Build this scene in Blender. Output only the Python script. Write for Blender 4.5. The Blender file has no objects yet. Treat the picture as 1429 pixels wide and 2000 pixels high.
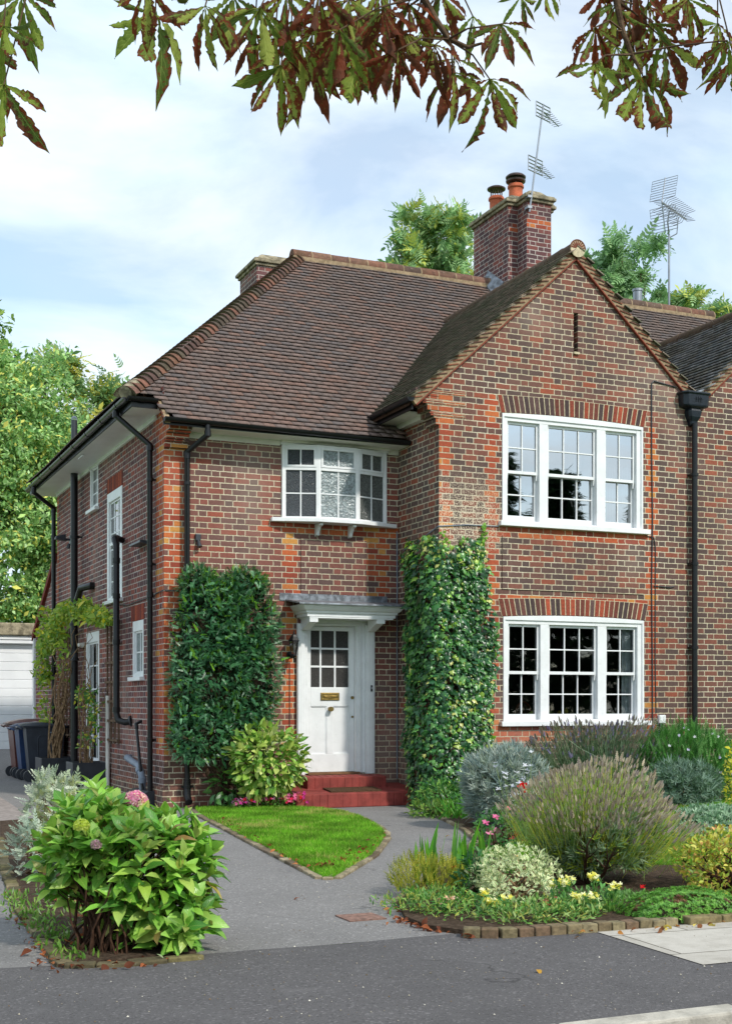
import bpy, bmesh, math, random
import numpy as np
from mathutils import Vector, Matrix

SC = bpy.context.scene
COL = SC.collection
rng = np.random.default_rng(7)
random.seed(7)

# ------------------------------------------------------------------ camera
TH = math.radians(23.7)
CAM = (-4.318, -16.233, 1.35)
cd = bpy.data.cameras.new('camera')
cam = bpy.data.objects.new('camera', cd)
COL.objects.link(cam)
cam.location = CAM
cam.rotation_euler = (math.radians(90), 0, -TH)
cd.sensor_fit = 'VERTICAL'
cd.sensor_height = 36.0
cd.sensor_width = 36.0
cd.lens = 2544 / 2000 * 36.0
cd.shift_y = 0.186
cd.clip_start = 0.05
cd.clip_end = 2000
SC.camera = cam
SC.render.resolution_x = 731
SC.render.resolution_y = 1024

# ------------------------------------------------------------------ sun + sky
SUN_EL, SUN_AZ = math.radians(42), math.radians(21)      # azimuth from -Y towards +X
S = Vector((math.sin(SUN_AZ) * math.cos(SUN_EL), -math.cos(SUN_AZ) * math.cos(SUN_EL), math.sin(SUN_EL)))
ld = bpy.data.lights.new('sun', 'SUN')
ld.energy = 2.6
ld.angle = math.radians(3.0)
ld.color = (1.0, 0.95, 0.86)
lo = bpy.data.objects.new('sun', ld)
COL.objects.link(lo)
lo.rotation_euler = S.to_track_quat('Z', 'Y').to_euler()
lo.location = (10, -20, 30)

w = bpy.data.worlds.new('World')
SC.world = w
w.use_nodes = True
nt = w.node_tree
nt.nodes.clear()
L = nt.links.new
out = nt.nodes.new('ShaderNodeOutputWorld')
sky = nt.nodes.new('ShaderNodeTexSky')
sky.sky_type = 'NISHITA'
sky.sun_disc = False
sky.sun_elevation = SUN_EL
sky.sun_rotation = math.pi - SUN_AZ
sky.air_density = 1.0
sky.dust_density = 0.8
sky.ozone_density = 0.4
bg1 = nt.nodes.new('ShaderNodeBackground')
bg1.inputs[1].default_value = 0.15
tint = nt.nodes.new('ShaderNodeMix')
tint.data_type = 'RGBA'
tint.blend_type = 'MULTIPLY'
tint.inputs[0].default_value = 1.0
tint.inputs[7].default_value = (0.86, 1.0, 1.04, 1)
L(sky.outputs[0], tint.inputs[6])
L(tint.outputs[2], bg1.inputs[0])
bg2 = nt.nodes.new('ShaderNodeBackground')
bg2.inputs[1].default_value = 1.06
tc = nt.nodes.new('ShaderNodeTexCoord')
sep = nt.nodes.new('ShaderNodeSeparateXYZ')
L(tc.outputs['Generated'], sep.inputs[0])


def wm(op, a, b=0.0, c=None):
    n = nt.nodes.new('ShaderNodeMath')
    n.operation = op
    for i, x in enumerate((a, b, c)):
        if x is None:
            continue
        if isinstance(x, (int, float)):
            n.inputs[i].default_value = x
        else:
            L(x, n.inputs[i])
    return n.outputs[0]


zz = wm('ADD', wm('MAXIMUM', sep.outputs[2], 0.0), 0.25)
cmb = nt.nodes.new('ShaderNodeCombineXYZ')
L(wm('DIVIDE', sep.outputs[0], zz), cmb.inputs[0])
L(wm('DIVIDE', sep.outputs[1], zz), cmb.inputs[1])
mp = nt.nodes.new('ShaderNodeMapping')
mp.inputs['Rotation'].default_value = (0, 0, 0.5)
mp.inputs['Scale'].default_value = (1.0, 1.35, 1)
mp.inputs['Location'].default_value = (0.35, 0.9, 0)
L(cmb.outputs[0], mp.inputs[0])
n1 = nt.nodes.new('ShaderNodeTexNoise')
n1.inputs['Scale'].default_value = 1.5
n1.inputs['Detail'].default_value = 9
n1.inputs['Roughness'].default_value = 0.55
n1.inputs['Distortion'].default_value = 0.35
L(mp.outputs[0], n1.inputs[0])
cr = nt.nodes.new('ShaderNodeValToRGB')
cr.color_ramp.elements[0].position = 0.40
cr.color_ramp.elements[0].color = (0.40, 0.40, 0.40, 1)
cr.color_ramp.elements[1].position = 0.60
cr.color_ramp.elements[1].color = (0.97, 0.97, 0.97, 1)
L(n1.outputs[0], cr.inputs[0])
n2 = nt.nodes.new('ShaderNodeTexNoise')
n2.inputs['Scale'].default_value = 2.3
n2.inputs['Detail'].default_value = 6
L(mp.outputs[0], n2.inputs[0])
cr2 = nt.nodes.new('ShaderNodeValToRGB')
cr2.color_ramp.elements[0].position = 0.35
cr2.color_ramp.elements[0].color = (0.68, 0.83, 0.94, 1)
cr2.color_ramp.elements[1].position = 0.62
cr2.color_ramp.elements[1].color = (0.83, 0.895, 0.935, 1)
L(n2.outputs[0], cr2.inputs[0])
L(cr2.outputs[0], bg2.inputs[0])
mx = nt.nodes.new('ShaderNodeMixShader')
L(cr.outputs[0], mx.inputs[0])
L(bg1.outputs[0], mx.inputs[1])
L(bg2.outputs[0], mx.inputs[2])
L(mx.outputs[0], out.inputs[0])

SC.view_settings.view_transform = 'Standard'
SC.view_settings.look = 'None'
SC.view_settings.exposure = 0.36
SC.view_settings.gamma = 1.0
SC.cycles.max_bounces = 8
SC.cycles.diffuse_bounces = 3
SC.cycles.glossy_bounces = 3
SC.cycles.transmission_bounces = 4
SC.cycles.transparent_max_bounces = 12
SC.cycles.caustics_reflective = False
SC.cycles.caustics_refractive = False
SC.cycles.use_denoising = True


# ------------------------------------------------------------------ colour helpers
def lin1(x):
    x /= 255.0
    return x / 12.92 if x <= 0.04045 else ((x + 0.055) / 1.055) ** 2.4


def c3(r, g, b, k=1.0):
    return (lin1(r) * k, lin1(g) * k, lin1(b) * k)


# ------------------------------------------------------------------ node helpers
class NT:
    def __init__(self, name):
        self.mat = bpy.data.materials.new(name)
        self.mat.use_nodes = True
        self.t = self.mat.node_tree
        self.t.nodes.clear()
        self.out = self.node('ShaderNodeOutputMaterial')

    def node(self, typ, **kw):
        n = self.t.nodes.new(typ)
        for k, v in kw.items():
            setattr(n, k, v)
        return n

    def link(self, a, b):
        self.t.links.new(a, b)

    def put(self, sock, v):
        if v is None:
            return
        if isinstance(v, bpy.types.NodeSocket):
            self.link(v, sock)
        elif isinstance(v, (tuple, list)) and len(v) == 3 and len(sock.default_value) == 4:
            sock.default_value = (*v, 1)
        else:
            sock.default_value = v

    def m(self, op, a, b=None, c=None, clamp=False):
        n = self.node('ShaderNodeMath', operation=op)
        n.use_clamp = clamp
        for i, x in enumerate((a, b, c)):
            self.put(n.inputs[i], x)
        return n.outputs[0]

    def mix(self, f, a, b, blend='MIX'):
        n = self.node('ShaderNodeMix', data_type='RGBA', blend_type=blend)
        n.clamp_factor = True
        self.put(n.inputs[0], f)
        self.put(n.inputs[6], a)
        self.put(n.inputs[7], b)
        return n.outputs[2]

    def noise(self, vec, scale, detail=3, rough=0.5, dist=0.0, dim='3D'):
        n = self.node('ShaderNodeTexNoise', noise_dimensions=dim)
        self.put(n.inputs['Scale'], scale)
        n.inputs['Detail'].default_value = detail
        n.inputs['Roughness'].default_value = rough
        n.inputs['Distortion'].default_value = dist
        if vec is not None:
            self.link(vec, n.inputs['Vector'])
        return n.outputs[0]

    def ramp(self, f, stops, interp='LINEAR'):
        n = self.node('ShaderNodeValToRGB')
        r = n.color_ramp
        r.interpolation = interp
        while len(r.elements) < len(stops):
            r.elements.new(0.5)
        for e, (p, c) in zip(r.elements, stops):
            e.position = p
            e.color = (*c, 1) if len(c) == 3 else c
        self.put(n.inputs[0], f)
        return n.outputs[0]

    def smooth(self, x, a, b):
        n = self.node('ShaderNodeMapRange', interpolation_type='SMOOTHSTEP')
        self.put(n.inputs[0], x)
        self.put(n.inputs[1], a)
        self.put(n.inputs[2], b)
        return n.outputs[0]

    def geo(self):
        return self.node('ShaderNodeNewGeometry').outputs['Position']

    def obj(self):
        return self.node('ShaderNodeTexCoord').outputs['Object']

    def attr(self, name='col'):
        return self.node('ShaderNodeAttribute', attribute_name=name).outputs['Color']

    def bump(self, h, strength=0.3, dist=0.01, normal=None):
        n = self.node('ShaderNodeBump')
        n.inputs['Strength'].default_value = strength
        n.inputs['Distance'].default_value = dist
        self.link(h, n.inputs['Height'])
        if normal is not None:
            self.link(normal, n.inputs['Normal'])
        return n.outputs[0]

    def bsdf(self, col, rough=0.7, spec=0.4, metal=0.0, normal=None, **kw):
        n = self.node('ShaderNodeBsdfPrincipled')
        self.put(n.inputs['Base Color'], col)
        self.put(n.inputs['Roughness'], rough)
        self.put(n.inputs['Specular IOR Level'], spec)
        self.put(n.inputs['Metallic'], metal)
        if normal is not None:
            self.link(normal, n.inputs['Normal'])
        for k, v in kw.items():
            self.put(n.inputs[k.replace('_', ' ')], v)
        return n.outputs[0]

    def done(self, shader):
        self.link(shader, self.out.inputs[0])
        return self.mat


# ------------------------------------------------------------------ materials
def brick_mat(name, zones=(), side=False, soft=False, plinth=0.62, stain=None, redness=0.0, seed=0.0, ivymark=None):
    N = NT(name)
    uv = N.node('ShaderNodeUVMap').outputs[0]
    sp = N.node('ShaderNodeSeparateXYZ')
    N.link(uv, sp.inputs[0])
    pos = N.geo()
    # small wobble so that courses are hand-laid
    wob = N.m('MULTIPLY', N.m('SUBTRACT', N.noise(pos, 9.0, 2), 0.5), 0.010)
    wob2 = N.m('MULTIPLY', N.m('SUBTRACT', N.noise(pos, 23.0, 1), 0.5), 0.006)
    U = N.m('ADD', N.m('ADD', sp.outputs[0], wob), 100.0)
    V = N.m('ADD', sp.outputs[1], N.m('ADD', wob, wob2))
    P = 0.3375
    rv = N.m('DIVIDE', V, 0.075)
    row = N.m('FLOOR', rv)
    fv = N.m('FRACT', rv)
    par = N.m('MODULO', N.m('ADD', row, 100), 2.0)
    # each course slips by a few millimetres
    wn0 = N.node('ShaderNodeTexWhiteNoise', noise_dimensions='1D')
    N.link(row, wn0.inputs['W'])
    slip = N.m('MULTIPLY', N.m('SUBTRACT', wn0.outputs[0], 0.5), 0.07)
    uu = N.m('ADD', N.m('ADD', N.m('DIVIDE', U, P), N.m('MULTIPLY', par, 0.5)), slip)
    cell = N.m('FLOOR', uu)
    fu = N.m('MULTIPLY', N.m('FRACT', uu), P)
    isH = N.m('GREATER_THAN', fu, 0.225)
    lu = N.m('SUBTRACT', fu, N.m('MULTIPLY', isH, 0.225))
    wd = N.m('SUBTRACT', 0.225, N.m('MULTIPLY', isH, 0.1125))
    du = N.m('MINIMUM', lu, N.m('SUBTRACT', wd, lu))
    dv = N.m('MULTIPLY', N.m('MINIMUM', fv, N.m('SUBTRACT', 1.0, fv)), 0.075)
    rag = N.m('MULTIPLY', N.m('SUBTRACT', N.noise(pos, 60.0, 3), 0.5), 0.006)
    d = N.m('ADD', N.m('MINIMUM', du, dv), rag)
    brickm = N.smooth(d, 0.0042, 0.0078)          # 1 on brick
    # brick centre
    uc = N.m('ADD', N.m('MULTIPLY', N.m('SUBTRACT', N.m('SUBTRACT', cell, N.m('MULTIPLY', par, 0.5)), slip), P),
             N.m('ADD', 0.1125, N.m('MULTIPLY', isH, 0.16875)))
    uc = N.m('SUBTRACT', uc, 100.0)
    vc = N.m('MULTIPLY', N.m('ADD', row, 0.5), 0.075)
    cv = N.node('ShaderNodeCombineXYZ')
    N.put(cv.inputs[0], N.m('ADD', N.m('MULTIPLY', cell, 2.0), isH))
    N.put(cv.inputs[1], row)
    cv.inputs[2].default_value = seed
    wn = N.node('ShaderNodeTexWhiteNoise', noise_dimensions='3D')
    N.link(cv.outputs[0], wn.inputs['Vector'])
    rnd = wn.outputs[0]
    rs = N.node('ShaderNodeSeparateColor')
    N.link(wn.outputs[1], rs.inputs[0])
    rnd2, rnd3 = rs.outputs[1], rs.outputs[2]
    rr = N.m('ADD', N.m('MULTIPLY', rnd, 0.85), N.m('MULTIPLY', N.m('SUBTRACT', N.noise(pos, 0.7, 2), 0.5), 0.6))
    rr = N.m('ADD', rr, redness, clamp=True)
    rr = N.m('SUBTRACT', rr, N.m('MULTIPLY', isH, 0.10), clamp=True)
    if side:
        body = N.ramp(rr, [(0.0, c3(92, 66, 70)), (0.25, c3(112, 72, 74)), (0.5, c3(130, 78, 74)), (0.8, c3(144, 80, 70)), (1.0, c3(166, 82, 64))])
    elif soft:
        body = N.ramp(rr, [(0.0, c3(104, 82, 78)), (0.3, c3(118, 84, 78)), (0.55, c3(130, 86, 78)), (0.8, c3(146, 86, 74)), (0.95, c3(164, 84, 64)), (1.0, c3(176, 88, 62))])
    else:
        body = N.ramp(rr, [(0.0, c3(92, 76, 72)), (0.3, c3(105, 80, 74)), (0.52, c3(122, 84, 74)), (0.75, c3(142, 84, 68)), (0.92, c3(162, 84, 60)), (1.0, c3(178, 92, 60))])
    quo = N.ramp(rnd2, [(0.0, c3(150, 70, 54)), (0.35, c3(172, 82, 56)), (0.7, c3(190, 96, 60)), (0.90, c3(202, 112, 64)), (0.96, c3(204, 140, 72)), (1.0, c3(208, 150, 80))])
    mask = None
    for (a, b, c_, d_) in zones:
        iu = N.m('LESS_THAN', N.m('ABSOLUTE', N.m('SUBTRACT', uc, (a + b) / 2)), (b - a) / 2)
        iv = N.m('LESS_THAN', N.m('ABSOLUTE', N.m('SUBTRACT', vc, (c_ + d_) / 2)), (d_ - c_) / 2)
        z = N.m('MULTIPLY', iu, iv)
        mask = z if mask is None else N.m('MAXIMUM', mask, z)
    col = body
    if mask is not None:
        mask = N.m('MULTIPLY', mask, N.m('GREATER_THAN', rnd3, 0.06))
        col = N.mix(mask, body, quo)
    # plinth: browner, duller bricks
    pl = N.m('LESS_THAN', V, plinth)
    col = N.mix(N.m('MULTIPLY', pl, 0.7), col, N.ramp(rnd, [(0, c3(92, 72, 64)), (0.6, c3(118, 86, 74)), (1, c3(140, 92, 74))]))
    # inside-brick variation: burnt arrises, speckles
    nz = N.noise(pos, 34.0, 4, 0.6)
    col = N.mix(N.smooth(nz, 0.30, 0.75), N.mix(0.24, col, (0.012, 0.009, 0.010)), col)
    spk = N.noise(pos, 120.0, 2, 0.6)
    col = N.mix(N.m('MULTIPLY', N.smooth(spk, 0.62, 0.76), 0.30), col, c3(205, 180, 160))
    big = N.noise(pos, 1.3, 4, 0.6)
    mort = N.mix(N.smooth(big, 0.35, 0.7), c3(192, 180, 152), c3(212, 202, 178))
    if side:
        mort = N.mix(N.smooth(big, 0.35, 0.7), c3(176, 164, 156), c3(204, 196, 190))
    mort = N.mix(N.m('MULTIPLY', N.smooth(N.noise(pos, 28.0, 4), 0.42, 0.75), 0.6), mort, c3(128, 110, 94))
    col = N.mix(brickm, mort, col)
    # weathering: darker damp streaks and soot
    mpn = N.node('ShaderNodeMapping')
    N.link(pos, mpn.inputs[0])
    mpn.inputs['Scale'].default_value = (3.0, 3.0, 0.35)
    st = N.noise(mpn.outputs[0], 1.0, 5, 0.6)
    col = N.mix(N.m('MULTIPLY', N.smooth(st, 0.50, 0.78), 0.34), col, c3(70, 58, 52))
    # broad tonal drift over the wall, pale bloom and soot
    drift = N.noise(pos, 0.55, 4, 0.55)
    col = N.mix(N.m('MULTIPLY', N.smooth(drift, 0.48, 0.72), 0.22), col, c3(196, 178, 164))
    col = N.mix(N.m('MULTIPLY', N.m('SUBTRACT', 1.0, N.smooth(drift, 0.28, 0.5)), 0.26), col, c3(60, 50, 48))
    if ivymark:
        a, b, c_, d_ = ivymark
        iu = N.m('MULTIPLY', N.smooth(sp.outputs[0], a - .15, a + .1), N.m('SUBTRACT', 1.0, N.smooth(sp.outputs[0], b - .25, b + .15)))
        iv = N.m('MULTIPLY', N.smooth(sp.outputs[1], c_ - .1, c_ + .1), N.m('SUBTRACT', 1.0, N.smooth(sp.outputs[1], d_ - .5, d_ + .15)))
        mk = N.m('MULTIPLY', N.m('MULTIPLY', iu, iv), N.smooth(N.noise(pos, 50.0, 4, .7), 0.47, 0.60))
        col = N.mix(N.m('MULTIPLY', mk, 0.75), col, c3(222, 206, 180))
    h = N.m('ADD', N.m('MULTIPLY', brickm, 0.7), N.m('MULTIPLY', nz, 0.3))
    nrm = N.bump(h, 0.6, 0.007)
    return N.done(N.bsdf(col, 0.88, 0.25, normal=nrm))


def simple_mat(name, col, rough=0.6, spec=0.4, metal=0.0, var=0.12, scale=6.0, bump=0.0, bscale=40.0, dirt=0.0):
    N = NT(name)
    p = N.geo()
    n = N.noise(p, scale, 4, 0.6)
    dk = tuple(x * (1 - var * 1.6) for x in col)
    lt = tuple(min(1, x * (1 + var)) for x in col)
    c = N.mix(N.smooth(n, 0.3, 0.7), dk, lt)
    if dirt > 0:
        c = N.mix(N.m('MULTIPLY', N.smooth(N.noise(p, scale * 2.7, 5, .7), 0.52, 0.75), dirt), c, (0.10, 0.085, 0.06))
    nr = None
    if bump > 0:
        nr = N.bump(N.noise(p, bscale, 4, 0.6), bump, 0.01)
    return N.done(N.bsdf(c, rough, spec, metal, nr))


def attr_mat(name, rough=0.8, spec=0.3, nscale=30.0, amt=0.25, bump=0.3, bscale=60.0, lichen=None, moss=None):
    """colour from the 'col' attribute, broken up by noise"""
    N = NT(name)
    p = N.geo()
    c = N.attr()
    c = N.mix(N.m('MULTIPLY', N.smooth(N.noise(p, nscale, 4, 0.65), 0.35, 0.7), amt), c, (0.02, 0.018, 0.016))
    if lichen:
        c = N.mix(N.m('MULTIPLY', N.smooth(N.noise(p, 38.0, 3, .6), 0.66, 0.72), lichen), c, c3(190, 184, 168))
    if moss:
        c = N.mix(N.m('MULTIPLY', N.smooth(N.noise(p, 2.4, 5, .7), 0.45, 0.68), moss), c, c3(74, 72, 42))
    nr = N.bump(N.noise(p, bscale, 4, .6), bump, 0.006)
    return N.done(N.bsdf(c, rough, spec, normal=nr))


def leaf_mat(name, rough=0.45, spec=0.35, trans=0.25, veins=False, spots=None, varieg=None, nscale=25.0, tboost=1.6):
    N = NT(name)
    p = N.geo()
    c = N.attr()
    c = N.mix(N.m('MULTIPLY', N.smooth(N.noise(p, nscale, 3, .6), 0.3, 0.75), 0.22), c, N.mix(0.65, c, (0.01, 0.03, 0.005)))
    nr = None
    if veins or spots or varieg:
        uv = N.node('ShaderNodeUVMap').outputs[0]
        sp = N.node('ShaderNodeSeparateXYZ')
        N.link(uv, sp.inputs[0])
        au = N.m('ABSOLUTE', N.m('SUBTRACT', sp.outputs[0], 0.5))
        vv = sp.outputs[1]
        if veins or spots:
            wv = N.m('ABSOLUTE', N.m('SUBTRACT', N.m('FRACT', N.m('MULTIPLY', N.m('SUBTRACT', vv, N.m('MULTIPLY', au, 0.55)), 9.0)), 0.5))
            vein = N.m('MAXIMUM', N.m('LESS_THAN', au, 0.022), N.m('MULTIPLY', N.m('LESS_THAN', wv, 0.07), 0.55))
            c0 = c
            c = N.mix(N.m('MULTIPLY', vein, 0.42), c, N.mix(0.75, c, c3(190, 205, 110)))
            nr = N.bump(wv, 0.35, 0.003)
        if varieg:
            edge = N.m('ADD', au, N.m('MULTIPLY', N.m('SUBTRACT', N.noise(p, 60., 2), .5), 0.25))
            c = N.mix(N.smooth(edge, varieg[0], varieg[0] + .05), c, varieg[1])
        if spots:
            e = N.m('ADD', N.m('MULTIPLY', au, 1.1), N.m('MULTIPLY', vv, 0.45))
            f = N.m('ADD', N.m('MULTIPLY', e, 0.42), N.noise(p, 48.0, 5, .70))
            at2 = N.node('ShaderNodeAttribute', attribute_name='col').outputs['Alpha']
            f = N.m('ADD', f, N.m('MULTIPLY', N.m('SUBTRACT', at2, 0.5), 0.5))
            k = N.smooth(f, 0.70, 0.80)
            brown = N.mix(N.smooth(N.noise(p, 14.0, 3), 0.35, 0.65), spots[0], spots[1])
            c = N.mix(k, c, brown)
    pr = N.bsdf(c, rough, spec, normal=nr)
    tr = N.node('ShaderNodeBsdfTranslucent')
    bc = N.node('ShaderNodeVectorMath', operation='SCALE')
    N.link(c, bc.inputs[0])
    bc.inputs['Scale'].default_value = tboost
    N.link(bc.outputs[0], tr.inputs[0])
    ms = N.node('ShaderNodeMixShader')
    ms.inputs[0].default_value = trans
    N.link(pr, ms.inputs[1])
    N.link(tr.outputs[0], ms.inputs[2])
    return N.done(ms.outputs[0])


def glass_mat(name, tint=(0.55, 0.6, 0.6), refl=0.10, rough=0.01, wavy=0.02):
    N = NT(name)
    p = N.geo()
    nr = N.bump(N.noise(p, 2.2, 2), wavy, 0.05)
    fr = N.node('ShaderNodeFresnel')
    fr.inputs[0].default_value = 1.5
    gl = N.node('ShaderNodeBsdfGlossy')
    gl.inputs['Roughness'].default_value = rough
    gl.inputs['Color'].default_value = (1, 1, 1, 1)
    N.link(nr, gl.inputs['Normal'])
    tr = N.node('ShaderNodeBsdfTransparent')
    tr.inputs[0].default_value = (*tint, 1)
    ms = N.node('ShaderNodeMixShader')
    N.link(N.m('ADD', fr.outputs[0], refl, clamp=True), ms.inputs[0])
    N.link(tr.outputs[0], ms.inputs[1])
    N.link(gl.outputs[0], ms.inputs[2])
    return N.done(ms.outputs[0])


def obscure_glass(name, col, scale=70.0, spec=0.6):
    N = NT(name)
    p = N.geo()
    v = N.node('ShaderNodeTexVoronoi')
    v.inputs['Scale'].default_value = scale
    N.link(p, v.inputs['Vector'])
    n = N.noise(p, scale * 0.9, 3, .6, 0.6)
    nr = N.bump(N.m('ADD', n, v.outputs[0]), 0.9, 0.012)
    c = N.mix(N.smooth(n, 0.4, 0.62), tuple(x * 0.75 for x in col), tuple(min(1, x * 1.3) for x in col))
    return N.done(N.bsdf(c, 0.16, spec, normal=nr))


M = {}
# quoin zones on the front walls: (u0, u1, v0, v1); u runs along the wall, the corner is u = 0
M['brick_front'] = brick_mat('brick_front', [
    (-0.30, 0.30, 0.66, 5.2), (1.62, 1.86, 2.75, 3.72), (2.81, 3.10, 2.75, 3.72), (1.36, 3.28, 3.60, 3.78),
    (1.66, 1.84, 0.4, 2.6), (2.90, 3.02, 0.5, 2.5)], seed=1.0, soft=True)
M['brick_bay'] = brick_mat('brick_bay', [
    (3.00, 3.50, 0.66, 5.36), (3.92, 4.22, 0.9, 5.42), (6.44, 6.70, 0.9, 5.2), (4.2, 6.48, 3.55, 3.74),
    (4.0, 6.7, 2.70, 2.80), (4.0, 6.7, 0.80, 1.05), (8.0, 8.26, 0.9, 5.4), (10.48, 10.72, 0.9, 5.4), (8.2, 10.5, 3.55, 3.74)],
    seed=2.0, ivymark=(3.2, 4.22, 3.35, 4.35))
M['brick_side'] = brick_mat('brick_side', [(-0.34, 0.12, 0.66, 5.2), (-7.5, -7.16, 0.3, 5.3)], side=True, seed=3.0, redness=0.05)
M['brick_plain'] = brick_mat('brick_plain', [], side=True, plinth=-5, seed=4.0, redness=0.05)
M['brick_chimney'] = brick_mat('brick_chimney', [(6.9, 8, 9.4, 9.5)], side=True, plinth=-5, seed=5.0, redness=-0.12)
M['corbel'] = simple_mat('corbel_brick', c3(178, 78, 48), 0.85, 0.2, var=0.25, scale=9, bump=0.6, bscale=50)
M['arch'] = attr_mat('arch_brick', 0.88, 0.25, 40, 0.45, 0.5)
M['verge_mortar'] = simple_mat('verge_mortar', c3(154, 134, 108), 0.95, 0.1, var=0.2, scale=20, bump=0.5, bscale=80, dirt=0.35)
M['mortar'] = simple_mat('mortar', c3(200, 188, 158), 0.95, 0.1, var=0.15, scale=20, bump=0.5, bscale=80, dirt=0.25)
M['tile'] = attr_mat('clay_tile', 0.82, 0.3, 26, 0.40, 0.45, 70, lichen=0.55)
M['tile_moss'] = attr_mat('mossy_tile', 0.85, 0.25, 20, 0.25, 0.5, 70, lichen=0.45, moss=0.35)
M['ridge'] = attr_mat('ridge_tile', 0.88, 0.2, 16, 0.45, 0.5, 60, lichen=0.75, moss=0.35)
M['white'] = simple_mat('white_paint', (0.77, 0.78, 0.79), 0.38, 0.45, var=0.035, scale=5, bump=0.08, bscale=25, dirt=0.10)
M['cream'] = simple_mat('cream_paint', (0.74, 0.72, 0.66), 0.6, 0.3, var=0.05, scale=3, dirt=0.12)
M['upvc'] = simple_mat('white_boarding', (0.78, 0.79, 0.80), 0.4, 0.4, var=0.04, scale=2)
M['black'] = simple_mat('black_paint', (0.006, 0.0065, 0.008), 0.36, 0.4, var=0.2, scale=8)
M['black_plastic'] = simple_mat('dark_plastic', (0.030, 0.034, 0.042), 0.38, 0.5, var=0.15, scale=8)
M['hopper'] = simple_mat('hopper_paint', (0.007, 0.012, 0.020), 0.42, 0.4, var=0.2, scale=18, bump=0.15, bscale=30)
M['grey_plastic'] = simple_mat('grey_plastic', (0.20, 0.24, 0.30), 0.5, 0.4, var=0.1)
M['lead'] = simple_mat('lead_sheet', (0.22, 0.24, 0.27), 0.45, 0.5, metal=0.35, var=0.35, scale=12, bump=0.35, bscale=14)
M['brass'] = simple_mat('brass', (0.30, 0.21, 0.07), 0.42, 0.5, metal=1.0, var=0.2, scale=20)
M['redpaint'] = simple_mat('red_step_paint', c3(136, 60, 54), 0.75, 0.3, var=0.16, scale=7, bump=0.35, bscale=45, dirt=0.12)
M['mat'] = simple_mat('door_mat', c3(88, 68, 52), 0.95, 0.1, var=0.3, scale=60, bump=0.9, bscale=120)
M['glass'] = glass_mat('window_glass', (0.70, 0.73, 0.72), 0.06)
M['glass_up'] = glass_mat('upper_window_glass', (0.45, 0.48, 0.50), 0.45)
M['glass_dim'] = obscure_glass('obscured_glass_dim', (0.060, 0.068, 0.078), 85, 0.5)
M['glass_lit'] = obscure_glass('obscured_glass_lit', (0.24, 0.28, 0.29), 34)
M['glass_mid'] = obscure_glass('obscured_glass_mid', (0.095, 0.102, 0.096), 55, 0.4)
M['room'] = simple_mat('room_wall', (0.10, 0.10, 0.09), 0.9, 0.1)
M['darkwood'] = simple_mat('turned_wood', c3(120, 62, 34), 0.4, 0.5, var=0.2, scale=20)
M['oldwood'] = simple_mat('weathered_wood', c3(112, 92, 76), 0.9, 0.15, var=0.25, scale=14, bump=0.5, bscale=60)
M['curtain'] = simple_mat('pale_curtain', (0.70, 0.74, 0.78), 0.9, 0.1, var=0.12, scale=10)
M['curtain_red'] = simple_mat('red_curtain', (0.40, 0.02, 0.03), 0.9, 0.1)
M['terracotta'] = simple_mat('terracotta', c3(186, 100, 70), 0.8, 0.25, var=0.2, scale=6, bump=0.3, bscale=50, dirt=0.2)
M['cowl'] = simple_mat('cowl_metal', (0.10, 0.065, 0.06), 0.45, 0.5, metal=0.5, var=0.3, scale=15)
M['alu'] = simple_mat('aluminium', (0.30, 0.32, 0.35), 0.4, 0.5, metal=0.7, var=0.1)
M['concrete'] = simple_mat('weathered_concrete', c3(150, 140, 118), 0.95, 0.1, var=0.35, scale=9, bump=0.8, bscale=30, dirt=0.5)
M['bark'] = simple_mat('bark', c3(92, 74, 58), 0.95, 0.1, var=0.35, scale=18, bump=0.9, bscale=40)
M['twig'] = simple_mat('pale_twig', c3(138, 112, 84), 0.9, 0.15, var=0.3, scale=20)
M['darktwig'] = simple_mat('dark_twig', c3(66, 46, 34), 0.9, 0.15, var=0.3, scale=20)


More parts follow.
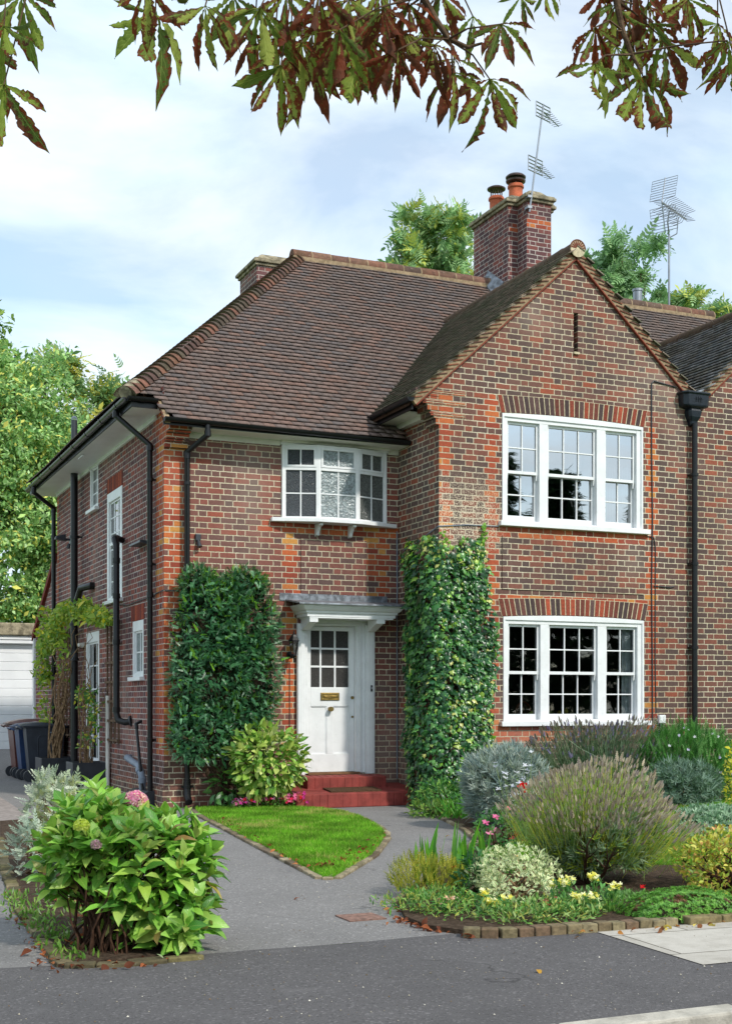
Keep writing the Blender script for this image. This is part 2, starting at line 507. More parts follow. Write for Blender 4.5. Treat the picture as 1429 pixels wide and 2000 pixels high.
# ------------------------------------------------------------------ mesh building
class MB:
    def __init__(self):
        self.v, self.f, self.c = [], [], []
        self.T = None

    def _add(self, vs, fs, col=(0.5, 0.5, 0.5)):
        b = len(self.v)
        if self.T is not None:
            vs = [tuple(self.T @ Vector(p)) for p in vs]
        self.v += [tuple(p) for p in vs]
        for f in fs:
            self.f.append(tuple(b + i for i in f))
            self.c.append(col)

    def box(self, x0, y0, z0, x1, y1, z1, col=(0.5, 0.5, 0.5)):
        if x0 > x1: x0, x1 = x1, x0
        if y0 > y1: y0, y1 = y1, y0
        if z0 > z1: z0, z1 = z1, z0
        vs = [(x0, y0, z0), (x1, y0, z0), (x1, y1, z0), (x0, y1, z0), (x0, y0, z1), (x1, y0, z1), (x1, y1, z1), (x0, y1, z1)]
        self._add(vs, [(0, 3, 2, 1), (4, 5, 6, 7), (0, 1, 5, 4), (1, 2, 6, 5), (2, 3, 7, 6), (3, 0, 4, 7)], col)

    def hexa(self, p, col=(0.5, 0.5, 0.5)):
        self._add(p, [(0, 3, 2, 1), (4, 5, 6, 7), (0, 1, 5, 4), (1, 2, 6, 5), (2, 3, 7, 6), (3, 0, 4, 7)], col)

    def poly(self, pts, col=(0.5, 0.5, 0.5)):
        self._add(pts, [tuple(range(len(pts)))], col)

    def prism(self, pts, off, col=(0.5, 0.5, 0.5)):
        """extrude a planar polygon by the vector off"""
        n = len(pts)
        q = [tuple(a + b for a, b in zip(p, off)) for p in pts]
        fs = [tuple(range(n))[::-1], tuple(range(n, 2 * n))]
        fs += [(i, (i + 1) % n, n + (i + 1) % n, n + i) for i in range(n)]
        self._add(list(pts) + q, fs, col)

    def tube(self, pts, r, n=10, cap=True, col=(0.5, 0.5, 0.5)):
        pts = [Vector(p) for p in pts]
        m = len(pts)
        rs = r if isinstance(r, (list, tuple)) else [r] * m
        rings = []
        up = None
        for i in range(m):
            if i == 0: d = pts[1] - pts[0]
            elif i == m - 1: d = pts[-1] - pts[-2]
            else: d = (pts[i + 1] - pts[i]).normalized() + (pts[i] - pts[i - 1]).normalized()
            if d.length < 1e-9: d = Vector((0, 0, 1))
            d.normalize()
            if up is None:
                up = Vector((0, 0, 1)) if abs(d.z) < 0.9 else Vector((1, 0, 0))
            x = d.cross(up)
            if x.length < 1e-6:
                x = d.cross(Vector((0, 1, 0)))
            x.normalize()
            y = x.cross(d).normalized()
            up = y
            k = 1.0
            if 0 < i < m - 1:
                a = (pts[i] - pts[i - 1]).normalized().angle((pts[i + 1] - pts[i]).normalized(), 0)
                k = 1 / max(0.5, math.cos(a / 2))
            rings.append([tuple(pts[i] + rs[i] * k * (math.cos(t) * x + math.sin(t) * y)) for t in [2 * math.pi * j / n for j in range(n)]])
        vs = [p for rg in rings for p in rg]
        fs = []
        for i in range(m - 1):
            for j in range(n):
                a, b = i * n + j, i * n + (j + 1) % n
                fs.append((a, b, b + n, a + n))
        if cap:
            fs.append(tuple(range(n))[::-1])
            fs.append(tuple(range((m - 1) * n, m * n)))
        self._add(vs, fs, col)

    def lathe(self, c, prof, n=20, col=(0.5, 0.5, 0.5), cap=True):
        """prof: (radius, height) pairs round a vertical axis"""
        vs, fs = [], []
        for r, z in prof:
            for j in range(n):
                t = 2 * math.pi * j / n
                vs.append((c[0] + r * math.cos(t), c[1] + r * math.sin(t), c[2] + z))
        for i in range(len(prof) - 1):
            for j in range(n):
                a, b = i * n + j, i * n + (j + 1) % n
                fs.append((a, b, b + n, a + n))
        if cap:
            fs.append(tuple(range(n))[::-1])
            fs.append(tuple(range((len(prof) - 1) * n, len(prof) * n)))
        self._add(vs, fs, col)

    def build(self, name, mat, parent=None, bevel=0.0, smooth=False):
        me = bpy.data.meshes.new(name)
        me.from_pydata(self.v, [], self.f)
        me.update()
        n = len(me.loops)
        uvl = me.uv_layers.new(name='UVMap')
        V = np.array(self.v, dtype=np.float32).reshape(-1, 3)
        li = np.empty(n, dtype=np.int32)
        me.loops.foreach_get('vertex_index', li)
        pn = np.empty(len(me.polygons) * 3, dtype=np.float32)
        me.polygons.foreach_get('normal', pn)
        pn = pn.reshape(-1, 3)
        lt = np.empty(len(me.polygons), dtype=np.int32)
        me.polygons.foreach_get('loop_total', lt)
        N = np.repeat(np.abs(pn), lt, axis=0)
        P = V[li]
        isx = (N[:, 0] > N[:, 1]) & (N[:, 0] > N[:, 2])
        isz = (N[:, 2] > N[:, 0]) & (N[:, 2] > N[:, 1]) & (N[:, 2] > 0.8)
        u = np.where(isx, -P[:, 1], P[:, 0])
        v = np.where(isz, P[:, 1], P[:, 2])
        uvl.data.foreach_set('uv', np.stack([u, v], 1).astype(np.float32).ravel())
        ca = me.color_attributes.new('col', 'FLOAT_COLOR', 'CORNER')
        cc = np.ones((len(self.c), 4), dtype=np.float32)
        cc[:, :3] = np.array([c[:3] for c in self.c], dtype=np.float32)
        ca.data.foreach_set('color', np.repeat(cc, lt, axis=0).ravel())
        if smooth:
            me.polygons.foreach_set('use_smooth', np.ones(len(me.polygons), dtype=bool))
            me.set_sharp_from_angle(angle=math.radians(38))
        me.materials.append(mat)
        o = bpy.data.objects.new(name, me)
        link(o, parent)
        if bevel > 0:
            b = o.modifiers.new('bevel', 'BEVEL')
            b.width = bevel
            b.segments = 2
            b.limit_method = 'ANGLE'
        return o


def link(o, parent=None):
    COL.objects.link(o)
    if parent is not None:
        o.parent = parent
        if parent.type == 'EMPTY' and not parent.get('_local'):
            o.matrix_parent_inverse = Matrix.Translation(-parent.location)


def thing(name, label, cat, loc=(0, 0, 0), group=None, local=False):
    o = bpy.data.objects.new(name, None)
    COL.objects.link(o)
    o.location = loc
    o['label'] = label
    o['category'] = cat
    if group: o['group'] = group
    if local: o['_local'] = 1
    o.empty_display_size = 0.2
    return o


def tag(o, label, cat=None, group=None, kind=None):
    if label: o['label'] = label
    if cat: o['category'] = cat
    if group: o['group'] = group
    if kind: o['kind'] = kind
    return o


def boxobj(name, mat, parent, *a, bevel=0.0, col=(0.5, 0.5, 0.5)):
    m = MB()
    m.box(*a, col=col)
    return m.build(name, mat, parent, bevel)


# ------------------------------------------------------------------ scatter of one template
def norm(a):
    return a / np.maximum(np.linalg.norm(a, axis=-1, keepdims=True), 1e-9)


def leaf_t(n, widths, fold=0.15, curl=0.3, wave=0.0):
    """leaf along +Y, length 1; widths are the half widths at n+1 stations"""
    v, uv, f = [], [], []
    for k in range(n + 1):
        t = k / n
        wd = widths[k]
        z = -curl * t * t
        wv = wave * math.sin(k * 2.1)
        v += [(-wd, t, z + fold * wd + wv), (0, t, z), (wd, t, z + fold * wd - wv)]
        uv += [(0, t), (0.5, t), (1, t)]
    for k in range(n):
        a = 3 * k
        f += [(a, a + 1, a + 4, a + 3), (a + 1, a + 2, a + 5, a + 4)]
    return np.array(v, dtype=np.float32), f, np.array(uv, dtype=np.float32)


def join_t(parts):
    """merge (template, transform matrix) pairs into one template"""
    vs, fs, us, b = [], [], [], 0
    for (v, f, uv), m in parts:
        m = np.array(m, dtype=np.float32)
        vv = v @ m[:3, :3].T + m[:3, 3]
        vs.append(vv)
        us.append(uv)
        fs += [tuple(b + i for i in q) for q in f]
        b += len(v)
    return np.concatenate(vs), fs, np.concatenate(us)


def frames(D, Nn):
    y = norm(D)
    z = Nn - np.sum(Nn * y, 1, keepdims=True) * y
    bad = np.linalg.norm(z, axis=1) < 1e-4
    if bad.any():
        z[bad] = np.cross(y[bad], np.array([0.3, 0.7, 0.2]))
    z = norm(z)
    x = np.cross(y, z)
    return x, y, z


def scatter(name, tmpl, P, D, Nn, size, C, mat, parent=None, wid=None, alpha=None, smooth=False):
    tv, tf, tuv = tmpl
    n, k = len(P), len(tv)
    x, y, z = frames(np.asarray(D, float), np.asarray(Nn, float))
    size = np.broadcast_to(np.asarray(size, float), (n,))[:, None, None]
    wd = np.ones(n) if wid is None else np.asarray(wid)
    wd = wd[:, None, None]
    V = P[:, None, :] + size * (wd * tv[None, :, 0:1] * x[:, None, :] + tv[None, :, 1:2] * y[:, None, :] + tv[None, :, 2:3] * z[:, None, :])
    V = V.reshape(-1, 3).astype(np.float32)
    q4 = [f for f in tf if len(f) == 4]
    q3 = [f for f in tf if len(f) == 3]
    loops, starts, tot = [], [], []
    base = (np.arange(n) * k)[:, None, None]
    s = 0
    if q4:
        a = (base + np.array(q4)[None]).reshape(-1)
        loops.append(a)
        nf = n * len(q4)
        starts.append(np.arange(nf) * 4)
        s = nf * 4
    if q3:
        a = (base + np.array(q3)[None]).reshape(-1)
        loops.append(a)
        nf = n * len(q3)
        starts.append(s + np.arange(nf) * 3)
    loops = np.concatenate(loops).astype(np.int32)
    starts = np.concatenate(starts).astype(np.int32)
    me = bpy.data.meshes.new(name)
    me.vertices.add(len(V))
    me.vertices.foreach_set('co', V.ravel())
    me.loops.add(len(loops))
    me.loops.foreach_set('vertex_index', loops)
    me.polygons.add(len(starts))
    me.polygons.foreach_set('loop_start', starts)
    me.update(calc_edges=True)
    me.validate()
    uvl = me.uv_layers.new(name='UVMap')
    li = np.empty(len(me.loops), dtype=np.int32)
    me.loops.foreach_get('vertex_index', li)
    uvl.data.foreach_set('uv', np.tile(tuv, (n, 1))[li].astype(np.float32).ravel())
    ca = me.color_attributes.new('col', 'FLOAT_COLOR', 'POINT')
    cc = np.ones((n, 4), dtype=np.float32)
    cc[:, :3] = C
    if alpha is not None: cc[:, 3] = alpha
    ca.data.foreach_set('color', np.repeat(cc, k, axis=0).ravel())
    if smooth:
        me.polygons.foreach_set('use_smooth', np.ones(len(me.polygons), dtype=bool))
    me.materials.append(mat)
    o = bpy.data.objects.new(name, me)
    link(o, parent)
    return o


def pick(cols, n, jit=0.12, probs=None):
    """n colours taken from a list, jittered in brightness"""
    A = np.array(cols, dtype=float)
    i = rng.choice(len(A), n, p=probs)
    return np.clip(A[i] * (1 + rng.normal(0, jit, (n, 1))), 0.001, 1)
# ================================================================== GROUND
def z_gnd(y):
    t = min(1.0, max(0.0, (y - 7.8) / 3.7))
    return 0.38 * t * t * (3 - 2 * t)


def asphalt(name, col, rough=0.9, patch=0.0, blotch=0.25):
    N = NT(name)
    p = N.geo()
    g = N.noise(p, 170.0, 3, 0.7)
    v = N.node('ShaderNodeTexVoronoi')
    v.inputs['Scale'].default_value = 90.0
    N.link(p, v.inputs['Vector'])
    st = N.node('ShaderNodeSeparateColor')
    N.link(v.outputs['Color'], st.inputs[0])
    c = N.mix(N.smooth(g, 0.3, 0.7), tuple(x * 0.80 for x in col), tuple(x * 1.17 for x in col))
    c = N.mix(N.m('MULTIPLY', N.m('GREATER_THAN', st.outputs[0], 0.93), 0.35), c, tuple(min(1, x * 2.6) for x in col))
    c = N.mix(N.m('MULTIPLY', N.m('LESS_THAN', st.outputs[1], 0.10), 0.40), c, tuple(x * 0.35 for x in col))
    b = N.noise(p, 0.9, 5, 0.6, 0.4)
    c = N.mix(N.m('MULTIPLY', N.smooth(b, 0.42, 0.7), blotch), c, tuple(x * 0.55 for x in col))
    b2 = N.noise(p, 3.1, 5, 0.65)
    c = N.mix(N.m('MULTIPLY', N.smooth(b2, 0.55, 0.75), blotch), c, tuple(min(1, x * 1.6) for x in col))
    # moss / dust speckle
    c = N.mix(N.m('MULTIPLY', N.smooth(N.noise(p, 11.0, 5, .7), 0.66, 0.74), 0.22), c, c3(120, 116, 84))
    # rolled seams and hairline cracks
    wv = N.node('ShaderNodeTexVoronoi', feature='DISTANCE_TO_EDGE')
    wv.inputs['Scale'].default_value = 0.33
    dsp = N.node('ShaderNodeVectorMath', operation='ADD')
    nz3 = N.node('ShaderNodeTexNoise')
    nz3.inputs['Scale'].default_value = 2.2
    nz3.inputs['Detail'].default_value = 6
    N.link(p, nz3.inputs['Vector'])
    N.link(p, dsp.inputs[0])
    N.link(nz3.outputs['Color'], dsp.inputs[1])
    N.link(dsp.outputs[0], wv.inputs['Vector'])
    ck = N.m('SUBTRACT', 1.0, N.smooth(wv.outputs['Distance'], 0.0015, 0.006))
    c = N.mix(N.m('MULTIPLY', ck, N.m('MULTIPLY', N.smooth(N.noise(p, 0.8, 2), .5, .6), .55)), c, tuple(x * .3 for x in col))
    nr = N.bump(N.m('ADD', g, N.m('MULTIPLY', v.outputs['Distance'], 0.8)), 0.45, 0.005)
    return N.done(N.bsdf(c, rough, 0.25, normal=nr))


def soil_mat():
    N = NT('soil')
    p = N.geo()
    n = N.noise(p, 24.0, 6, 0.7)
    c = N.ramp(n, [(0.25, (0.025, 0.017, 0.011)), (0.5, (0.075, 0.050, 0.034)), (0.75, (0.16, 0.115, 0.08))])
    return N.done(N.bsdf(c, 0.95, 0.1, normal=N.bump(n, 1.0, 0.03)))


def turf_mat():
    N = NT('turf')
    p = N.geo()
    n = N.noise(p, 5.0, 5, 0.6)
    c = N.mix(n, c3(78, 124, 30, .8), c3(112, 160, 44, .9))
    return N.done(N.bsdf(c, 0.9, 0.15, normal=N.bump(N.noise(p, 90, 2), 1.0, 0.02)))


def slab_mat():
    N = NT('paving_slab')
    p = N.geo()
    br = N.node('ShaderNodeTexBrick')
    br.offset = 0.5
    br.inputs['Scale'].default_value = 1.0
    br.inputs['Mortar Size'].default_value = 0.006
    br.inputs['Brick Width'].default_value = 0.9
    br.inputs['Row Height'].default_value = 0.6
    mpn = N.node('ShaderNodeMapping')
    mpn.inputs['Rotation'].default_value = (0, 0, 0.06)
    mpn.inputs['Location'].default_value = (0.25, 0.32, 0)
    N.link(p, mpn.inputs[0])
    N.link(mpn.outputs[0], br.inputs['Vector'])
    br.inputs['Color1'].default_value = (*c3(172, 166, 156), 1)
    br.inputs['Color2'].default_value = (*c3(188, 182, 172), 1)
    br.inputs['Mortar'].default_value = (*c3(86, 80, 70), 1)
    c = N.mix(N.m('MULTIPLY', N.smooth(N.noise(p, 6, 5, .7), .4, .7), 0.3), br.outputs[0], c3(120, 112, 98))
    c = N.mix(N.m('MULTIPLY', N.smooth(N.noise(p, 150, 2), .55, .7), 0.25), c, c3(96, 90, 84))
    return N.done(N.bsdf(c, 0.85, 0.25, normal=N.bump(N.noise(p, 90, 3), 0.3, 0.004)))


M['drive'] = asphalt('grey_asphalt', c3(126, 123, 121), blotch=0.22)
M['footway'] = asphalt('dark_asphalt', c3(92, 89, 89), blotch=0.35)
M['road'] = asphalt('road_asphalt', c3(92, 90, 92))
M['soil'] = soil_mat()
M['turf'] = turf_mat()
M['slab'] = slab_mat()
M['kerb'] = simple_mat('kerb_stone', c3(178, 172, 160), 0.9, 0.2, var=0.15, scale=8, bump=0.4, bscale=70, dirt=0.35)
M['edge_brick'] = attr_mat('edging_brick', 0.92, 0.15, 25, 0.5, 0.7, 50, lichen=0.3, moss=0.5)


def sheet(name, mat, x0, y0, x1, y1, z, nx=1, ny=1, ramp=False, kind='structure'):
    m = MB()
    vs, fs = [], []
    for j in range(ny + 1):
        for i in range(nx + 1):
            y = y0 + (y1 - y0) * j / ny
            vs.append((x0 + (x1 - x0) * i / nx, y, z + (z_gnd(y) if ramp else 0)))
    for j in range(ny):
        for i in range(nx):
            a = j * (nx + 1) + i
            fs.append((a, a + 1, a + nx + 2, a + nx + 1))
    m._add(vs, fs)
    return tag(m.build(name, mat), None, kind=kind)


# far ground in one sheet (with the gentle rise behind the house), then the surfaces on it
gm = MB()
ys = [-160, -60, -30, -16.2, -11.9] + [-11.9 + 0.0001] + [7.6 + 0.4 * i for i in range(12)] + [20, 60, 200]
vs, fs = [], []
for y in ys:
    zb = -0.16 if y < -11.89 else -0.03 + z_gnd(y)
    vs += [(-160, y, zb), (220, y, zb)]
for i in range(len(ys) - 1):
    a = 2 * i
    fs.append((a, a + 1, a + 3, a + 2))
gm._add(vs, fs)
tag(gm.build('ground', M['turf']), None, kind='structure')
sheet('road', M['road'], -60, -21.0, 70, -11.66, -0.11)
sheet('driveway', M['drive'], -8.5, -9.5, 7.3, 13.0, 0.0, 1, 60, ramp=True)
# front pavement, its edge with the driveway slightly ragged
m = MB()
pts = [(-60, -11.60, 0.004), (70, -11.60, 0.004)]
xs = np.arange(70, -60.01, -0.5)
pts += [(float(x), -9.50 + 0.018 * math.sin(x * 5.1) + 0.012 * math.sin(x * 13.7) + (0.05 if x < -3.2 else 0) - 0.0, 0.004) for x in xs]
m.poly(pts)
tag(m.build('pavement', M['footway']), None, kind='structure')
# concrete slabs in the pavement at the right
m = MB()
m.poly([(-0.02, -9.80, 0.008), (-0.06, -10.82, 0.008), (60, -10.9, 0.008), (60, -9.72, 0.008), (0.97, -9.80, 0.008)])
tag(m.build('paving_slabs', M['slab']), None, kind='structure')
# kerb: long stones, dropped towards the driveway
km = MB()
x = -14.0
while x < 30:
    x2 = x + 0.9
    za, zb_ = (0.006, 0.006)
    ya, yb = (-11.56, -11.56)
    km.hexa([(x + .004, ya - .13, -.2), (x2 - .004, yb - .13, -.2), (x2 - .004, yb, -.2), (x + .004, ya, -.2),
             (x + .004, ya - .13, za), (x2 - .004, yb - .13, zb_), (x2 - .004, yb, zb_ + .004), (x + .004, ya, za + .004)])
    x = x2
tag(km.build('kerb', M['kerb'], bevel=0.012), None, kind='structure')

# front lawn (triangle between the paths)
LAWN = [(0.28, -0.45), (0.10, -1.3), (-0.10, -2.9), (-0.36, -4.9), (-0.62, -6.98), (-0.54, -7.02), (0.32, -5.80), (1.02, -4.55), (1.22, -4.1), (1.45, -3.4), (1.72, -2.3), (1.80, -1.6),
        (1.70, -1.15), (1.45, -0.62), (0.9, -0.45)]


def flat_poly(name, pts, z, mat, th=0.0, kind='structure'):
    m = MB()
    if th > 0:
        m.prism([(x, y, z - th) for x, y in pts], (0, 0, th))
    else:
        m.poly([(x, y, z) for x, y in pts])
    return tag(m.build(name, mat), None, kind=kind)


def inside(px, py, poly):
    px, py = np.asarray(px), np.asarray(py)
    r = np.zeros(px.shape, bool)
    n = len(poly)
    for i in range(n):
        x1, y1 = poly[i]
        x2, y2 = poly[(i + 1) % n]
        c = ((y1 > py) != (y2 > py)) & (px < (x2 - x1) * (py - y1) / (y2 - y1 + 1e-12) + x1)
        r ^= c
    return r


def blades(name, poly, z, per_m2, hgt, label, seed=1, dark=1.0):
    g = np.random.default_rng(seed)
    P = np.array(poly)
    a, b = P.min(0), P.max(0)
    n = int((b[0] - a[0]) * (b[1] - a[1]) * per_m2)
    xy = a + g.random((n, 2)) * (b - a)
    xy = xy[inside(xy[:, 0], xy[:, 1], poly)]
    n = len(xy)
    T = (np.array([(-.07, 0, 0), (.07, 0, 0), (.045, .6, .08), (-.045, .6, .08), (0, 1, .28)], dtype=np.float32), [(0, 1, 2, 3), (3, 2, 4)],
         np.array([(0, 0), (1, 0), (1, .6), (0, .6), (.5, 1)], dtype=np.float32))
    D = g.normal(0, 0.42, (n, 3))
    D[:, 2] = 1
    pos = np.c_[xy, np.full(n, z)]
    wear = np.sin(xy[:, 0] * 2.3 + 1.1) * np.sin(xy[:, 1] * 1.7 + xy[:, 0]) + .5 * np.sin(xy[:, 0] * 9.1) * np.sin(xy[:, 1] * 7.7)
    clump = 0.85 + 0.3 * np.sin(xy[:, 0] * 7.3 + np.sin(xy[:, 1] * 5)) * np.sin(xy[:, 1] * 6.1)
    cols = np.array([c3(104, 160, 34), c3(124, 180, 46), c3(142, 192, 64), c3(86, 138, 30), c3(176, 178, 90)])
    i = g.choice(5, n, p=[.3, .33, .2, .13, .04])
    C = cols[i] * (clump * dark)[:, None] * (1 + g.normal(0, .12, (n, 1)))
    dry = (wear + g.normal(0, .35, n)) > .95
    C[dry] = np.array(c3(176, 176, 96)) * (1 + g.normal(0, .12, (int(dry.sum()), 1)))
    o = scatter(name, T, pos, D, g.normal(0, 1, (n, 3)), hgt * (0.6 + 0.8 * g.random(n)), np.clip(C, .001, 1), M['grass'])
    tag(o, label, 'grass', kind='stuff')
    return o


M['grass'] = leaf_mat('grass_blade', 0.6, 0.2, 0.35)
flat_poly('lawn', LAWN, 0.022, M['turf'], 0.03)
blades('grass', [(.45 + (x - .45) * .99, -3.4 + (y + 3.4) * 1.0) for x, y in LAWN], 0.016, 9000, 0.040, 'short mown grass of the pointed lawn between the paths', 3)

# the planted bed and lawn at the right
BED = [(2.9, -1.30), (2.62, -2.6), (2.18, -4.05), (1.80, -5.0), (1.42, -5.6), (0.66, -6.63), (-0.10, -7.62), (-0.62, -8.35), (-0.86, -8.95), (-0.88, -9.3), (-0.72, -9.62), (0.0, -9.70), (0.97, -9.74),
       (9.0, -9.60), (14, -9.6), (14, -1.25), (3.3, -1.25)]
flat_poly('garden_bed', BED, 0.03, M['soil'], 0.05)
LAWN2 = [(2.3, -7.6), (1.3, -7.0), (1.1, -6.4), (1.9, -5.6), (3.0, -4.9), (4.2, -3.9), (5.0, -2.6), (6.0, -2.3), (12, -2.2), (12, -8.4), (4, -8.3)]
flat_poly('side_lawn', LAWN2, 0.042, M['turf'], 0.02)
blades('grass', LAWN2[:9] + [(9, -7.4), (4, -8.3)], 0.042, 2200, 0.05, 'bright grass glimpsed behind the lavender bush', 4)
BED2 = [(-3.09, -9.55), (-2.35, -9.50), (-2.15, -8.2), (-1.75, -5.4), (-1.55, -3.4), (-1.8, -1.0), (-2.2, -1.2), (-2.45, -3.0), (-2.72, -5.3), (-2.95, -7.6)]
flat_poly('shrub_bed', BED2, 0.022, M['soil'], 0.03)
flat_poly('brick_path', [(-2.9, -3.2), (-2.05, -3.9), (-1.75, -0.2), (-1.6, 3.5), (-2.1, 3.5)], 0.006, simple_mat('pink_pavers', c3(146, 136, 130), .9, .2, var=.2, scale=14, bump=.4, bscale=40))
# soil strip along the house
flat_poly('flower_border', [(0.32, -0.45), (0.9, -0.45), (1.45, -0.62), (1.55, -0.7), (1.5, 0.0), (0.34, 0.0)], 0.02, M['soil'], 0.03)


def edging(label, path, bl, bw, bh, cols, z=0.0, kind_cat='edging', seed=1, lay='end', tilt=0.03):
    """row of separate bricks along a line, built as one edging"""
    g = random.Random(seed)
    m = MB()
    for (a, b) in zip(path[:-1], path[1:]):
        a, b = Vector((*a, 0)), Vector((*b, 0))
        d = (b - a)
        n = max(1, round(d.length / bl))
        for i in range(n):
            c = a + d * ((i + .5) / n)
            ang = math.atan2(d.y, d.x) + g.gauss(0, tilt)
            hh = bh * (1 + g.gauss(0, .08))
            l = d.length / n - 0.006
            m.T = Matrix.Translation((c.x, c.y, z)) @ Matrix.Rotation(ang, 4, 'Z') @ Matrix.Rotation(g.gauss(0, tilt), 4, 'X')
            k = 1 + g.gauss(0, .15)
            col = g.choice(cols)
            m.box(-l / 2, -bw / 2, -0.06, l / 2, bw / 2, hh, tuple(x * k for x in col))
    o = m.build('brick_edging', M['edge_brick'], bevel=0.008)
    return tag(o, label, kind_cat)


tan = [c3(150, 136, 108), c3(132, 118, 96), c3(164, 150, 124), c3(120, 104, 86)]
edging('flat weathered brick edging round the pointed lawn', [LAWN[0]] + LAWN[1:14], 0.22, 0.11, 0.022, tan, seed=5)
edging('curved flat brick edging between path and right flower bed', BED[1:8], 0.22, 0.10, 0.030, tan, seed=6)
edging('upright mossy brick edging along pavement before snapdragons', [(-0.80, -9.60), (-0.62, -9.70), (0.0, -9.75), (0.55, -9.78)], 0.100, 0.09, 0.056,
       [c3(132, 120, 92), c3(118, 104, 80), c3(146, 134, 104), c3(124, 102, 82)], seed=7, tilt=0.05)
edging('low mossy brick edging at pavement right of sedum mat', [(0.62, -9.78), (1.6, -9.78), (6.0, -9.75)], 0.22, 0.10, 0.045,
       [c3(128, 116, 84), c3(146, 134, 100), c3(120, 98, 76)], seed=8, tilt=0.04)
edging('mossy brick edging along left side of hydrangea bed', [(-2.35, -9.60), (-2.75, -9.64), (-3.06, -9.55), (-2.97, -7.6), (-2.74, -5.3), (-2.46, -3.0)], 0.20, 0.09, 0.026,
       [c3(112, 104, 70), c3(140, 126, 96), c3(96, 88, 66)], seed=9, tilt=0.07)
# square cover in the drive
m = MB()
m.box(-1.19, -8.86, 0.0, -0.94, -8.62, 0.008)
tag(m.build('drain_cover', simple_mat('rusty_cover', c3(134, 104, 92), .85, .3, var=.25, scale=30, bump=.5, bscale=100)), 'small square pinkish drain cover set in grey drive', 'drain cover')

# ================================================================== HOUSE
house = thing('brick_house', 'red brick semi-detached house with white sash windows and tiled hipped roof', 'house', (0, 0, 0))
nbr = thing('brick_house', 'adjoining brick house half cut off at the right edge', 'house', (7.35, 0, 0))

W_L, W_R, BAYX, BAYY = 0.0, 7.35, 3.289, -1.243
RX = 5.34                      # gable ridge
T = 0.914                      # roof pitch (tan)


def wall_y(mb, y, x0, x1, z0, z1, holes, rev=0.11):
    xs = sorted({x0, x1, *[h[0] for h in holes], *[h[1] for h in holes]})
    zs = sorted({z0, z1, *[h[2] for h in holes], *[h[3] for h in holes]})
    for i in range(len(xs) - 1):
        for j in range(len(zs) - 1):
            cx, cz = (xs[i] + xs[i + 1]) / 2, (zs[j] + zs[j + 1]) / 2
            if any(h[0] < cx < h[1] and h[2] < cz < h[3] for h in holes): continue
            mb._add([(xs[i], y, zs[j]), (xs[i + 1], y, zs[j]), (xs[i + 1], y, zs[j + 1]), (xs[i], y, zs[j + 1])], [(0, 1, 2, 3)])
    for a, b, c, d in holes:
        mb._add([(a, y, c), (a, y + rev, c), (a, y + rev, d), (a, y, d)], [(0, 1, 2, 3)])
        mb._add([(b, y, c), (b, y, d), (b, y + rev, d), (b, y + rev, c)], [(0, 1, 2, 3)])
        mb._add([(a, y, d), (a, y + rev, d), (b, y + rev, d), (b, y, d)], [(0, 1, 2, 3)])
        mb._add([(a, y, c), (b, y, c), (b, y + rev, c), (a, y + rev, c)], [(0, 1, 2, 3)])


def wall_x(mb, x, y0, y1, z0, z1, holes, rev=0.11):
    """wall facing -X; y0 < y1"""
    ysv = sorted({y0, y1, *[h[0] for h in holes], *[h[1] for h in holes]})
    zs = sorted({z0, z1, *[h[2] for h in holes], *[h[3] for h in holes]})
    for i in range(len(ysv) - 1):
        for j in range(len(zs) - 1):
            cy, cz = (ysv[i] + ysv[i + 1]) / 2, (zs[j] + zs[j + 1]) / 2
            if any(h[0] < cy < h[1] and h[2] < cz < h[3] for h in holes): continue
            mb._add([(x, ysv[i + 1], zs[j]), (x, ysv[i], zs[j]), (x, ysv[i], zs[j + 1]), (x, ysv[i + 1], zs[j + 1])], [(0, 1, 2, 3)])
    for a, b, c, d in holes:
        mb._add([(x, a, c), (x, a, d), (x + rev, a, d), (x + rev, a, c)], [(0, 1, 2, 3)])
        mb._add([(x, b, c), (x + rev, b, c), (x + rev, b, d), (x, b, d)], [(0, 1, 2, 3)])
        mb._add([(x, a, d), (x, b, d), (x + rev, b, d), (x + rev, a, d)], [(0, 1, 2, 3)])
        mb._add([(x, a, c), (x + rev, a, c), (x + rev, b, c), (x, b, c)], [(0, 1, 2, 3)])


UW = (4.215, 6.445, 3.74, 5.165)
LW = (4.230, 6.460, 1.10, 2.485)
SLOT = (5.322, 5.392, 6.07, 6.62)


def gable_wall(name, x0, x1, xr, parent, off=0.0, extra=()):
    m = MB()
    holes = [(UW[0] + off, UW[1] + off, UW[2], UW[3]), (LW[0] + off, LW[1] + off, LW[2], LW[3]), (SLOT[0] + off, SLOT[1] + off, SLOT[2], SLOT[3])]
    wall_y(m, BAYY, x0, x1, 0, 7.5, holes)
    me = bpy.data.meshes.new('tmp')
    me.from_pydata(m.v, [], m.f)
    bm = bmesh.new()
    bm.from_mesh(me)
    for s in (-1, 1):
        # keep what is under z = 7.47 - T*|x - xr|
        bmesh.ops.bisect_plane(bm, geom=bm.verts[:] + bm.edges[:] + bm.faces[:], plane_co=(xr, BAYY, 7.47), plane_no=(s * T, 0, 1), clear_outer=True)
    bm.to_mesh(me)
    m2 = MB()
    m2.v = [tuple(v.co) for v in me.vertices]
    for p in me.polygons:
        m2.f.append(tuple(p.vertices))
        m2.c.append((.5, .5, .5))
    return m2.build(name, M['brick_bay'], parent)


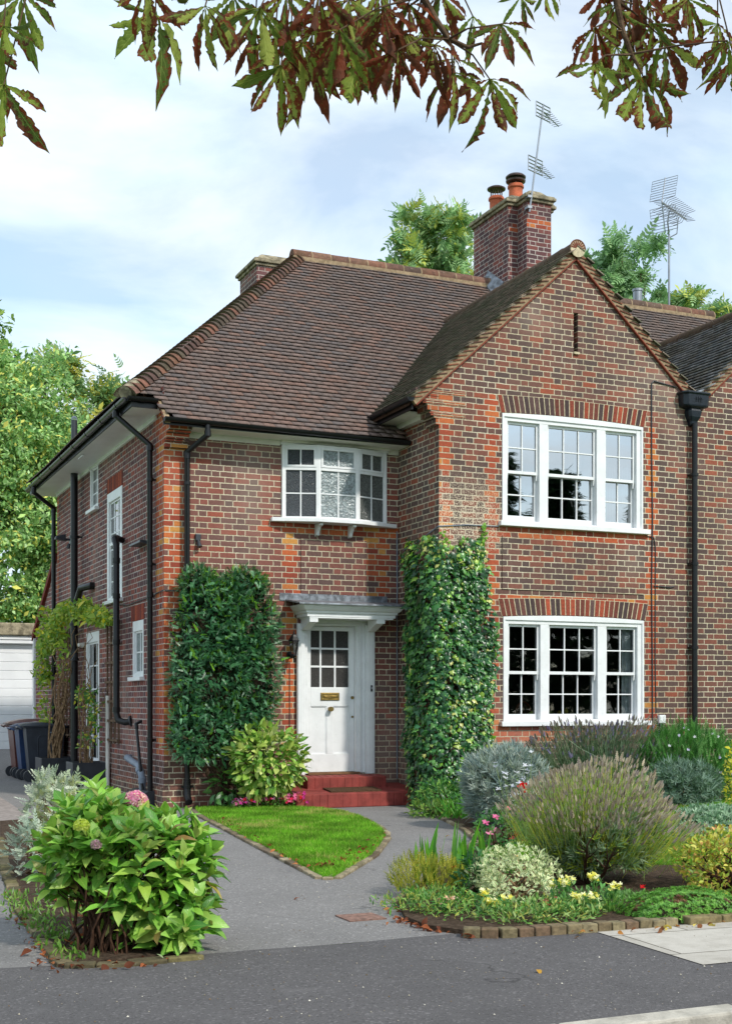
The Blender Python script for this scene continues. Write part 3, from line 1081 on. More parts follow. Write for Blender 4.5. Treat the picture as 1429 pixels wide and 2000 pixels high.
front_wall_holes = [(1.60, 3.09, 3.79, 4.76), (1.86, 2.83, 0.40, 2.52)]
m = MB()
wall_y(m, 0.0, 0.0, BAYX, 0, 5.10, front_wall_holes)
front_wall = m.build('front_wall', M['brick_front'], house)
m = MB()
wall_x(m, BAYX, BAYY, 0.0, 0, 5.5, [])
m.build('bay_side_wall', M['brick_bay'], house)
gw = gable_wall('gable_wall', BAYX, 7.35, RX, house)
gable_wall('gable_wall', 7.35, 11.41, 9.36, nbr, 4.04)
side_holes = [(3.90, 4.49, 4.39, 5.13), (2.29, 3.24, 2.86, 4.47), (3.83, 4.80, 0.40, 2.46), (1.05, 1.65, 1.70, 2.47)]
m = MB()
wall_x(m, 0.0, 0.0, 7.35, 0, 5.40, side_holes)
m._add([(0, 0.0, 4.75), (0, -.30, 4.80), (0, -.30, 4.93), (0, 0.0, 5.2)], [(0, 1, 2, 3)])
side_wall = m.build('side_wall', M['brick_side'], house)
# plinth band standing slightly proud at the corner
m = MB()
m.box(-0.025, -0.025, 0, 1.2, 0.0, 0.27)
m.box(-0.025, 0.0, 0, 0.0, 2.8, 0.27)
m.build('plinth', M['brick_front'], house, bevel=0.006)
# shallow raised brick panels
m = MB()
m.box(1.862, -0.014, 2.80, 2.808, 0.0, 3.545)
m.build('brick_panel', M['brick_plain'] if False else brick_mat('brick_panel_front', [], plinth=-5, seed=8.0, soft=True), house)
m = MB()
m.box(4.215, BAYY - 0.014, 2.845, 6.45, BAYY, 3.55)
m.build('brick_panel', M['brick_bay'], house)
# rear part and inner walls
m = MB()
m._add([(7.35, 7.35, 0), (0, 7.35, 0), (0, 7.35, 5.3), (7.35, 7.35, 5.3)], [(0, 1, 2, 3)])
m.build('rear_wall', M['brick_plain'], house)
m = MB()
m.box(7.35, 7.34, 0, 14.7, 7.35, 5.3)
m.box(14.69, 0.0, 0, 14.7, 7.34, 5.3)
m.box(11.41, 0.0, 0, 14.69, 0.01, 5.1)
m.box(11.40, BAYY, 0, 11.41, 0.0, 5.5)
m.build('wall', M['brick_plain'], nbr)
# lean-to at the rear (sloping end wall with red verge)
m = MB()
m.prism([(0.0, 7.35, 0), (0.0, 9.60, 0), (0.0, 9.60, 2.62), (0.0, 7.35, 3.90)], (3.0, 0, 0))
lean = m.build('rear_extension', M['brick_plain'], house)
m = MB()
m.prism([(-0.06, 7.36, 3.90), (-0.06, 9.72, 2.55), (-0.06, 9.72, 2.66), (-0.06, 7.36, 4.02)], (3.1, 0, 0))
m.build('verge', simple_mat('red_verge', c3(120, 52, 42), .8, .2, var=.2), lean)
m = MB()
m.box(-0.04, 9.60, 0.2, 0.10, 9.70, 2.60)
m.build('corner_post', M['white'], lean)
# dark rooms behind the windows
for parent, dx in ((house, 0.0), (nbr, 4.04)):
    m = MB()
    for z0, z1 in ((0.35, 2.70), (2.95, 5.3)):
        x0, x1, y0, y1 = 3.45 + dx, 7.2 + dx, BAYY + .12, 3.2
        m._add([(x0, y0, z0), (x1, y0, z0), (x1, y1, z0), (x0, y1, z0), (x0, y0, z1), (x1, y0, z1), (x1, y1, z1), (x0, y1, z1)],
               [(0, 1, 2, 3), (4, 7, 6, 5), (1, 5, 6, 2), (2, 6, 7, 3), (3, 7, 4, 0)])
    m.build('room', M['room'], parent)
m = MB()
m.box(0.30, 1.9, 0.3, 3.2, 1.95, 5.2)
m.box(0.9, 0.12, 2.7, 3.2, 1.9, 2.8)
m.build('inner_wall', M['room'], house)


# ---- soldier arches
def arch(parent, x0, x1, zb, rise, n, hgt=0.225, splay=0.055, y=BAYY, seed=3):
    g = random.Random(seed)
    m = MB()
    cols = [c3(104, 66, 60), c3(82, 66, 66), c3(142, 68, 52), c3(120, 66, 56), c3(92, 70, 68), c3(162, 76, 54)]

    def pt(t, k):
        cx = (x0 + x1) / 2
        x = x0 + (x1 - x0) * t + (2 * t - 1) * splay * k
        z = zb + rise * (1 - (2 * t - 1) ** 2) * (1 if k == 0 else .8) + hgt * k
        return x, z
    for i in range(n):
        a, b = (i + .11) / n, (i + .89) / n
        p = [pt(a, 0), pt(b, 0), pt(b, 1), pt(a, 1)]
        k = 1 + g.gauss(0, .12)
        c = tuple(v * k for v in g.choice(cols))
        m.prism([(x, y - .008, z) for x, z in p], (0, .008, 0), c)
    o = m.build('brick_arch', M['arch'], parent)
    b = MB()
    pts = [pt(i / 12, 0) for i in range(13)] + [pt(i / 12, 1.03) for i in range(12, -1, -1)]
    b.prism([(x, y - .0035, z) for x, z in pts], (0, .0035, 0))
    b.build('mortar_bed', M['mortar'], o)


for pr, off in ((house, 0.0), (nbr, 4.04)):
    arch(pr, UW[0] + off - .02, UW[1] + off + .02, UW[3] + .004, 0.035, 30, seed=3)
    arch(pr, LW[0] + off - .02, LW[1] + off + .02, LW[3] + .004, 0.035, 30, seed=4)


# ---- sash windows of the gable
def sash_window(parent, x0, x1, z0, z1, y, glass, off=0.0, meet=0.487):
    X = lambda a: a + off
    fr = MB()
    d0, d1 = y + 0.005, y + 0.16
    lights = [(x0 + .092, x0 + .575, 2), (x0 + .715, x0 + 1.48, 3), (x0 + 1.625, x0 + 2.125, 2)]
    zb, zt = z0 + .02, z1 - .095
    # outer frame and mullions (front face almost flush with the bricks)
    fr.box(X(x0), d0, z0, X(x0 + .088), d1, z1)
    fr.box(X(x1 - .10), d0, z0, X(x1), d1, z1)
    fr.box(X(x0 + .088), d0 + .002, zt, X(x1 - .10), d1, z1)
    fr.box(X(x0 + .088), d0 + .002, z0 - .02, X(x1 - .10), d1, zb)
    fr.box(X(x0 + .577), d0 + .004, zb, X(x0 + .713), d1, zt)
    fr.box(X(x0 + 1.482), d0 + .004, zb, X(x0 + 1.623), d1, zt)
    # cambered head board under the arch
    n = 12
    top = [(X(x0 + (x1 - x0) * i / n), z1 - .004 + .034 * (1 - (2 * i / n - 1) ** 2)) for i in range(n + 1)]
    fr.prism([(a, y - .012, b) for a, b in top] + [(X(x1), y - .012, z1 - .045), (X(x0), y - .012, z1 - .045)], (0, .0165, 0))
    for xx in (x0, x1 - .03):
        fr.box(X(xx), y - .012, z0, X(xx + .03), y + .004, z1 - .045)
    win = fr.build('sash_window', M['white'], parent, bevel=0.003)
    s = MB()
    s.box(X(x0 - .055), y - .075, z0 - .065, X(x1 + .085), y + .02, z0 - .001)
    s.build('sill', M['white'], win, bevel=0.006)
    zm = zb + (zt - zb) * meet
    for a, b, cols in lights:
        a2, b2 = X(a), X(b)
        for up in (True, False):
            q = MB()
            ys0 = y + (.045 if up else .085)
            ys1 = ys0 + .035
            zA, zB = (zm - .012, zt) if up else (zb, zm + .02)
            st = .030 if up else .034
            q.box(a2, ys0, zA, a2 + st, ys1, zB)
            q.box(b2 - st, ys0, zA, b2, ys1, zB)
            q.box(a2 + st, ys0, zB - (.035 if up else .03), b2 - st, ys1, zB)
            q.box(a2 + st, ys0, zA, b2 - st, ys1, zA + (.040 if up else .075))
            gz0, gz1 = zA + (.040 if up else .075), zB - (.035 if up else .03)
            gx0, gx1 = a2 + st, b2 - st
            for i in range(1, cols):
                xm = gx0 + (gx1 - gx0) * i / cols
                q.box(xm - .0085, ys0 + .004, gz0, xm + .0085, ys1 - .004, gz1)
            zc = (gz0 + gz1) / 2
            xs_ = [gx0] + [gx0 + (gx1 - gx0) * i / cols for i in range(1, cols)] + [gx1]
            for i in range(cols):
                q.box(xs_[i] + (.0085 if i else 0), ys0 + .004, zc - .0085, xs_[i + 1] - (.0085 if i < cols - 1 else 0), ys1 - .004, zc + .0085)
            if up:   # sash horns
                for hx in (a2 + .002, b2 - st + .002):
                    q.prism([(hx, ys0, zA), (hx, ys1, zA), (hx, ys1 - .008, zA - .075), (hx, ys0 + .012, zA - .075)], (st - .006, 0, 0))
            q.build('sash', M['white'], win, bevel=0.002)
            p = MB()
            p._add([(gx0, ys0 + .02, gz0), (gx1, ys0 + .02, gz0), (gx1, ys0 + .02, gz1), (gx0, ys0 + .02, gz1)], [(0, 1, 2, 3)])
            p.build('pane', glass, win)
    return win


sash_window(house, *UW, BAYY, M['glass_up'])
sash_window(house, *LW, BAYY, M['glass'])
sash_window(nbr, UW[0], UW[1], UW[2], UW[3], BAYY, M['glass_up'], 4.04)
sash_window(nbr, LW[0], LW[1], LW[2], LW[3], BAYY, M['glass'], 4.04)
boxobj('slot_sill', M['mortar'], house, 5.315, BAYY - .03, 6.055, 5.40, BAYY + .1, 6.085)
boxobj('slot_back', M['black'], house, 5.31, BAYY + .105, 6.0, 5.40, BAYY + .12, 6.7)


# curtains: wavy sheets
def curtain(label, x0, x1, y, z0, z1, mat, waves=5, amp=.02):
    m = MB()
    n = 40
    vs = []
    for i in range(n + 1):
        t = i / n
        vs.append((x0 + (x1 - x0) * t, y + amp * math.sin(t * waves * 2 * math.pi), z0))
    vs += [(a, b, z1) for a, b, _ in vs]
    m._add(vs, [(i, i + 1, n + 2 + i, n + 1 + i) for i in range(n)])
    o = m.build('curtain', mat, smooth=True)
    return tag(o, label, 'curtain')


curtain('pale grey curtain drawn aside at right of ground floor window', 6.20, 6.47, BAYY + .150, 1.08, 2.42, M['curtain'], 4)
curtain('pale grey curtain drawn aside at right of upper floor window', 6.12, 6.47, BAYY + .150, 3.72, 5.12, M['curtain'], 4)
curtain('dark red curtain hanging behind upper right sash', 5.96, 6.08, BAYY + .150, 3.72, 4.6, M['curtain_red'], 3)
# hoop-back chair inside
m = MB()
arc = [(4.98 + .16 * math.cos(t), BAYY + .75, 1.02 + .34 * math.sin(t)) for t in [math.pi * i / 12 for i in range(13)]]
arc = [(4.82, BAYY + .75, .80)] + arc[::-1] + [(5.14, BAYY + .75, .80)]
m.tube(arc, .014, 8)
ch = thing('chair', 'hoop-backed wooden chair seen through the ground floor window', 'chair', (4.98, BAYY + .9, .35))
m.build('backrest', M['darkwood'], ch, smooth=True)
m = MB()
for i in range(6):
    xx = 4.87 + .044 * i
    m.tube([(xx, BAYY + .75, .8), (xx * .8 + 4.98 * .2, BAYY + .75, 1.02 + .34 * math.sqrt(max(0, 1 - ((xx - 4.98) / .17) ** 2)))], .006, 6)
m.build('spindles', M['darkwood'], ch)
m = MB()
m.lathe((4.98, BAYY + .95, .77), [(.10, 0), (.21, .0), (.22, .02), (.20, .04)], 20)
m.build('seat', M['darkwood'], ch, smooth=True)
for a, b in ((-.15, -.15), (.15, -.15), (-.15, .15), (.15, .15)):
    m = MB()
    m.tube([(4.98 + a, BAYY + .95 + b, .35), (4.98 + a * .7, BAYY + .95 + b * .7, .78)], .014, 8)
    m.build('leg', M['darkwood'], ch)
# cactus-like pot plant on the inner sill
m = MB()
for dx, h in ((0, .12), (.05, .10), (.11, .15)):
    m.lathe((5.25 + dx, BAYY + .25, 1.12), [(.010, 0), (.026, h * .4), (.028, h * .75), (.012, h)], 10)
o = m.build('potted_plant', simple_mat('yellow_green', c3(150, 140, 60), .7, .3))
tag(o, 'small lobed yellow-green plant on the inner window sill', 'plant')


# ---- shallow three-sided oriel over the door
FAC = [((1.60, -0.02), (2.05, -0.17)), ((2.05, -0.17), (2.62, -0.17)), ((2.62, -0.17), (3.09, -0.02))]
FG = ['glass_dim', 'glass_lit', 'glass_mid']  # one obscured glass; each facet's brightness is put into its colour
root = MB()
root.box(1.56, -0.05, 4.76, 3.13, 0.02, 4.83)
root.box(1.585, -0.035, 3.79, 1.64, 0.05, 4.78)
root.box(3.05, -0.035, 3.79, 3.105, 0.05, 4.78)
oriel = root.build('oriel_window', M['white'], house, bevel=0.004)
for (p, q), gmn in zip(FAC, FG):
    d = Vector((q[0] - p[0], q[1] - p[1], 0))
    Lf = d.length
    A = Matrix.Translation((p[0], p[1], 0)) @ Matrix.Rotation(math.atan2(d.y, d.x), 4, 'Z')
    f = MB()
    f.T = A
    z0, z1, zt = 3.79, 4.765, 4.455
    f.box(0, 0, z0, .035, .07, z1)
    f.box(Lf - .035, 0, z0, Lf, .07, z1)
    f.box(.035, 0.001, z1 - .04, Lf - .035, .07, z1)
    f.box(.035, 0.001, z0, Lf - .035, .07, z0 + .025)
    f.box(.035, -.004, zt - .028, Lf - .035, .07, zt + .012)
    f.build('frame', M['white'], oriel, bevel=0.003)
    s = MB()
    s.T = A
    a, b = .036, Lf - .036
    zl0, zl1 = z0 + .026, zt - .029
    zu0, zu1 = zt + .013, z1 - .041
    # top casement stands forward
    s.box(a, -.012, zu0, a + .028, .03, zu1)
    s.box(b - .028, -.012, zu0, b, .03, zu1)
    s.box(a + .028, -.012, zu0, b - .028, .03, zu0 + .028)
    s.box(a + .028, -.012, zu1 - .026, b - .028, .03, zu1)
    mid = (a + b) / 2
    s.box(mid - .009, -.006, zu0 + .028, mid + .009, .03, zu1 - .026)
    s.box(mid - .009, .008, zl0, mid + .009, .035, zl1)
    zc = (zl0 + zl1) / 2
    s.box(a, .008, zc - .009, mid - .009, .035, zc + .009)
    s.box(mid + .009, .008, zc - .009, b, .035, zc + .009)
    s.build('glazing_bars', M['white'], oriel, bevel=0.002)
    g = MB()
    g.T = A
    g.box(a, .018, z0 + .02, b, .024, z1 - .03)
    g.build('pane', M[gmn], oriel)
m = MB()
m.prism([(1.43, 0.0, 3.735), (1.43, -.07, 3.735), (2.03, -.255, 3.735), (2.64, -.255, 3.735), (3.24, -.07, 3.735), (3.24, 0.0, 3.735)], (0, 0, .052))
m.build('sill', M['white'], oriel, bevel=0.006)
for bx in (2.08, 2.56):
    m = MB()
    m.prism([(bx - .022, 0, 3.73), (bx - .022, -.20, 3.73), (bx - .022, -.20, 3.70), (bx - .022, -.13, 3.685), (bx - .022, -.08, 3.63), (bx - .022, -.06, 3.58), (bx - .022, 0, 3.57)], (.044, 0, 0))
    m.build('bracket', M['white'], oriel, bevel=0.003)
# pot on the inner sill, blurred behind the glass
# ---- eaves: soffit, frieze, gutters
EAVEZ = lambda y: 5.21 + T * y
m = MB()
m.box(0.30, -0.34, 4.815, BAYX, 0.0, 4.835)
m.box(0.30, -0.022, 4.745, 1.56, 0.0, 4.815)
m.box(3.13, -0.022, 4.745, BAYX, 0.0, 4.815)
m.box(1.56, -0.09, 4.785, 3.13, -.05, 4.815)
m.build('soffit', M['cream'], house)
m = MB()
m.box(-0.40, 0.03, 5.085, 0.0, 7.35, 5.105)
m.box(-0.022, 0.36, 5.03, 0.0, 3.9, 5.085)
m.box(-0.022, 4.49, 5.03, 0.0, 7.35, 5.085)
m.box(-0.40, 7.35, 5.085, 2.0, 7.70, 5.105)
m.build('soffit', M['upvc'], house)
m = MB()
m.box(-0.10, -0.355, 4.82, BAYX - .02, -0.34, 4.89)
m.box(-0.42, 0.01, 5.09, -0.40, 7.70, 5.20)
m.box(-0.40, 0.01, 5.085, -0.08, 0.03, 5.19)
m.build('fascia', M['black'], house)
# small soffit between the gable eave and the bay wall
m = MB()
m.box(2.93, BAYY + .30, 5.12, BAYX, 0.35, 5.14)
m.box(BAYX - .09, BAYY + .30, 5.06, BAYX - .0, 0.0, 5.12)
m.build('soffit', M['cream'], house)
m = MB()
m.box(2.905, BAYY + .02, 5.10, 2.93, 0.35, 5.22)
m.build('fascia', M['black'], house)


def gutter(parent, pts, r=.052):
    """half-round gutter with joint collars"""
    m = MB()
    for a, b in zip(pts[:-1], pts[1:]):
        a, b = Vector(a), Vector(b)
        d = (b - a).normalized()
        side = Vector((-d.y, d.x, 0))
        n = 8
        ring = []
        for j in range(n + 1):
            t = math.pi * j / n
            ring.append(side * (r * math.cos(t)) - Vector((0, 0, 1)) * (r * math.sin(t)))
        ringi = [q * .9 for q in ring]
        vs = [tuple(a + q) for q in ring] + [tuple(b + q) for q in ring] + [tuple(a + q) for q in ringi] + [tuple(b + q) for q in ringi]
        k = n + 1
        fs = []
        for j in range(n):
            fs.append((j, j + 1, k + j + 1, k + j))
            fs.append((2 * k + j, 3 * k + j, 3 * k + j + 1, 2 * k + j + 1))
        fs.append((0, k, 3 * k, 2 * k))
        fs.append((k - 1, 3 * k - 1, 4 * k - 1, 2 * k - 1))
        m._add(vs, fs)
        # end caps
        m.poly([tuple(a + q) for q in ring])
        m.poly([tuple(b + q) for q in ring][::-1])
        Lg = (b - a).length
        nb = max(1, int(Lg / .85))
        for i in range(nb):
            c = a + d * (Lg * (i + .5) / nb)
            rr = r + .006
            col = [c + (side * (rr * math.cos(t)) - Vector((0, 0, 1)) * (rr * math.sin(t))) for t in [math.pi * j / n for j in range(n + 1)]]
            w_ = .035
            vs = [tuple(q - d * w_) for q in col] + [tuple(q + d * w_) for q in col]
            m._add(vs, [(j, j + 1, k + j + 1, k + j) for j in range(n)])
            m.poly([tuple(q - d * w_) for q in col])
            m.poly([tuple(q + d * w_) for q in col][::-1])
    return m.build('gutter', M['black'], parent, smooth=True)


gutter(house, [(-0.10, -0.405, 4.90), (BAYX - .02, -0.405, 4.865)])
gutter(house, [(-0.475, 0.02, 5.20), (-0.475, 7.60, 5.165)])
gutter(house, [(-0.475, -0.03, 5.20), (-0.09, -0.03, 5.20)])
gutter(house, [(2.86, BAYY - .06, 5.235), (2.86, 0.28, 5.235)])


def pipe(parent, pts, r=.034, clips=(), name='downpipe', mat='black', collars=()):
    m = MB()
    m.tube(pts, r, 14)
    for c, d in collars:
        c, d = Vector(c), Vector(d).normalized()
        m.tube([c - d * .035, c + d * .035], r * 1.25, 14)
    for (x, y, z, sx, sy) in clips:
        m.tube([(x, y, z - .02), (x, y, z + .02)], r * 1.3, 14)
        m.box(min(x, x + sx) - .012, min(y, y + sy) - .012, z - .014, max(x, x + sx) + .012, max(y, y + sy) + .012, z + .014)
    return m.build(name, M[mat], parent, smooth=True)


# front left downpipe
pipe(house, [(0.455, -.405, 4.86), (0.455, -.405, 4.72), (0.28, -.085, 4.55), (0.28, -.085, 0.30)], .034,
     [(0.28, -.085, 4.15, 0, .085), (0.28, -.085, 2.6, 0, .085)], collars=[((.455, -.405, 4.74), (0, 0, 1)), ((.28, -.085, 4.50), (0, 0, 1)), ((.28, -.085, .34), (0, 0, 1))])
m = MB()
m.tube([(0.28, -.085, .34), (0.28, -.085, .16), (0.28, -.15, .09)], .046, 14)
m.tube([(0.28, -.085, .26), (0.28, -.085, .29)], .060, 14)
m.tube([(0.28, -.15, .09), (0.28, -.165, .078)], .050, 14)
m.box(.20, -.10, .262, .36, -.07, .288)
m.build('pipe_shoe', M['black'], house, smooth=True)
# side downpipe at the corner with its swan neck
pipe(house, [(-.475, .62, 5.17), (-.475, .62, 5.09), (-.075, .42, 4.70), (-.075, .41, 0.06)], .036,
     [(-.075, .41, 4.25, .075, 0), (-.075, .41, 2.05 + 1.1, .075, 0), (-.075, .41, .86, .075, 0)],
     collars=[((-.475, .62, 5.10), (0, 0, 1)), ((-.075, .41, 4.66), (0, 0, 1)), ((-.075, .41, 2.75), (0, 0, 1))])
# rear downpipe
pipe(house, [(-.475, 6.95, 5.12), (-.475, 6.95, 5.02), (-.09, 7.18, 4.80), (-.09, 7.18, 0.06)], .036,
     [(-.09, 7.18, 4.3, .09, 0), (-.09, 7.18, 1.9, .09, 0)], collars=[((-.475, 6.95, 5.05), (0, 0, 1)), ((-.09, 7.18, 4.76), (0, 0, 1))])
# soil stack with its branch
pipe(house, [(-.13, 5.13, 0.05), (-.13, 5.13, 5.09)], .058, [(-.13, 5.13, 4.05, .13, 0), (-.13, 5.13, .88, .13, 0), (-.13, 5.13, 2.62, .13, 0)], name='soil_pipe')
pipe(house, [(-.13, 5.13, 5.18), (-.13, 5.13, 5.19), (-.13, 5.13, 5.95)], .050, name='vent_pipe', mat='black_plastic')
m = MB()
for i in range(8):
    t = math.pi * i / 8
    m.tube([(-.13 + .05 * math.cos(t) * math.cos(q), 5.13 + .05 * math.sin(t) * math.cos(q), 5.95 + .07 * math.sin(q)) for q in [math.pi * j / 8 for j in range(9)]], .004, 4)
m.build('pipe_cage', M['grey_plastic'], house)
pipe(house, [(-.13, 5.10, 2.72), (-.16, 4.75, 2.98), (-.16, 4.45, 3.16), (-.05, 4.20, 3.18), (0.02, 4.20, 3.18)], .052, collars=[((-.145, 4.95, 2.83), (0, -.35, .26))], name='waste_pipe')
# black flue/condensate pipe beside the tall window
pipe(house, [(-.02, 2.18, 3.66), (-.14, 2.12, 3.69), (-.17, 2.02, 3.66), (-.16, 1.97, 3.55), (-.16, 1.97, 1.20), (-.14, 1.93, 1.10), (-.07, 1.80, 1.07), (0.01, 1.74, 1.09)], .044,
     collars=[((-.16, 1.97, 3.35), (0, 0, 1)), ((-.16, 1.97, 2.85), (0, 0, 1)), ((-.16, 1.97, 2.2), (0, 0, 1)), ((-.16, 1.97, 1.25), (0, 0, 1))], name='flue_pipe')
m = MB()
m.tube([(-.02, 1.76, 1.085), (0.0, 1.75, 1.09)], [.075, .085], 16)
m.build('pipe_flange', M['black_plastic'], house, smooth=True)
# gully with waste pipes at the foot of the side wall
gl = MB()
gl.prism([(-.30, .36, 0.0), (-.02, .36, 0.0), (-.02, .36, .20), (-.12, .36, .20), (-.30, .36, .11)], (0, .75, 0))
gl.build('gully', M['black_plastic'], house, bevel=0.01)
pipe(house, [(-.10, .72, .17), (-.10, .72, .33), (-.10, .78, .40), (-.10, .86, .44), (-.09, .95, .50), (-.07, 1.70, .58), (0.0, 1.76, .58)], .044, name='waste_pipe', mat='grey_plastic',
     collars=[((-.10, .72, .32), (0, 0, 1)), ((-.10, .86, .44), (0, 1, .6))])
pipe(house, [(-.12, .62, .16), (-.08, 1.14, 1.06), (0.0, 1.16, 1.10)], .021, name='waste_pipe', collars=[((-.082, 1.12, 1.03), (0, .5, .9))])
# pale overflow pipe beside the planter
pipe(house, [(-.05, 3.02, .05), (-.05, 3.02, 1.45)], .030, name='waste_pipe', mat='cream')

# hopper head and valley downpipe between the gables
m = MB()
hx, hy = 7.262, BAYY
prof = [(5.70, .25, .19), (5.675, .25, .19), (5.66, .225, .175), (5.52, .215, .165), (5.50, .20, .16), (5.47, .10, .12), (5.44, .115, .13), (5.36, .10, .12), (5.30, .065, .09), (5.26, .062, .085), (5.24, .045, .06)]
vs, fs = [], []
for z, hw, dp in prof:
    vs += [(hx - hw, hy, z), (hx - hw, hy - dp * .7, z), (hx - hw * .72, hy - dp, z), (hx + hw * .72, hy - dp, z), (hx + hw, hy - dp * .7, z), (hx + hw, hy, z)]
for i in range(len(prof) - 1):
    for j in range(6):
        a, b = i * 6 + j, i * 6 + (j + 1) % 6
        fs.append((a, a + 6, b + 6, b))
fs.append(tuple(range(6)))
m._add(vs, fs)
hop = m.build('hopper_head', M['hopper'], house, bevel=0.006)
m = MB()
for dx in (-.04, 0, .04):       # raised date/emblem on the hopper
    m.tube([(hx + dx, hy - .168, 5.56), (hx + dx + .012, hy - .176, 5.60), (hx + dx, hy - .170, 5.63)], .009, 6)
m.tube([(hx - .075, hy - .168, 5.60), (hx + .075, hy - .168, 5.60)], .006, 6)
m.build('emblem', M['hopper'], hop)
pipe(house, [(hx, hy - .085, 5.27), (hx, hy - .085, 0.05)], .041, [(hx, hy - .085, 4.55, -.05, .085), (hx, hy - .085, 3.3, -.05, .085), (hx, hy - .085, 2.12, -.05, .085)])
m = MB()                        # lead dressing in the valley mouth
m.hexa([(hx - .36, hy - .035, 5.86), (hx + .40, hy - .035, 5.86), (hx + .40, hy + .25, 5.95), (hx - .36, hy + .25, 5.95),
        (hx - .36, hy - .035, 5.90), (hx + .40, hy - .035, 5.90), (hx + .40, hy + .25, 5.99), (hx - .36, hy + .25, 5.99)])
m.v = [(x, y, z - .17 * math.exp(-((x - 7.35) / .16) ** 2)) for x, y, z in m.v]
lp = []
n = 14
for i in range(n + 1):
    x = 7.02 + .62 * i / n
    z = 5.74 + .62 * abs(x - 7.33) ** 1.25
    lp.append((x, z))
m = MB()
m.prism([(x, hy - .03, z) for x, z in lp] + [(x, hy - .03, z - .035) for x, z in lp[::-1]], (0, .35, 0))
m.build('lead_valley', M['lead'], house)

# corbels at both front corners
m = MB()
for (xa, za, zb) in ((3.24, 4.93, 5.01), (3.215, 5.01, 5.04), (3.17, 5.04, 5.11), (3.12, 5.11, 5.19), (3.095, 5.19, 5.22), (3.05, 5.22, 5.29), (2.99, 5.29, 5.35), (2.95, 5.35, 5.38)):
    m.box(xa, BAYY - .002, za, BAYX, BAYY + .30, zb - .004)
# fill up to the roof line
m.prism([(2.99, BAYY - .002, 5.375), (BAYX, BAYY - .002, 5.375), (BAYX, BAYY - .002, 5.60), (3.0, BAYY - .002, 5.39)], (0, .3, 0))
m.build('corbel', M['brick_bay'], house, bevel=0.004)
g = random.Random(4)
for zi, zc in enumerate((5.05, 5.075, 5.20, 5.225, 5.335, 5.36)):    # creasing tiles in the wall
    if zi % 2 == 0: m = MB()
    xe = 3.20 - (zc - 5.0) * .75
    x = max(xe, 3.02 + max(0, (zc - 5.42)) * 2)
    while x < 3.66:
        x2 = min(3.68, x + g.uniform(.14, .19))
        m.box(x + .004, BAYY - .007, zc - .007, x2 - .004, BAYY, zc + .007, c3(*g.choice([(150, 80, 60), (176, 96, 68), (130, 72, 58), (190, 104, 62)])))
        x = x2
    if zi % 2:
        ct = m.build('creasing_tiles', M['arch'], gw)
        bk = MB()
        bk.box(3.05 + max(0, 5.3 - zc) * .7, BAYY - .003, zc - .037, 3.67, BAYY - .0005, zc + .012)
        bk.build('mortar_bed', M['mortar'], ct)
m = MB()
for (ya, za, zb) in ((-.06, 4.60, 4.675), (-.10, 4.675, 4.70), (-.13, 4.70, 4.77), (-.20, 4.77, 4.80), (-.24, 4.80, 4.88), (-.28, 4.88, 4.93)):
    m.box(-.002, ya, za, .30, 0.0, zb - .004)
m.build('corbel', M['brick_front'], house, bevel=0.004)

# ================================================================== ROOFS
deck = MB()
R0, RY, RZ = 3.195, 3.70, 8.59
back_eave = 7.75
deck.poly([(-.10, -.36, EAVEZ(-.36) - .03), (14.7, -.36, EAVEZ(-.36) - .03), (14.7, RY, RZ - .03), (R0, RY, RZ - .03), (-.45, .05, 5.23), (-.10, .05, 5.23)])
deck.poly([(-.45, .05, 5.23), (R0, RY, RZ - .03), (R0, RY, RZ - .03), (-.45, 7.35, 5.23)])
deck.poly([(-.45, 7.35, 5.23), (R0, RY, RZ - .03), (14.7, RY, RZ - .03), (14.7, 7.75, 4.9), (-.45, 7.75, 4.9)])
deck = MB()
deck._add([(-.10, -.36, 4.85), (7.35, -.36, 4.85), (7.35, RY, RZ - .03), (R0, RY, RZ - .03), (-.45, .05, 5.22), (-.10, .05, 5.22), (-.45, 7.35, 5.22), (7.35, 7.65, 4.97)],
          [(0, 1, 2, 3, 4, 5), (4, 3, 6), (6, 3, 2, 7)])
roof = deck.build('roof', M['darktwig'], house)
deck = MB()
deck._add([(7.35, -.36, 4.85), (14.8, -.36, 4.85), (15.1, 0.05, 5.2), (11.505, RY, RZ - .03), (7.35, RY, RZ - .03), (15.1, 7.35, 5.22), (7.35, 7.65, 4.97)],
          [(0, 1, 2, 3, 4), (2, 5, 3), (5, 6, 4, 3)])
nroof = deck.build('roof', M['darktwig'], nbr)


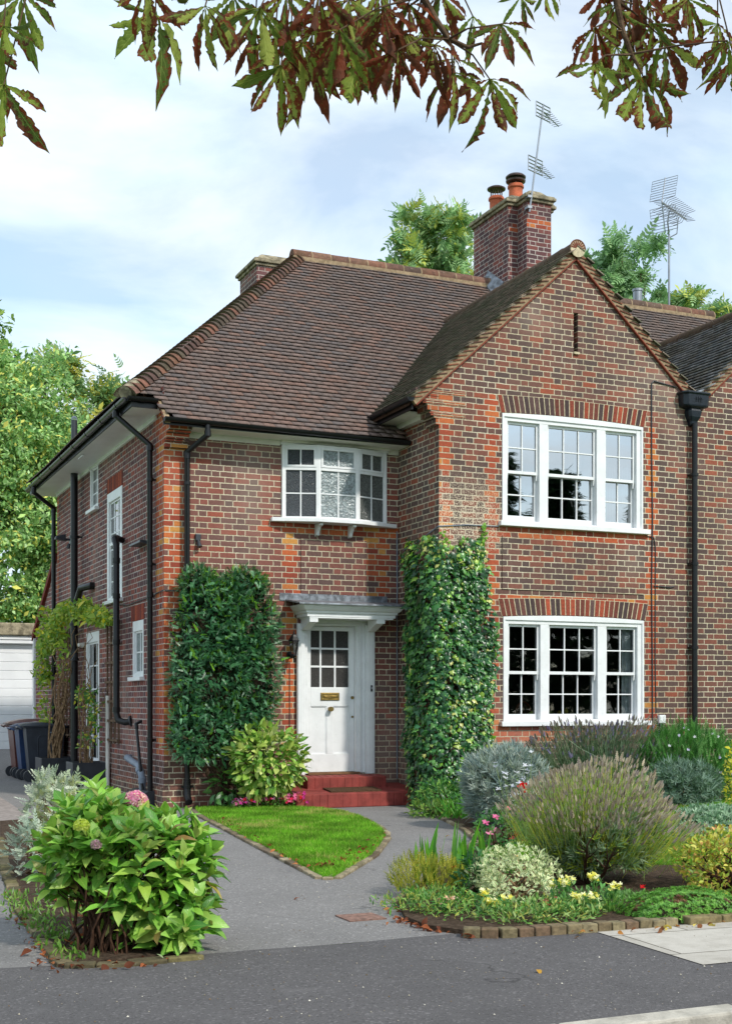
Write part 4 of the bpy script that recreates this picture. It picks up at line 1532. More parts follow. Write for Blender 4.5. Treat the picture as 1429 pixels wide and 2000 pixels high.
def tiles(name, org, e, s, length, slope, mat, cols, parent, keep=None, gauge=.105, tw=.168, seed=1, probs=None, sag=0.012):
    """courses of plain tiles on a slope; org = eave corner, e = along the eave, s = up the slope"""
    g = np.random.default_rng(seed)
    org, e, s = np.array(org, float), np.array(e, float), np.array(s, float)
    n = np.cross(e, s)
    n /= np.linalg.norm(n)
    if n[2] < 0: n = -n
    rows = int(slope / gauge) + 1
    cnt = int(length / tw) + 2
    J, I = np.meshgrid(np.arange(rows), np.arange(cnt), indexing='ij')
    J, I = J.ravel(), I.ravel()
    a = (I - 0.5 * (J % 2)) * tw + g.normal(0, .002, len(I)) + (g.normal(0, .006, rows))[J]
    b = J * gauge + g.normal(0, .0012, len(I))
    ctr = org + a[:, None] * e + (b + gauge * .5)[:, None] * s
    if keep is not None:
        k = keep(ctr)
        a, b, ctr, J, I = a[k], b[k], ctr[k], J[k], I[k]
    N_ = len(a)
    w2, Lt, th = tw / 2 - .0016, gauge * 1.22, .018
    # template: tail at 0 (raised), head at Lt ; slight camber across
    tv = []
    for (x, zc) in ((-w2, 0), (0, .0008), (w2, 0)):
        for (y, zl) in ((0, .034), (Lt, .002)):
            tv.append((x, y, zl + zc + .014))
    for (x, zc) in ((-w2, 0), (0, .0008), (w2, 0)):
        tv.append((x, 0, .033 + zc))
    tv += [(-w2, Lt, .002), (w2, Lt, .002)]
    tv = np.array(tv)
    tf = [(0, 2, 3, 1), (2, 4, 5, 3), (6, 7, 2, 0), (7, 8, 4, 2), (6, 0, 1, 9), (4, 8, 10, 5)]
    k = len(tv)
    lift = g.random(N_) * .004 + sag * np.sin(a * .9 + 1.3 * seed) * np.sin(b * 1.1 + seed)
    rot = g.normal(0, .007, N_)
    tilt = g.normal(0, .008, N_)
    X = tv[None, :, 0] + rot[:, None] * tv[None, :, 1]
    Y = tv[None, :, 1] - rot[:, None] * tv[None, :, 0]
    Z = tv[None, :, 2] + lift[:, None] + tilt[:, None] * tv[None, :, 0]
    P = org + (a[:, None] + X)[..., None] * e + (b[:, None] + Y)[..., None] * s + Z[..., None] * n
    V = P.reshape(-1, 3).astype(np.float32)
    F = (np.arange(N_)[:, None, None] * k + np.array(tf)[None]).reshape(-1, 4)
    me = bpy.data.meshes.new(name)
    me.vertices.add(len(V))
    me.vertices.foreach_set('co', V.ravel())
    me.loops.add(F.size)
    me.loops.foreach_set('vertex_index', F.ravel().astype(np.int32))
    me.polygons.add(len(F))
    me.polygons.foreach_set('loop_start', (np.arange(len(F)) * 4).astype(np.int32))
    me.update(calc_edges=True)
    ca = me.color_attributes.new('col', 'FLOAT_COLOR', 'POINT')
    A = np.array(cols)
    # patchy choice of colours: neighbours tend to match
    pat = np.sin(a * 1.1 + seed) * np.sin(b * 1.4 + 2 * seed) * .35 + g.normal(0, .5, N_)
    q = np.clip((np.argsort(np.argsort(pat)) / N_ * len(A)).astype(int), 0, len(A) - 1)
    C = np.ones((N_, 4), dtype=np.float32)
    C[:, :3] = np.clip(A[q] * (1 + g.normal(0, .07, (N_, 1))), .002, 1)
    ca.data.foreach_set('color', np.repeat(C, k, axis=0).ravel())
    me.materials.append(mat)
    o = bpy.data.objects.new(name, me)
    link(o, parent)
    return o


ca_, sa_ = 1 / math.sqrt(1 + T * T), T / math.sqrt(1 + T * T)
TC = [c3(108, 99, 98), c3(112, 100, 97), c3(115, 101, 97), c3(117, 102, 97), c3(119, 103, 97), c3(121, 103, 97), c3(124, 103, 96), c3(128, 103, 94)]
TM = [c3(112, 108, 92), c3(120, 114, 98), c3(130, 120, 106), c3(118, 116, 96), c3(136, 124, 110), c3(142, 126, 112)]
TN = [c3(116, 118, 118), c3(126, 126, 126), c3(134, 132, 130), c3(108, 104, 98), c3(118, 116, 108)]  # wet grey, with the slope's bluish sheen put into the colour


def keep_front(c):
    x, y = c[:, 0], c[:, 1]
    ok = (x > y - .50) & (x < 7.35)
    ok &= ~((y < .05) & ((x < -.06) | (x > BAYX - .05)))
    ok &= ~((x > 3.6) & (y < 0.0))
    return ok & (y < RY)


tiles('roof_tiles', (-.55, -.36, EAVEZ(-.36)), (1, 0, 0), (0, ca_, sa_), 8.0, 5.55, M['tile'], TC, roof, keep_front, seed=2)


def keep_n(c):
    x, y = c[:, 0], c[:, 1]
    return (x > 7.35) & (x < 14.7 - (y - .50)) & (y < RY) & (y > 0.0)


tiles('roof_tiles', (7.2, -.36, EAVEZ(-.36)), (1, 0, 0), (0, ca_, sa_), 8.0, 5.55, M['tile'], TC[:5], nroof, keep_n, seed=3)
# left slope over the hip end (faces -X)
tiles('roof_tiles', (-.50, 7.35, 5.22), (0, -1, 0), (ca_, 0, sa_), 7.4, 5.0, M['tile'], TC, roof,
      lambda c: (c[:, 1] > c[:, 0] + .5) & (c[:, 1] < 7.35 - (c[:, 0] + .45)), seed=5)


def gable_roof(parent, xr, name='gable_roof', left_cols=TM, mat='tile_moss', x_eave=2.87, right_eave=7.35, seed=7):
    zr = 7.49
    m = MB()
    yb = 2.75
    m.prism([(x_eave + (xr - RX), BAYY + .02, zr - .05 - T * (RX - x_eave)), (xr, BAYY + .02, zr - .05), (xr, BAYY + .02, zr - .09), (x_eave + (xr - RX), BAYY + .02, zr - .09 - T * (RX - x_eave))], (0, yb - BAYY, 0))
    m.prism([(xr, BAYY + .02, zr - .05), (right_eave, BAYY + .02, zr - .05 - T * (right_eave - xr)), (right_eave, BAYY + .02, zr - .09 - T * (right_eave - xr)), (xr, BAYY + .02, zr - .09)], (0, yb - BAYY, 0))
    gr = m.build(name, M['darktwig'], parent)
    xe = x_eave + (xr - RX)
    ze = zr - T * (xr - xe) - .02

    def kl(c):
        return (c[:, 1] < .08 + (c[:, 0] - xe) * 1.06 + .15) & (c[:, 0] < xr)
    tiles('roof_tiles', (xe, yb, ze), (0, -1, 0), (ca_, 0, sa_), yb - BAYY - .0, (xr - xe) / ca_, M[mat], left_cols, gr, kl, seed=seed)
    tiles('roof_tiles', (right_eave, BAYY + .08, zr - T * (right_eave - xr) - .02), (0, 1, 0), (-ca_, 0, sa_), yb - BAYY, (right_eave - xr) / ca_, M[mat], left_cols, gr,
          lambda c: (c[:, 0] > xr), seed=seed + 1)
    # verge: undercloak strip, mortar and slanting tile ends
    mo, sl = MB(), MB()
    g = random.Random(seed)
    for sgn, xend in ((-1, x_eave + .0 + (xr - RX)), (1, right_eave)):
        if sgn == 1: xend = right_eave - .10
        Ls = abs(xend - xr) / ca_
        d = Vector((sgn * ca_, 0, -sa_))
        nrm = Vector((sgn * sa_, 0, ca_))
        o0 = Vector((xr, BAYY - .035, zr))
        # mortar band
        a, b = o0 + nrm * .012, o0 + d * Ls + nrm * .012
        mo.prism([tuple(a), tuple(b), tuple(b - nrm * .118), tuple(a - nrm * .118)], (0, .09, 0))
        # red undercloak line
        sl.prism([tuple(a - nrm * .119 - Vector((0, .010, 0))), tuple(b - nrm * .119 - Vector((0, .010, 0))), tuple(b - nrm * .135 - Vector((0, .010, 0))), tuple(a - nrm * .135 - Vector((0, .010, 0)))], (0, .10, 0), c3(138, 70, 54))
        k = int(Ls / .098)
        for i in range(k):
            t0 = i * .098 + .02
            p = o0 + d * t0 + Vector((0, -.012, 0))
            # tile end: thin sliver leaning off the slope line
            ln = .175 * g.uniform(.9, 1.1)
            dd = d * -math.cos(.52) - nrm * math.sin(.52)
            q0 = p - nrm * .006 + d * .098
            q1 = q0 + dd * ln
            col = c3(*g.choice([(134, 84, 66), (120, 76, 62), (150, 92, 70), (108, 74, 64)]))
            sl.prism([tuple(q0), tuple(q1), tuple(q1 + nrm * .013), tuple(q0 + nrm * .020)], (0, .04, 0), col)
    mo.build('verge_mortar', M['verge_mortar'], gr)
    sl.build('verge_tiles', M['arch'], gr)
    # ridge
    rd = MB()
    y = BAYY - .06
    i = 0
    while y < yb - .05:
        y2 = min(y + .30, yb)
        kk = g.uniform(.85, 1.15)
        rd.tube([(xr, y + .003, zr - .028 + g.uniform(-.004, .004)), (xr, y2 - .003, zr - .028)], [.105, .098], 18, col=tuple(v * kk for v in c3(98, 80, 66)))
        y = y2
    rd.build('ridge_tiles', M['ridge'], gr, smooth=True)
    # decorated end: fan of tile slips in mortar
    fan = MB()
    cx, cy, cz = xr, BAYY - .066, zr - .028
    fan.tube([(cx, cy, cz), (cx, cy - .012, cz)], .115, 24)
    fan.build('ridge_end', M['mortar'], gr)
    fan = MB()
    fan.tube([(cx + .116 * math.cos(t), cy - .01, cz + .116 * math.sin(t)) for t in [math.pi * (i / 16) for i in range(17)]], .010, 6, col=c3(128, 88, 66))
    for i in range(9):
        t = math.pi * (i + .5) / 9
        u, v_ = math.cos(t), math.sin(t)
        fan.prism([(cx + u * .025 - v_ * .007, cy - .015, cz + v_ * .025 + u * .007), (cx + u * .103 - v_ * .011, cy - .015, cz + v_ * .103 + u * .011),
                   (cx + u * .103 + v_ * .011, cy - .015, cz + v_ * .103 - u * .011), (cx + u * .025 + v_ * .007, cy - .015, cz + v_ * .025 - u * .007)], (0, .008, 0), c3(128, 74, 56))
    fan.build('fan_slips', M['arch'], gr)
    return gr


gable_roof(house, RX, seed=7)
gable_roof(nbr, 9.36, left_cols=TN, x_eave=3.33, right_eave=11.83, seed=17)

# bonnet hips
bn, bm_ = MB(), MB()
g = random.Random(2)
h = Vector((1, 1, T)).normalized()
up = Vector((-.5, -.5, 0))
nh = (Vector((-1, -1, 0)).normalized() * sa_ * .78 + Vector((0, 0, 1)) * ca_).normalized()
nh = (nh - h * nh.dot(h)).normalized()
sd = h.cross(nh).normalized()
Lh = Vector((R0 + .45, R0 + .45, T * (R0 + .45))).length
nb = int(Lh / .124)
for i in range(nb + 1):
    c = Vector((-.45, .05, 5.26)) + h * (i * .124)
    # the lowest courses kick out a little
    kick = .06 * math.exp(-(i * .124) / .45)
    c = c + Vector((-.5, -.5, 0)) * kick
    k = g.uniform(.75, 1.2)
    col = tuple(v * k for v in c3(*g.choice([(112, 82, 72), (96, 74, 68), (128, 88, 74), (88, 76, 66)])))
    n = 10
    lo, hi = [], []
    for j in range(n + 1):
        t = math.radians(-72 + 144 * j / n)
        for r, arr, dz, off in ((.155, lo, .045, -.02), (.135, hi, .0, .20)):
            p = c + h * off + nh * (r * math.cos(t) - .105 + dz) + sd * (r * 1.12 * math.sin(t)) - h * (abs(math.sin(t)) ** 2 * .035)
            arr.append(tuple(p))
    lo2 = [tuple(Vector(p) - nh * .016) for p in lo]
    vs = lo + hi + lo2
    q = n + 1
    fs = [(j, j + 1, q + j + 1, q + j) for j in range(n)] + [(2 * q + j, 2 * q + j + 1, j + 1, j) for j in range(n)]
    bn._add(vs, fs, col)
    # mortar bedding showing under the tail
    bm_._add([tuple(Vector(p) + h * .012) for p in lo2] + [tuple(c + h * .012 + nh * (-.06) + sd * (.11 * math.sin(math.radians(-72 + 144 * j / n)))) for j in range(n + 1)],
             [(j, q + j, q + j + 1, j + 1) for j in range(n)])
hips = bn.build('hip_tiles', M['ridge'], roof, smooth=False)
bm_.build('hip_mortar', M['concrete'], roof)
# rounded end of the hip over the gutter corner
m = MB()
m.tube([(-.50, .0, 5.245), (-.30, .20, 5.39)], [.09, .11], 14)
m.build('hip_end', M['concrete'], roof, smooth=True)


# main ridge
def ridge(parent, xa, xb, seed):
    g = random.Random(seed)
    rd, mm = MB(), MB()
    x = xa
    while x < xb - .02:
        x2 = min(x + .33, xb)
        k = g.uniform(.8, 1.2)
        base = c3(*g.choice([(130, 92, 76), (118, 88, 76), (102, 82, 72), (140, 104, 88)]))
        dz = g.uniform(-.005, .005)
        rd.tube([(x + .006, RY, RZ + .035 + dz), (x2 - .006, RY, RZ + .035 + dz)], .118, 20, col=tuple(v * k for v in base))
        mm.tube([(x2 - .010, RY, RZ + .034), (x2 + .010, RY, RZ + .034)], .121, 20)
        x = x2
    mm.box(xa, RY - .125, RZ - .06, xb, RY - .085, RZ + .015)
    rd.build('ridge_tiles', M['ridge'], parent, smooth=True)
    mm.build('ridge_mortar', M['verge_mortar'], parent)


ridge(roof, 3.10, 7.0, 1)
ridge(nroof, 7.7, 11.55, 2)

# short tiled verge at the foot of the front slope
m = MB()
m.prism([(-.085, -.37, 4.885), (-.085, .06, 5.275), (-.085, .06, 5.215), (-.085, -.37, 4.835)], (.07, 0, 0))
m.build('verge_mortar', M['verge_mortar'], roof)
m = MB()
for i in range(5):
    yy = -.34 + i * .075
    zz_ = EAVEZ(yy) + .02
    m.prism([(-.10, yy, zz_ - .02), (-.10, yy + .09, zz_ + .028), (-.10, yy + .09, zz_ + .042), (-.10, yy, zz_ - .005)], (.05, 0, 0), c3(120, 70, 56))
m.build('verge_tiles', M['arch'], roof)

# ================================================================== CHIMNEYS
def chimney(parent, boxes, ztop, capbox, name='chimney'):
    m = MB()
    for b in boxes: m.box(*b)
    ch_ = m.build(name, M['brick_chimney'], parent)
    c = MB()
    for b in boxes:
        x0, y0, _, x1, y1, _ = b
        for k, (o_, za, zb) in enumerate(((.035, ztop - .03, ztop + .02), (.07, ztop + .02, ztop + .075), (.05, ztop + .075, ztop + .10))):
            c.box(x0 - o_ - .001 * k, y0 - o_, za, x1 + o_, y1 + o_, zb)
    c.build('cap', M['concrete'], ch_, bevel=0.015)
    f = MB()
    for b in boxes:
        x0, y0, _, x1, y1, _ = b
        f.hexa([(x0, y0, ztop + .10), (x1, y0, ztop + .10), (x1, y1, ztop + .10), (x0, y1, ztop + .10),
                (x0 + .12, y0 + .12, ztop + .22), (x1 - .12, y0 + .12, ztop + .22), (x1 - .12, y1 - .12, ztop + .22), (x0 + .12, y1 - .12, ztop + .22)])
    f.build('flaunching', M['concrete'], ch_, bevel=0.03)
    return ch_


chim = chimney(house, [(6.995, 2.80, 7.6, 7.47, 3.10, 9.86), (6.81, 3.101, 7.6, 7.66, 4.33, 9.90)], 9.84, None)
# the side step in the stack: wider rear body
def pot(x, y, z, hgt, r, cowl, parent):
    m = MB()
    m.lathe((x, y, z), [(r * 1.12, 0), (r * 1.08, hgt * .35), (r * 1.0, hgt * .40), (r, hgt * .80), (r * 1.18, hgt * .84), (r * 1.18, hgt * .93), (r * 1.02, hgt), (r * .8, hgt), (r * .8, hgt * .9)], 22)
    p = m.build('chimney_pot', M['terracotta'], parent, smooth=True)
    c = MB()
    if cowl == 'disc':
        c.lathe((x, y, z + hgt + .02), [(r * .9, 0), (r * 1.4, .02), (r * 1.45, .045), (r * .9, .05)], 22)
        for i in range(6):
            t = i * math.pi / 3
            c.tube([(x + r * .8 * math.cos(t), y + r * .8 * math.sin(t), z + hgt - .02), (x + r * .8 * math.cos(t), y + r * .8 * math.sin(t), z + hgt + .13)], .012, 6)
        c.lathe((x, y, z + hgt + .11), [(r * 1.45, 0), (r * 1.48, .02), (r * 1.2, .05), (r * .4, .07)], 22)
    else:
        for i in range(14):
            t = i * math.pi / 7
            c.tube([(x + r * .85 * math.cos(t), y + r * .85 * math.sin(t), z + hgt - .02), (x + r * .85 * math.cos(t), y + r * .85 * math.sin(t), z + hgt + .15)], .005, 5)
        c.lathe((x, y, z + hgt + .13), [(r * 1.35, 0), (r * 1.38, .02), (r * 1.0, .045), (r * .2, .06)], 22)
    c.build('cowl', M['cowl'], parent, smooth=True)


pot(7.20, 3.52, 9.98, .40, .120, 'disc', chim)
pot(7.12, 4.06, 9.98, .36, .120, 'cage', chim)
m = MB()
m.hexa([(6.66, 3.25, 8.22), (6.808, 3.25, 8.26), (6.808, 3.72, 8.64), (6.66, 3.68, 8.62), (6.66, 3.25, 8.27), (6.80, 3.25, 8.56), (6.80, 3.80, 8.92), (6.66, 3.70, 8.68)])
m.build('lead_flashing', M['lead'], chim)
chimney(house, [(2.96, 5.0, 5.5, 3.9, 5.92, 8.92)], 8.89, None)

# metal flue on the neighbour's roof
m = MB()
m.lathe((10.20, 4.15, 8.1), [(.085, 0), (.085, .98), (.10, .98), (.10, 1.02), (.03, 1.03)], 18)
m.build('flue', M['alu'], nbr, smooth=True)
# ================================================================== FRONT DOOR
m = MB()
dy = 0.055                                  # face of the door leaf
m.box(1.953, dy, 0.415, 2.025, dy + .045, 2.375)          # stiles and rails
m.box(2.575, dy, 0.415, 2.655, dy + .045, 2.375)
m.box(2.025, dy + .0005, 2.315, 2.575, dy + .045, 2.375)
m.box(2.025, dy + .0005, 1.30, 2.575, dy + .045, 1.555)
m.box(2.025, dy + .0005, 0.415, 2.575, dy + .045, 0.655)
m.box(2.255, dy + .0005, 0.655, 2.345, dy + .045, 1.30)
for a, b in ((2.025, 2.255), (2.345, 2.575)):
    m.box(a, dy + .018, .655, b, dy + .04, 1.30)
    for (p0, p1, q0, q1) in ((a, a + .012, .655, 1.30), (b - .012, b, .655, 1.30), (a + .012, b - .012, .655, .667), (a + .012, b - .012, 1.288, 1.30)):
        m.box(p0, dy + .008, q0, p1, dy + .018, q1)
door = m.build('front_door', M['white'], house, bevel=0.003)
m = MB()
for xx in (2.168, 2.377):
    m.box(xx - .013, dy + .006, 1.555, xx + .013, dy + .04, 2.315)
for zz_ in (1.832, 2.075):
    for a, b in ((2.025, 2.155), (2.181, 2.364), (2.390, 2.575)):
        m.box(a, dy + .006, zz_ - .013, b, dy + .04, zz_ + .013)
m.build('glazing_bars', M['white'], door, bevel=0.003)
m = MB()
m.box(2.02, dy + .018, 1.55, 2.58, dy + .024, 2.32)
m.build('pane', obscure_glass('door_glass', (0.058, 0.055, 0.053), 120, 0.4), door)
m = MB()
m.box(2.165, dy - .012, 1.378, 2.435, dy, 1.482)
m.box(2.178, dy - .016, 1.391, 2.422, dy - .012, 1.398)
m.box(2.178, dy - .016, 1.462, 2.422, dy - .012, 1.469)
m.box(2.205, dy - .020, 1.412, 2.395, dy - .012, 1.446)
m.tube([(2.22, dy - .024, 1.425), (2.30, dy - .032, 1.420), (2.38, dy - .024, 1.425)], .006, 8)
m.build('letterbox', M['brass'], door, bevel=0.003)
m = MB()
m.tube([(2.30, dy, 1.262), (2.30, dy - .035, 1.262), (2.30, dy - .045, 1.262), (2.30, dy - .075, 1.262)], [.030, .016, .034, .030], 16)
m.build('door_knob', M['brass'], door, smooth=True)
for zz_, r in ((1.415, .022), (1.155, .015)):
    m = MB()
    m.tube([(2.628, dy, zz_), (2.628, dy - .012, zz_)], r, 16)
    m.tube([(2.628, dy - .012, zz_), (2.628, dy - .015, zz_)], r * .45, 10)
    m.build('keyhole', M['brass'], door)
# frame, pilasters
m = MB()
m.box(1.86, -.02, 0.40, 1.952, .10, 2.52)
m.box(2.656, -.005, 0.40, 2.83, .10, 2.52)
m.box(1.952, -.018, 2.378, 2.656, .10, 2.52)
m.box(1.79, -.055, 0.385, 1.90, -.021, 2.40)
m.box(2.785, -.055, 0.385, 2.915, -.0055, 2.40)
m.box(1.80, -.068, 0.385, 1.865, -.056, 2.40)
m.box(2.815, -.068, 0.385, 2.885, -.056, 2.40)
m.box(2.700, -.030, 0.40, 2.722, -.0055, 2.38)
m.box(1.952, -.03, 2.385, 2.70, -.0185, 2.405)
frm = m.build('door_frame', M['white'], house, bevel=0.004)
boxobj('threshold', simple_mat('oak_sill', c3(122, 92, 66), .8, .2, var=.2), frm, 1.953, -.05, 0.385, 2.70, .10, .412)
m = MB()
m.box(2.845, -.082, 1.50, 2.870, -.069, 1.585)
bell = m.build('doorbell', M['black_plastic'], frm, bevel=0.003)
m = MB()
m.tube([(2.857, -.083, 1.545), (2.857, -.088, 1.545)], .007, 10)
m.build('bell_push', M['white'], bell)
# canopy: moulded cornice with lead roof on two brackets
cp = MB()
prof = [(0.00, 2.475), (.405, 2.475), (.405, 2.515), (.425, 2.52), (.43, 2.545), (.455, 2.56), (.485, 2.60), (.495, 2.615), (.495, 2.63), (0.00, 2.63)]
n = len(prof)
x0, x1 = 1.80, 3.06
vs, fs = [], []
# a mitred sweep left-return / front / right-return
for (d, z) in prof:
    e = max(0.0, d - .405)
    o = e if d > 0 else 0
    vs.append((x0 - o, 0.0, z))
for (d, z) in prof:
    e = max(0.0, d - .405)
    o = e if d > 0 else 0
    vs.append((x0 - o, -d, z))
for (d, z) in prof:
    e = max(0.0, d - .405)
    o = e if d > 0 else 0
    vs.append((x1 + o, -d, z))
for (d, z) in prof:
    e = max(0.0, d - .405)
    o = e if d > 0 else 0
    vs.append((x1 + o, 0.0, z))
for k in range(3):
    for j in range(1, n - 2):
        a = k * n + j
        fs.append((a, a + 1, a + n + 1, a + n))
fs.append((0, n, 2 * n, 3 * n))
fs.append((1, n + 1, 2 * n + 1, 3 * n + 1))
cp._add(vs, fs)
cp.box(1.72, -.49, 2.60, 3.13, -.0, 2.629)
canopy = cp.build('door_canopy', M['white'], house)
m = MB()
m.box(1.83, -.40, 2.455, 3.03, -.021, 2.4745)
m.build('canopy_soffit', M['white'], canopy)
m = MB()
m.prism([(1.64, 0, 2.70), (1.64, -.47, 2.632), (1.64, -.525, 2.632), (1.64, -.535, 2.622), (1.64, -.535, 2.640), (1.64, -.52, 2.650), (1.64, 0, 2.72)], (1.56, 0, 0))
g = random.Random(8)
m.box(1.56, -.012, 2.70, 3.12, -.001, 2.80)
for i in range(5):
    xx = 1.62 + i * .36
    m.box(xx, -.017, 2.70, xx + .012, -.012, 2.80)
ld_ = m.build('lead_roof', M['lead'], canopy, bevel=0.003)
for a, b in ((1.84, 1.95), (2.80, 2.91)):
    m = MB()
    m.prism([(a, -.069, 2.47), (a, -.39, 2.47), (a, -.39, 2.40), (a, -.33, 2.395), (a, -.10, 2.31), (a, -.069, 2.31)], (b - a, 0, 0))
    m.box(a - .005, -.395, 2.40, b + .005, -.30, 2.47)
    m.box(a - .012, -.085, 2.315, b + .012, -.069, 2.335)
    m.build('bracket', M['white'], canopy, bevel=0.004)


# red painted brick steps
def step_brick(mb, x0, x1, y0, y1, z1, bw=.105):
    """bricks on edge along the front, smooth tread behind"""
    x = x0
    g = random.Random(int(z1 * 100))
    while x < x1 - .02:
        x2 = min(x + bw, x1)
        j = g.gauss(0, .002)
        zb = 0.0 if z1 < .25 else .20
        a_, b_, c_, d_ = x + .0015, x2 - .0015, y0 + j, y0 + .22
        mb.hexa([(a_, c_, zb), (b_, c_, zb), (b_, d_, zb), (a_, d_, zb), (a_, c_, z1 - .018), (b_, c_, z1 - .018), (b_, d_, z1 + .003), (a_, d_, z1 + .003)])
        x = x2


m = MB()
step_brick(m, 1.50, BAYX - .01, -.80, -.40, 0.196)
m.hexa([(1.50, -.795, 0), (BAYX - .01, -.795, 0), (BAYX - .01, -.02, 0), (1.50, -.02, 0), (1.50, -.795, .183), (BAYX - .01, -.795, .183), (BAYX - .01, -.02, .255), (1.50, -.02, .255)])
m.build('step', M['redpaint'], house, bevel=0.010)
m = MB()
step_brick(m, 1.80, 2.93, -.40, -.08, 0.385)
m.box(1.80, -.395, .19, 2.93, -.03, .368)
m.box(1.78, -.43, .197, 2.95, -.40, .225)
m.build('step', M['redpaint'], house, bevel=0.010)
m = MB()
m.hexa([(2.00, -.72, .186), (2.72, -.72, .186), (2.72, -.44, .214), (2.00, -.44, .214), (2.00, -.72, .204), (2.72, -.72, .204), (2.72, -.44, .232), (2.00, -.44, .232)])
for (x0_, x1_, y0_, y1_) in ((2.00, 2.72, -.72, -.69), (2.00, 2.72, -.47, -.44), (2.00, 2.03, -.69, -.47), (2.69, 2.72, -.69, -.47)):
    za_, zb_2 = .204 + (y0_ + .72) * .1, .204 + (y1_ + .72) * .1
    m.hexa([(x0_, y0_, za_), (x1_, y0_, za_), (x1_, y1_, zb_2), (x0_, y1_, zb_2), (x0_, y0_, za_ + .006), (x1_, y0_, za_ + .006), (x1_, y1_, zb_2 + .006), (x0_, y1_, zb_2 + .006)])
tag(m.build('doormat', M['mat'], bevel=0.002), 'brown bristle doormat on the lower red step', 'doormat')

# carriage lantern beside the door
lan = thing('wall_lantern', 'black carriage lantern on the brick wall left of the door', 'lantern', (1.70, 0, 2.05))
lx, lyy, lz = 1.70, -.17, 2.06
m = MB()
m.lathe((lx, 0, 0), [(0, 0)] * 2, 4) if False else None
m.tube([(lx - .0, -.01, 1.98), (lx, -.10, 1.94), (lx, lyy, 1.965)], .011, 8)
m.tube([(lx, -.0, 1.98), (lx, -.012, 1.98)], .045, 14)
m.tube([(lx, lyy, 1.88), (lx, lyy, 1.98)], [.006, .018], 8)
m.build('bracket', M['black'], lan, smooth=True)
m = MB()
for i in range(6):
    t = math.pi / 3 * i
    m.tube([(lx + .038 * math.cos(t), lyy + .038 * math.sin(t), 1.98), (lx + .062 * math.cos(t), lyy + .062 * math.sin(t), 2.16)], .0055, 5)
m.lathe((lx, lyy, 1.965), [(.042, 0), (.042, .018)], 6)
m.lathe((lx, lyy, 2.155), [(.078, 0), (.078, .012), (.045, .06), (.030, .085), (.012, .10), (.008, .135), (.002, .15)], 6)
m.build('lantern_cage', M['black'], lan)
m = MB()
m.lathe((lx, lyy, 1.985), [(.034, 0), (.056, .168)], 6)
m.build('lantern_glass', glass_mat('lantern_glass', (.75, .75, .72), .1), lan)
m = MB()
m.lathe((lx, lyy, 2.0), [(.014, 0), (.014, .05), (.020, .06), (.020, .10), (.008, .12)], 10)
m.build('bulb', M['cream'], lan, smooth=True)

# movement sensor on the front wall
s_ = thing('security_sensor', 'small black movement sensor on front wall beside downpipe', 'sensor', (0.44, 0, 3.44))
m = MB()
m.box(.405, -.045, 3.43, .475, 0, 3.52)
m.build('sensor_box', M['black_plastic'], s_, bevel=.008)
m = MB()
m.tube([(.44, -.04, 3.43), (.445, -.06, 3.38), (.45, -.075, 3.345)], [.018, .028, .034], 12)
m.build('sensor_head', M['black_plastic'], s_, smooth=True)


# cables
def cable(label, pts, r=.006, mat='black_plastic'):
    m = MB()
    m.tube(pts, r, 6)
    return tag(m.build('cable', M[mat], smooth=True), label, 'cable')


cable('thin black cable running down the brick right of the sash windows',
      [(7.0, BAYY - .012, 5.77), (6.62, BAYY - .012, 5.82), (6.585, BAYY - .012, 5.78), (6.585, BAYY - .012, 4.9), (6.60, BAYY - .012, 3.9), (6.585, BAYY - .012, 3.0), (6.60, BAYY - .012, 1.6), (6.60, BAYY - .012, .6)], .009)
cable('second thin cable beside the first below the upper window',
      [(6.50, BAYY - .012, 3.66), (6.625, BAYY - .012, 3.64), (6.65, BAYY - .012, 3.5), (6.645, BAYY - .012, 2.0), (6.66, BAYY - .012, 1.2)], .006)
cable('short cable branching right under the upper window', [(6.62, BAYY - .014, 2.97), (6.90, BAYY - .014, 2.96), (6.97, BAYY - .014, 2.975)], .007)
cable('grey cable clipped across the door wall into the inner corner', [(3.265, -.014, 3.7), (3.268, -.014, 2.9), (3.266, -.014, 1.9), (3.268, -.014, .3)], .008, 'grey_plastic')
cable('grey cable sagging over the bay wall above the ivy', [(3.275, -.2, 3.42), (3.275, -.7, 3.50), (3.275, -1.25, 3.62), (3.7, BAYY - .014, 3.66), (4.16, BAYY - .014, 3.665)], .006, 'grey_plastic')
cable('thin cable crossing the side wall above the small window', [(-.014, 2.9, 2.80), (-.014, 1.9, 2.72), (-.014, .5, 2.75), (-.014, .03, 2.78), (.02, -.012, 2.78), (.20, -.012, 2.78)], .007)
cable('thin cable hanging beside the door frame', [(1.70, -.01, 1.9), (1.70, -.01, .7)], .004)
m = MB()
m.box(6.69, BAYY - .05, 1.06, 6.80, BAYY, 1.175)
tag(m.build('junction_box', M['white'], bevel=.008), 'small white junction box on brick wall right of sill', 'junction box')


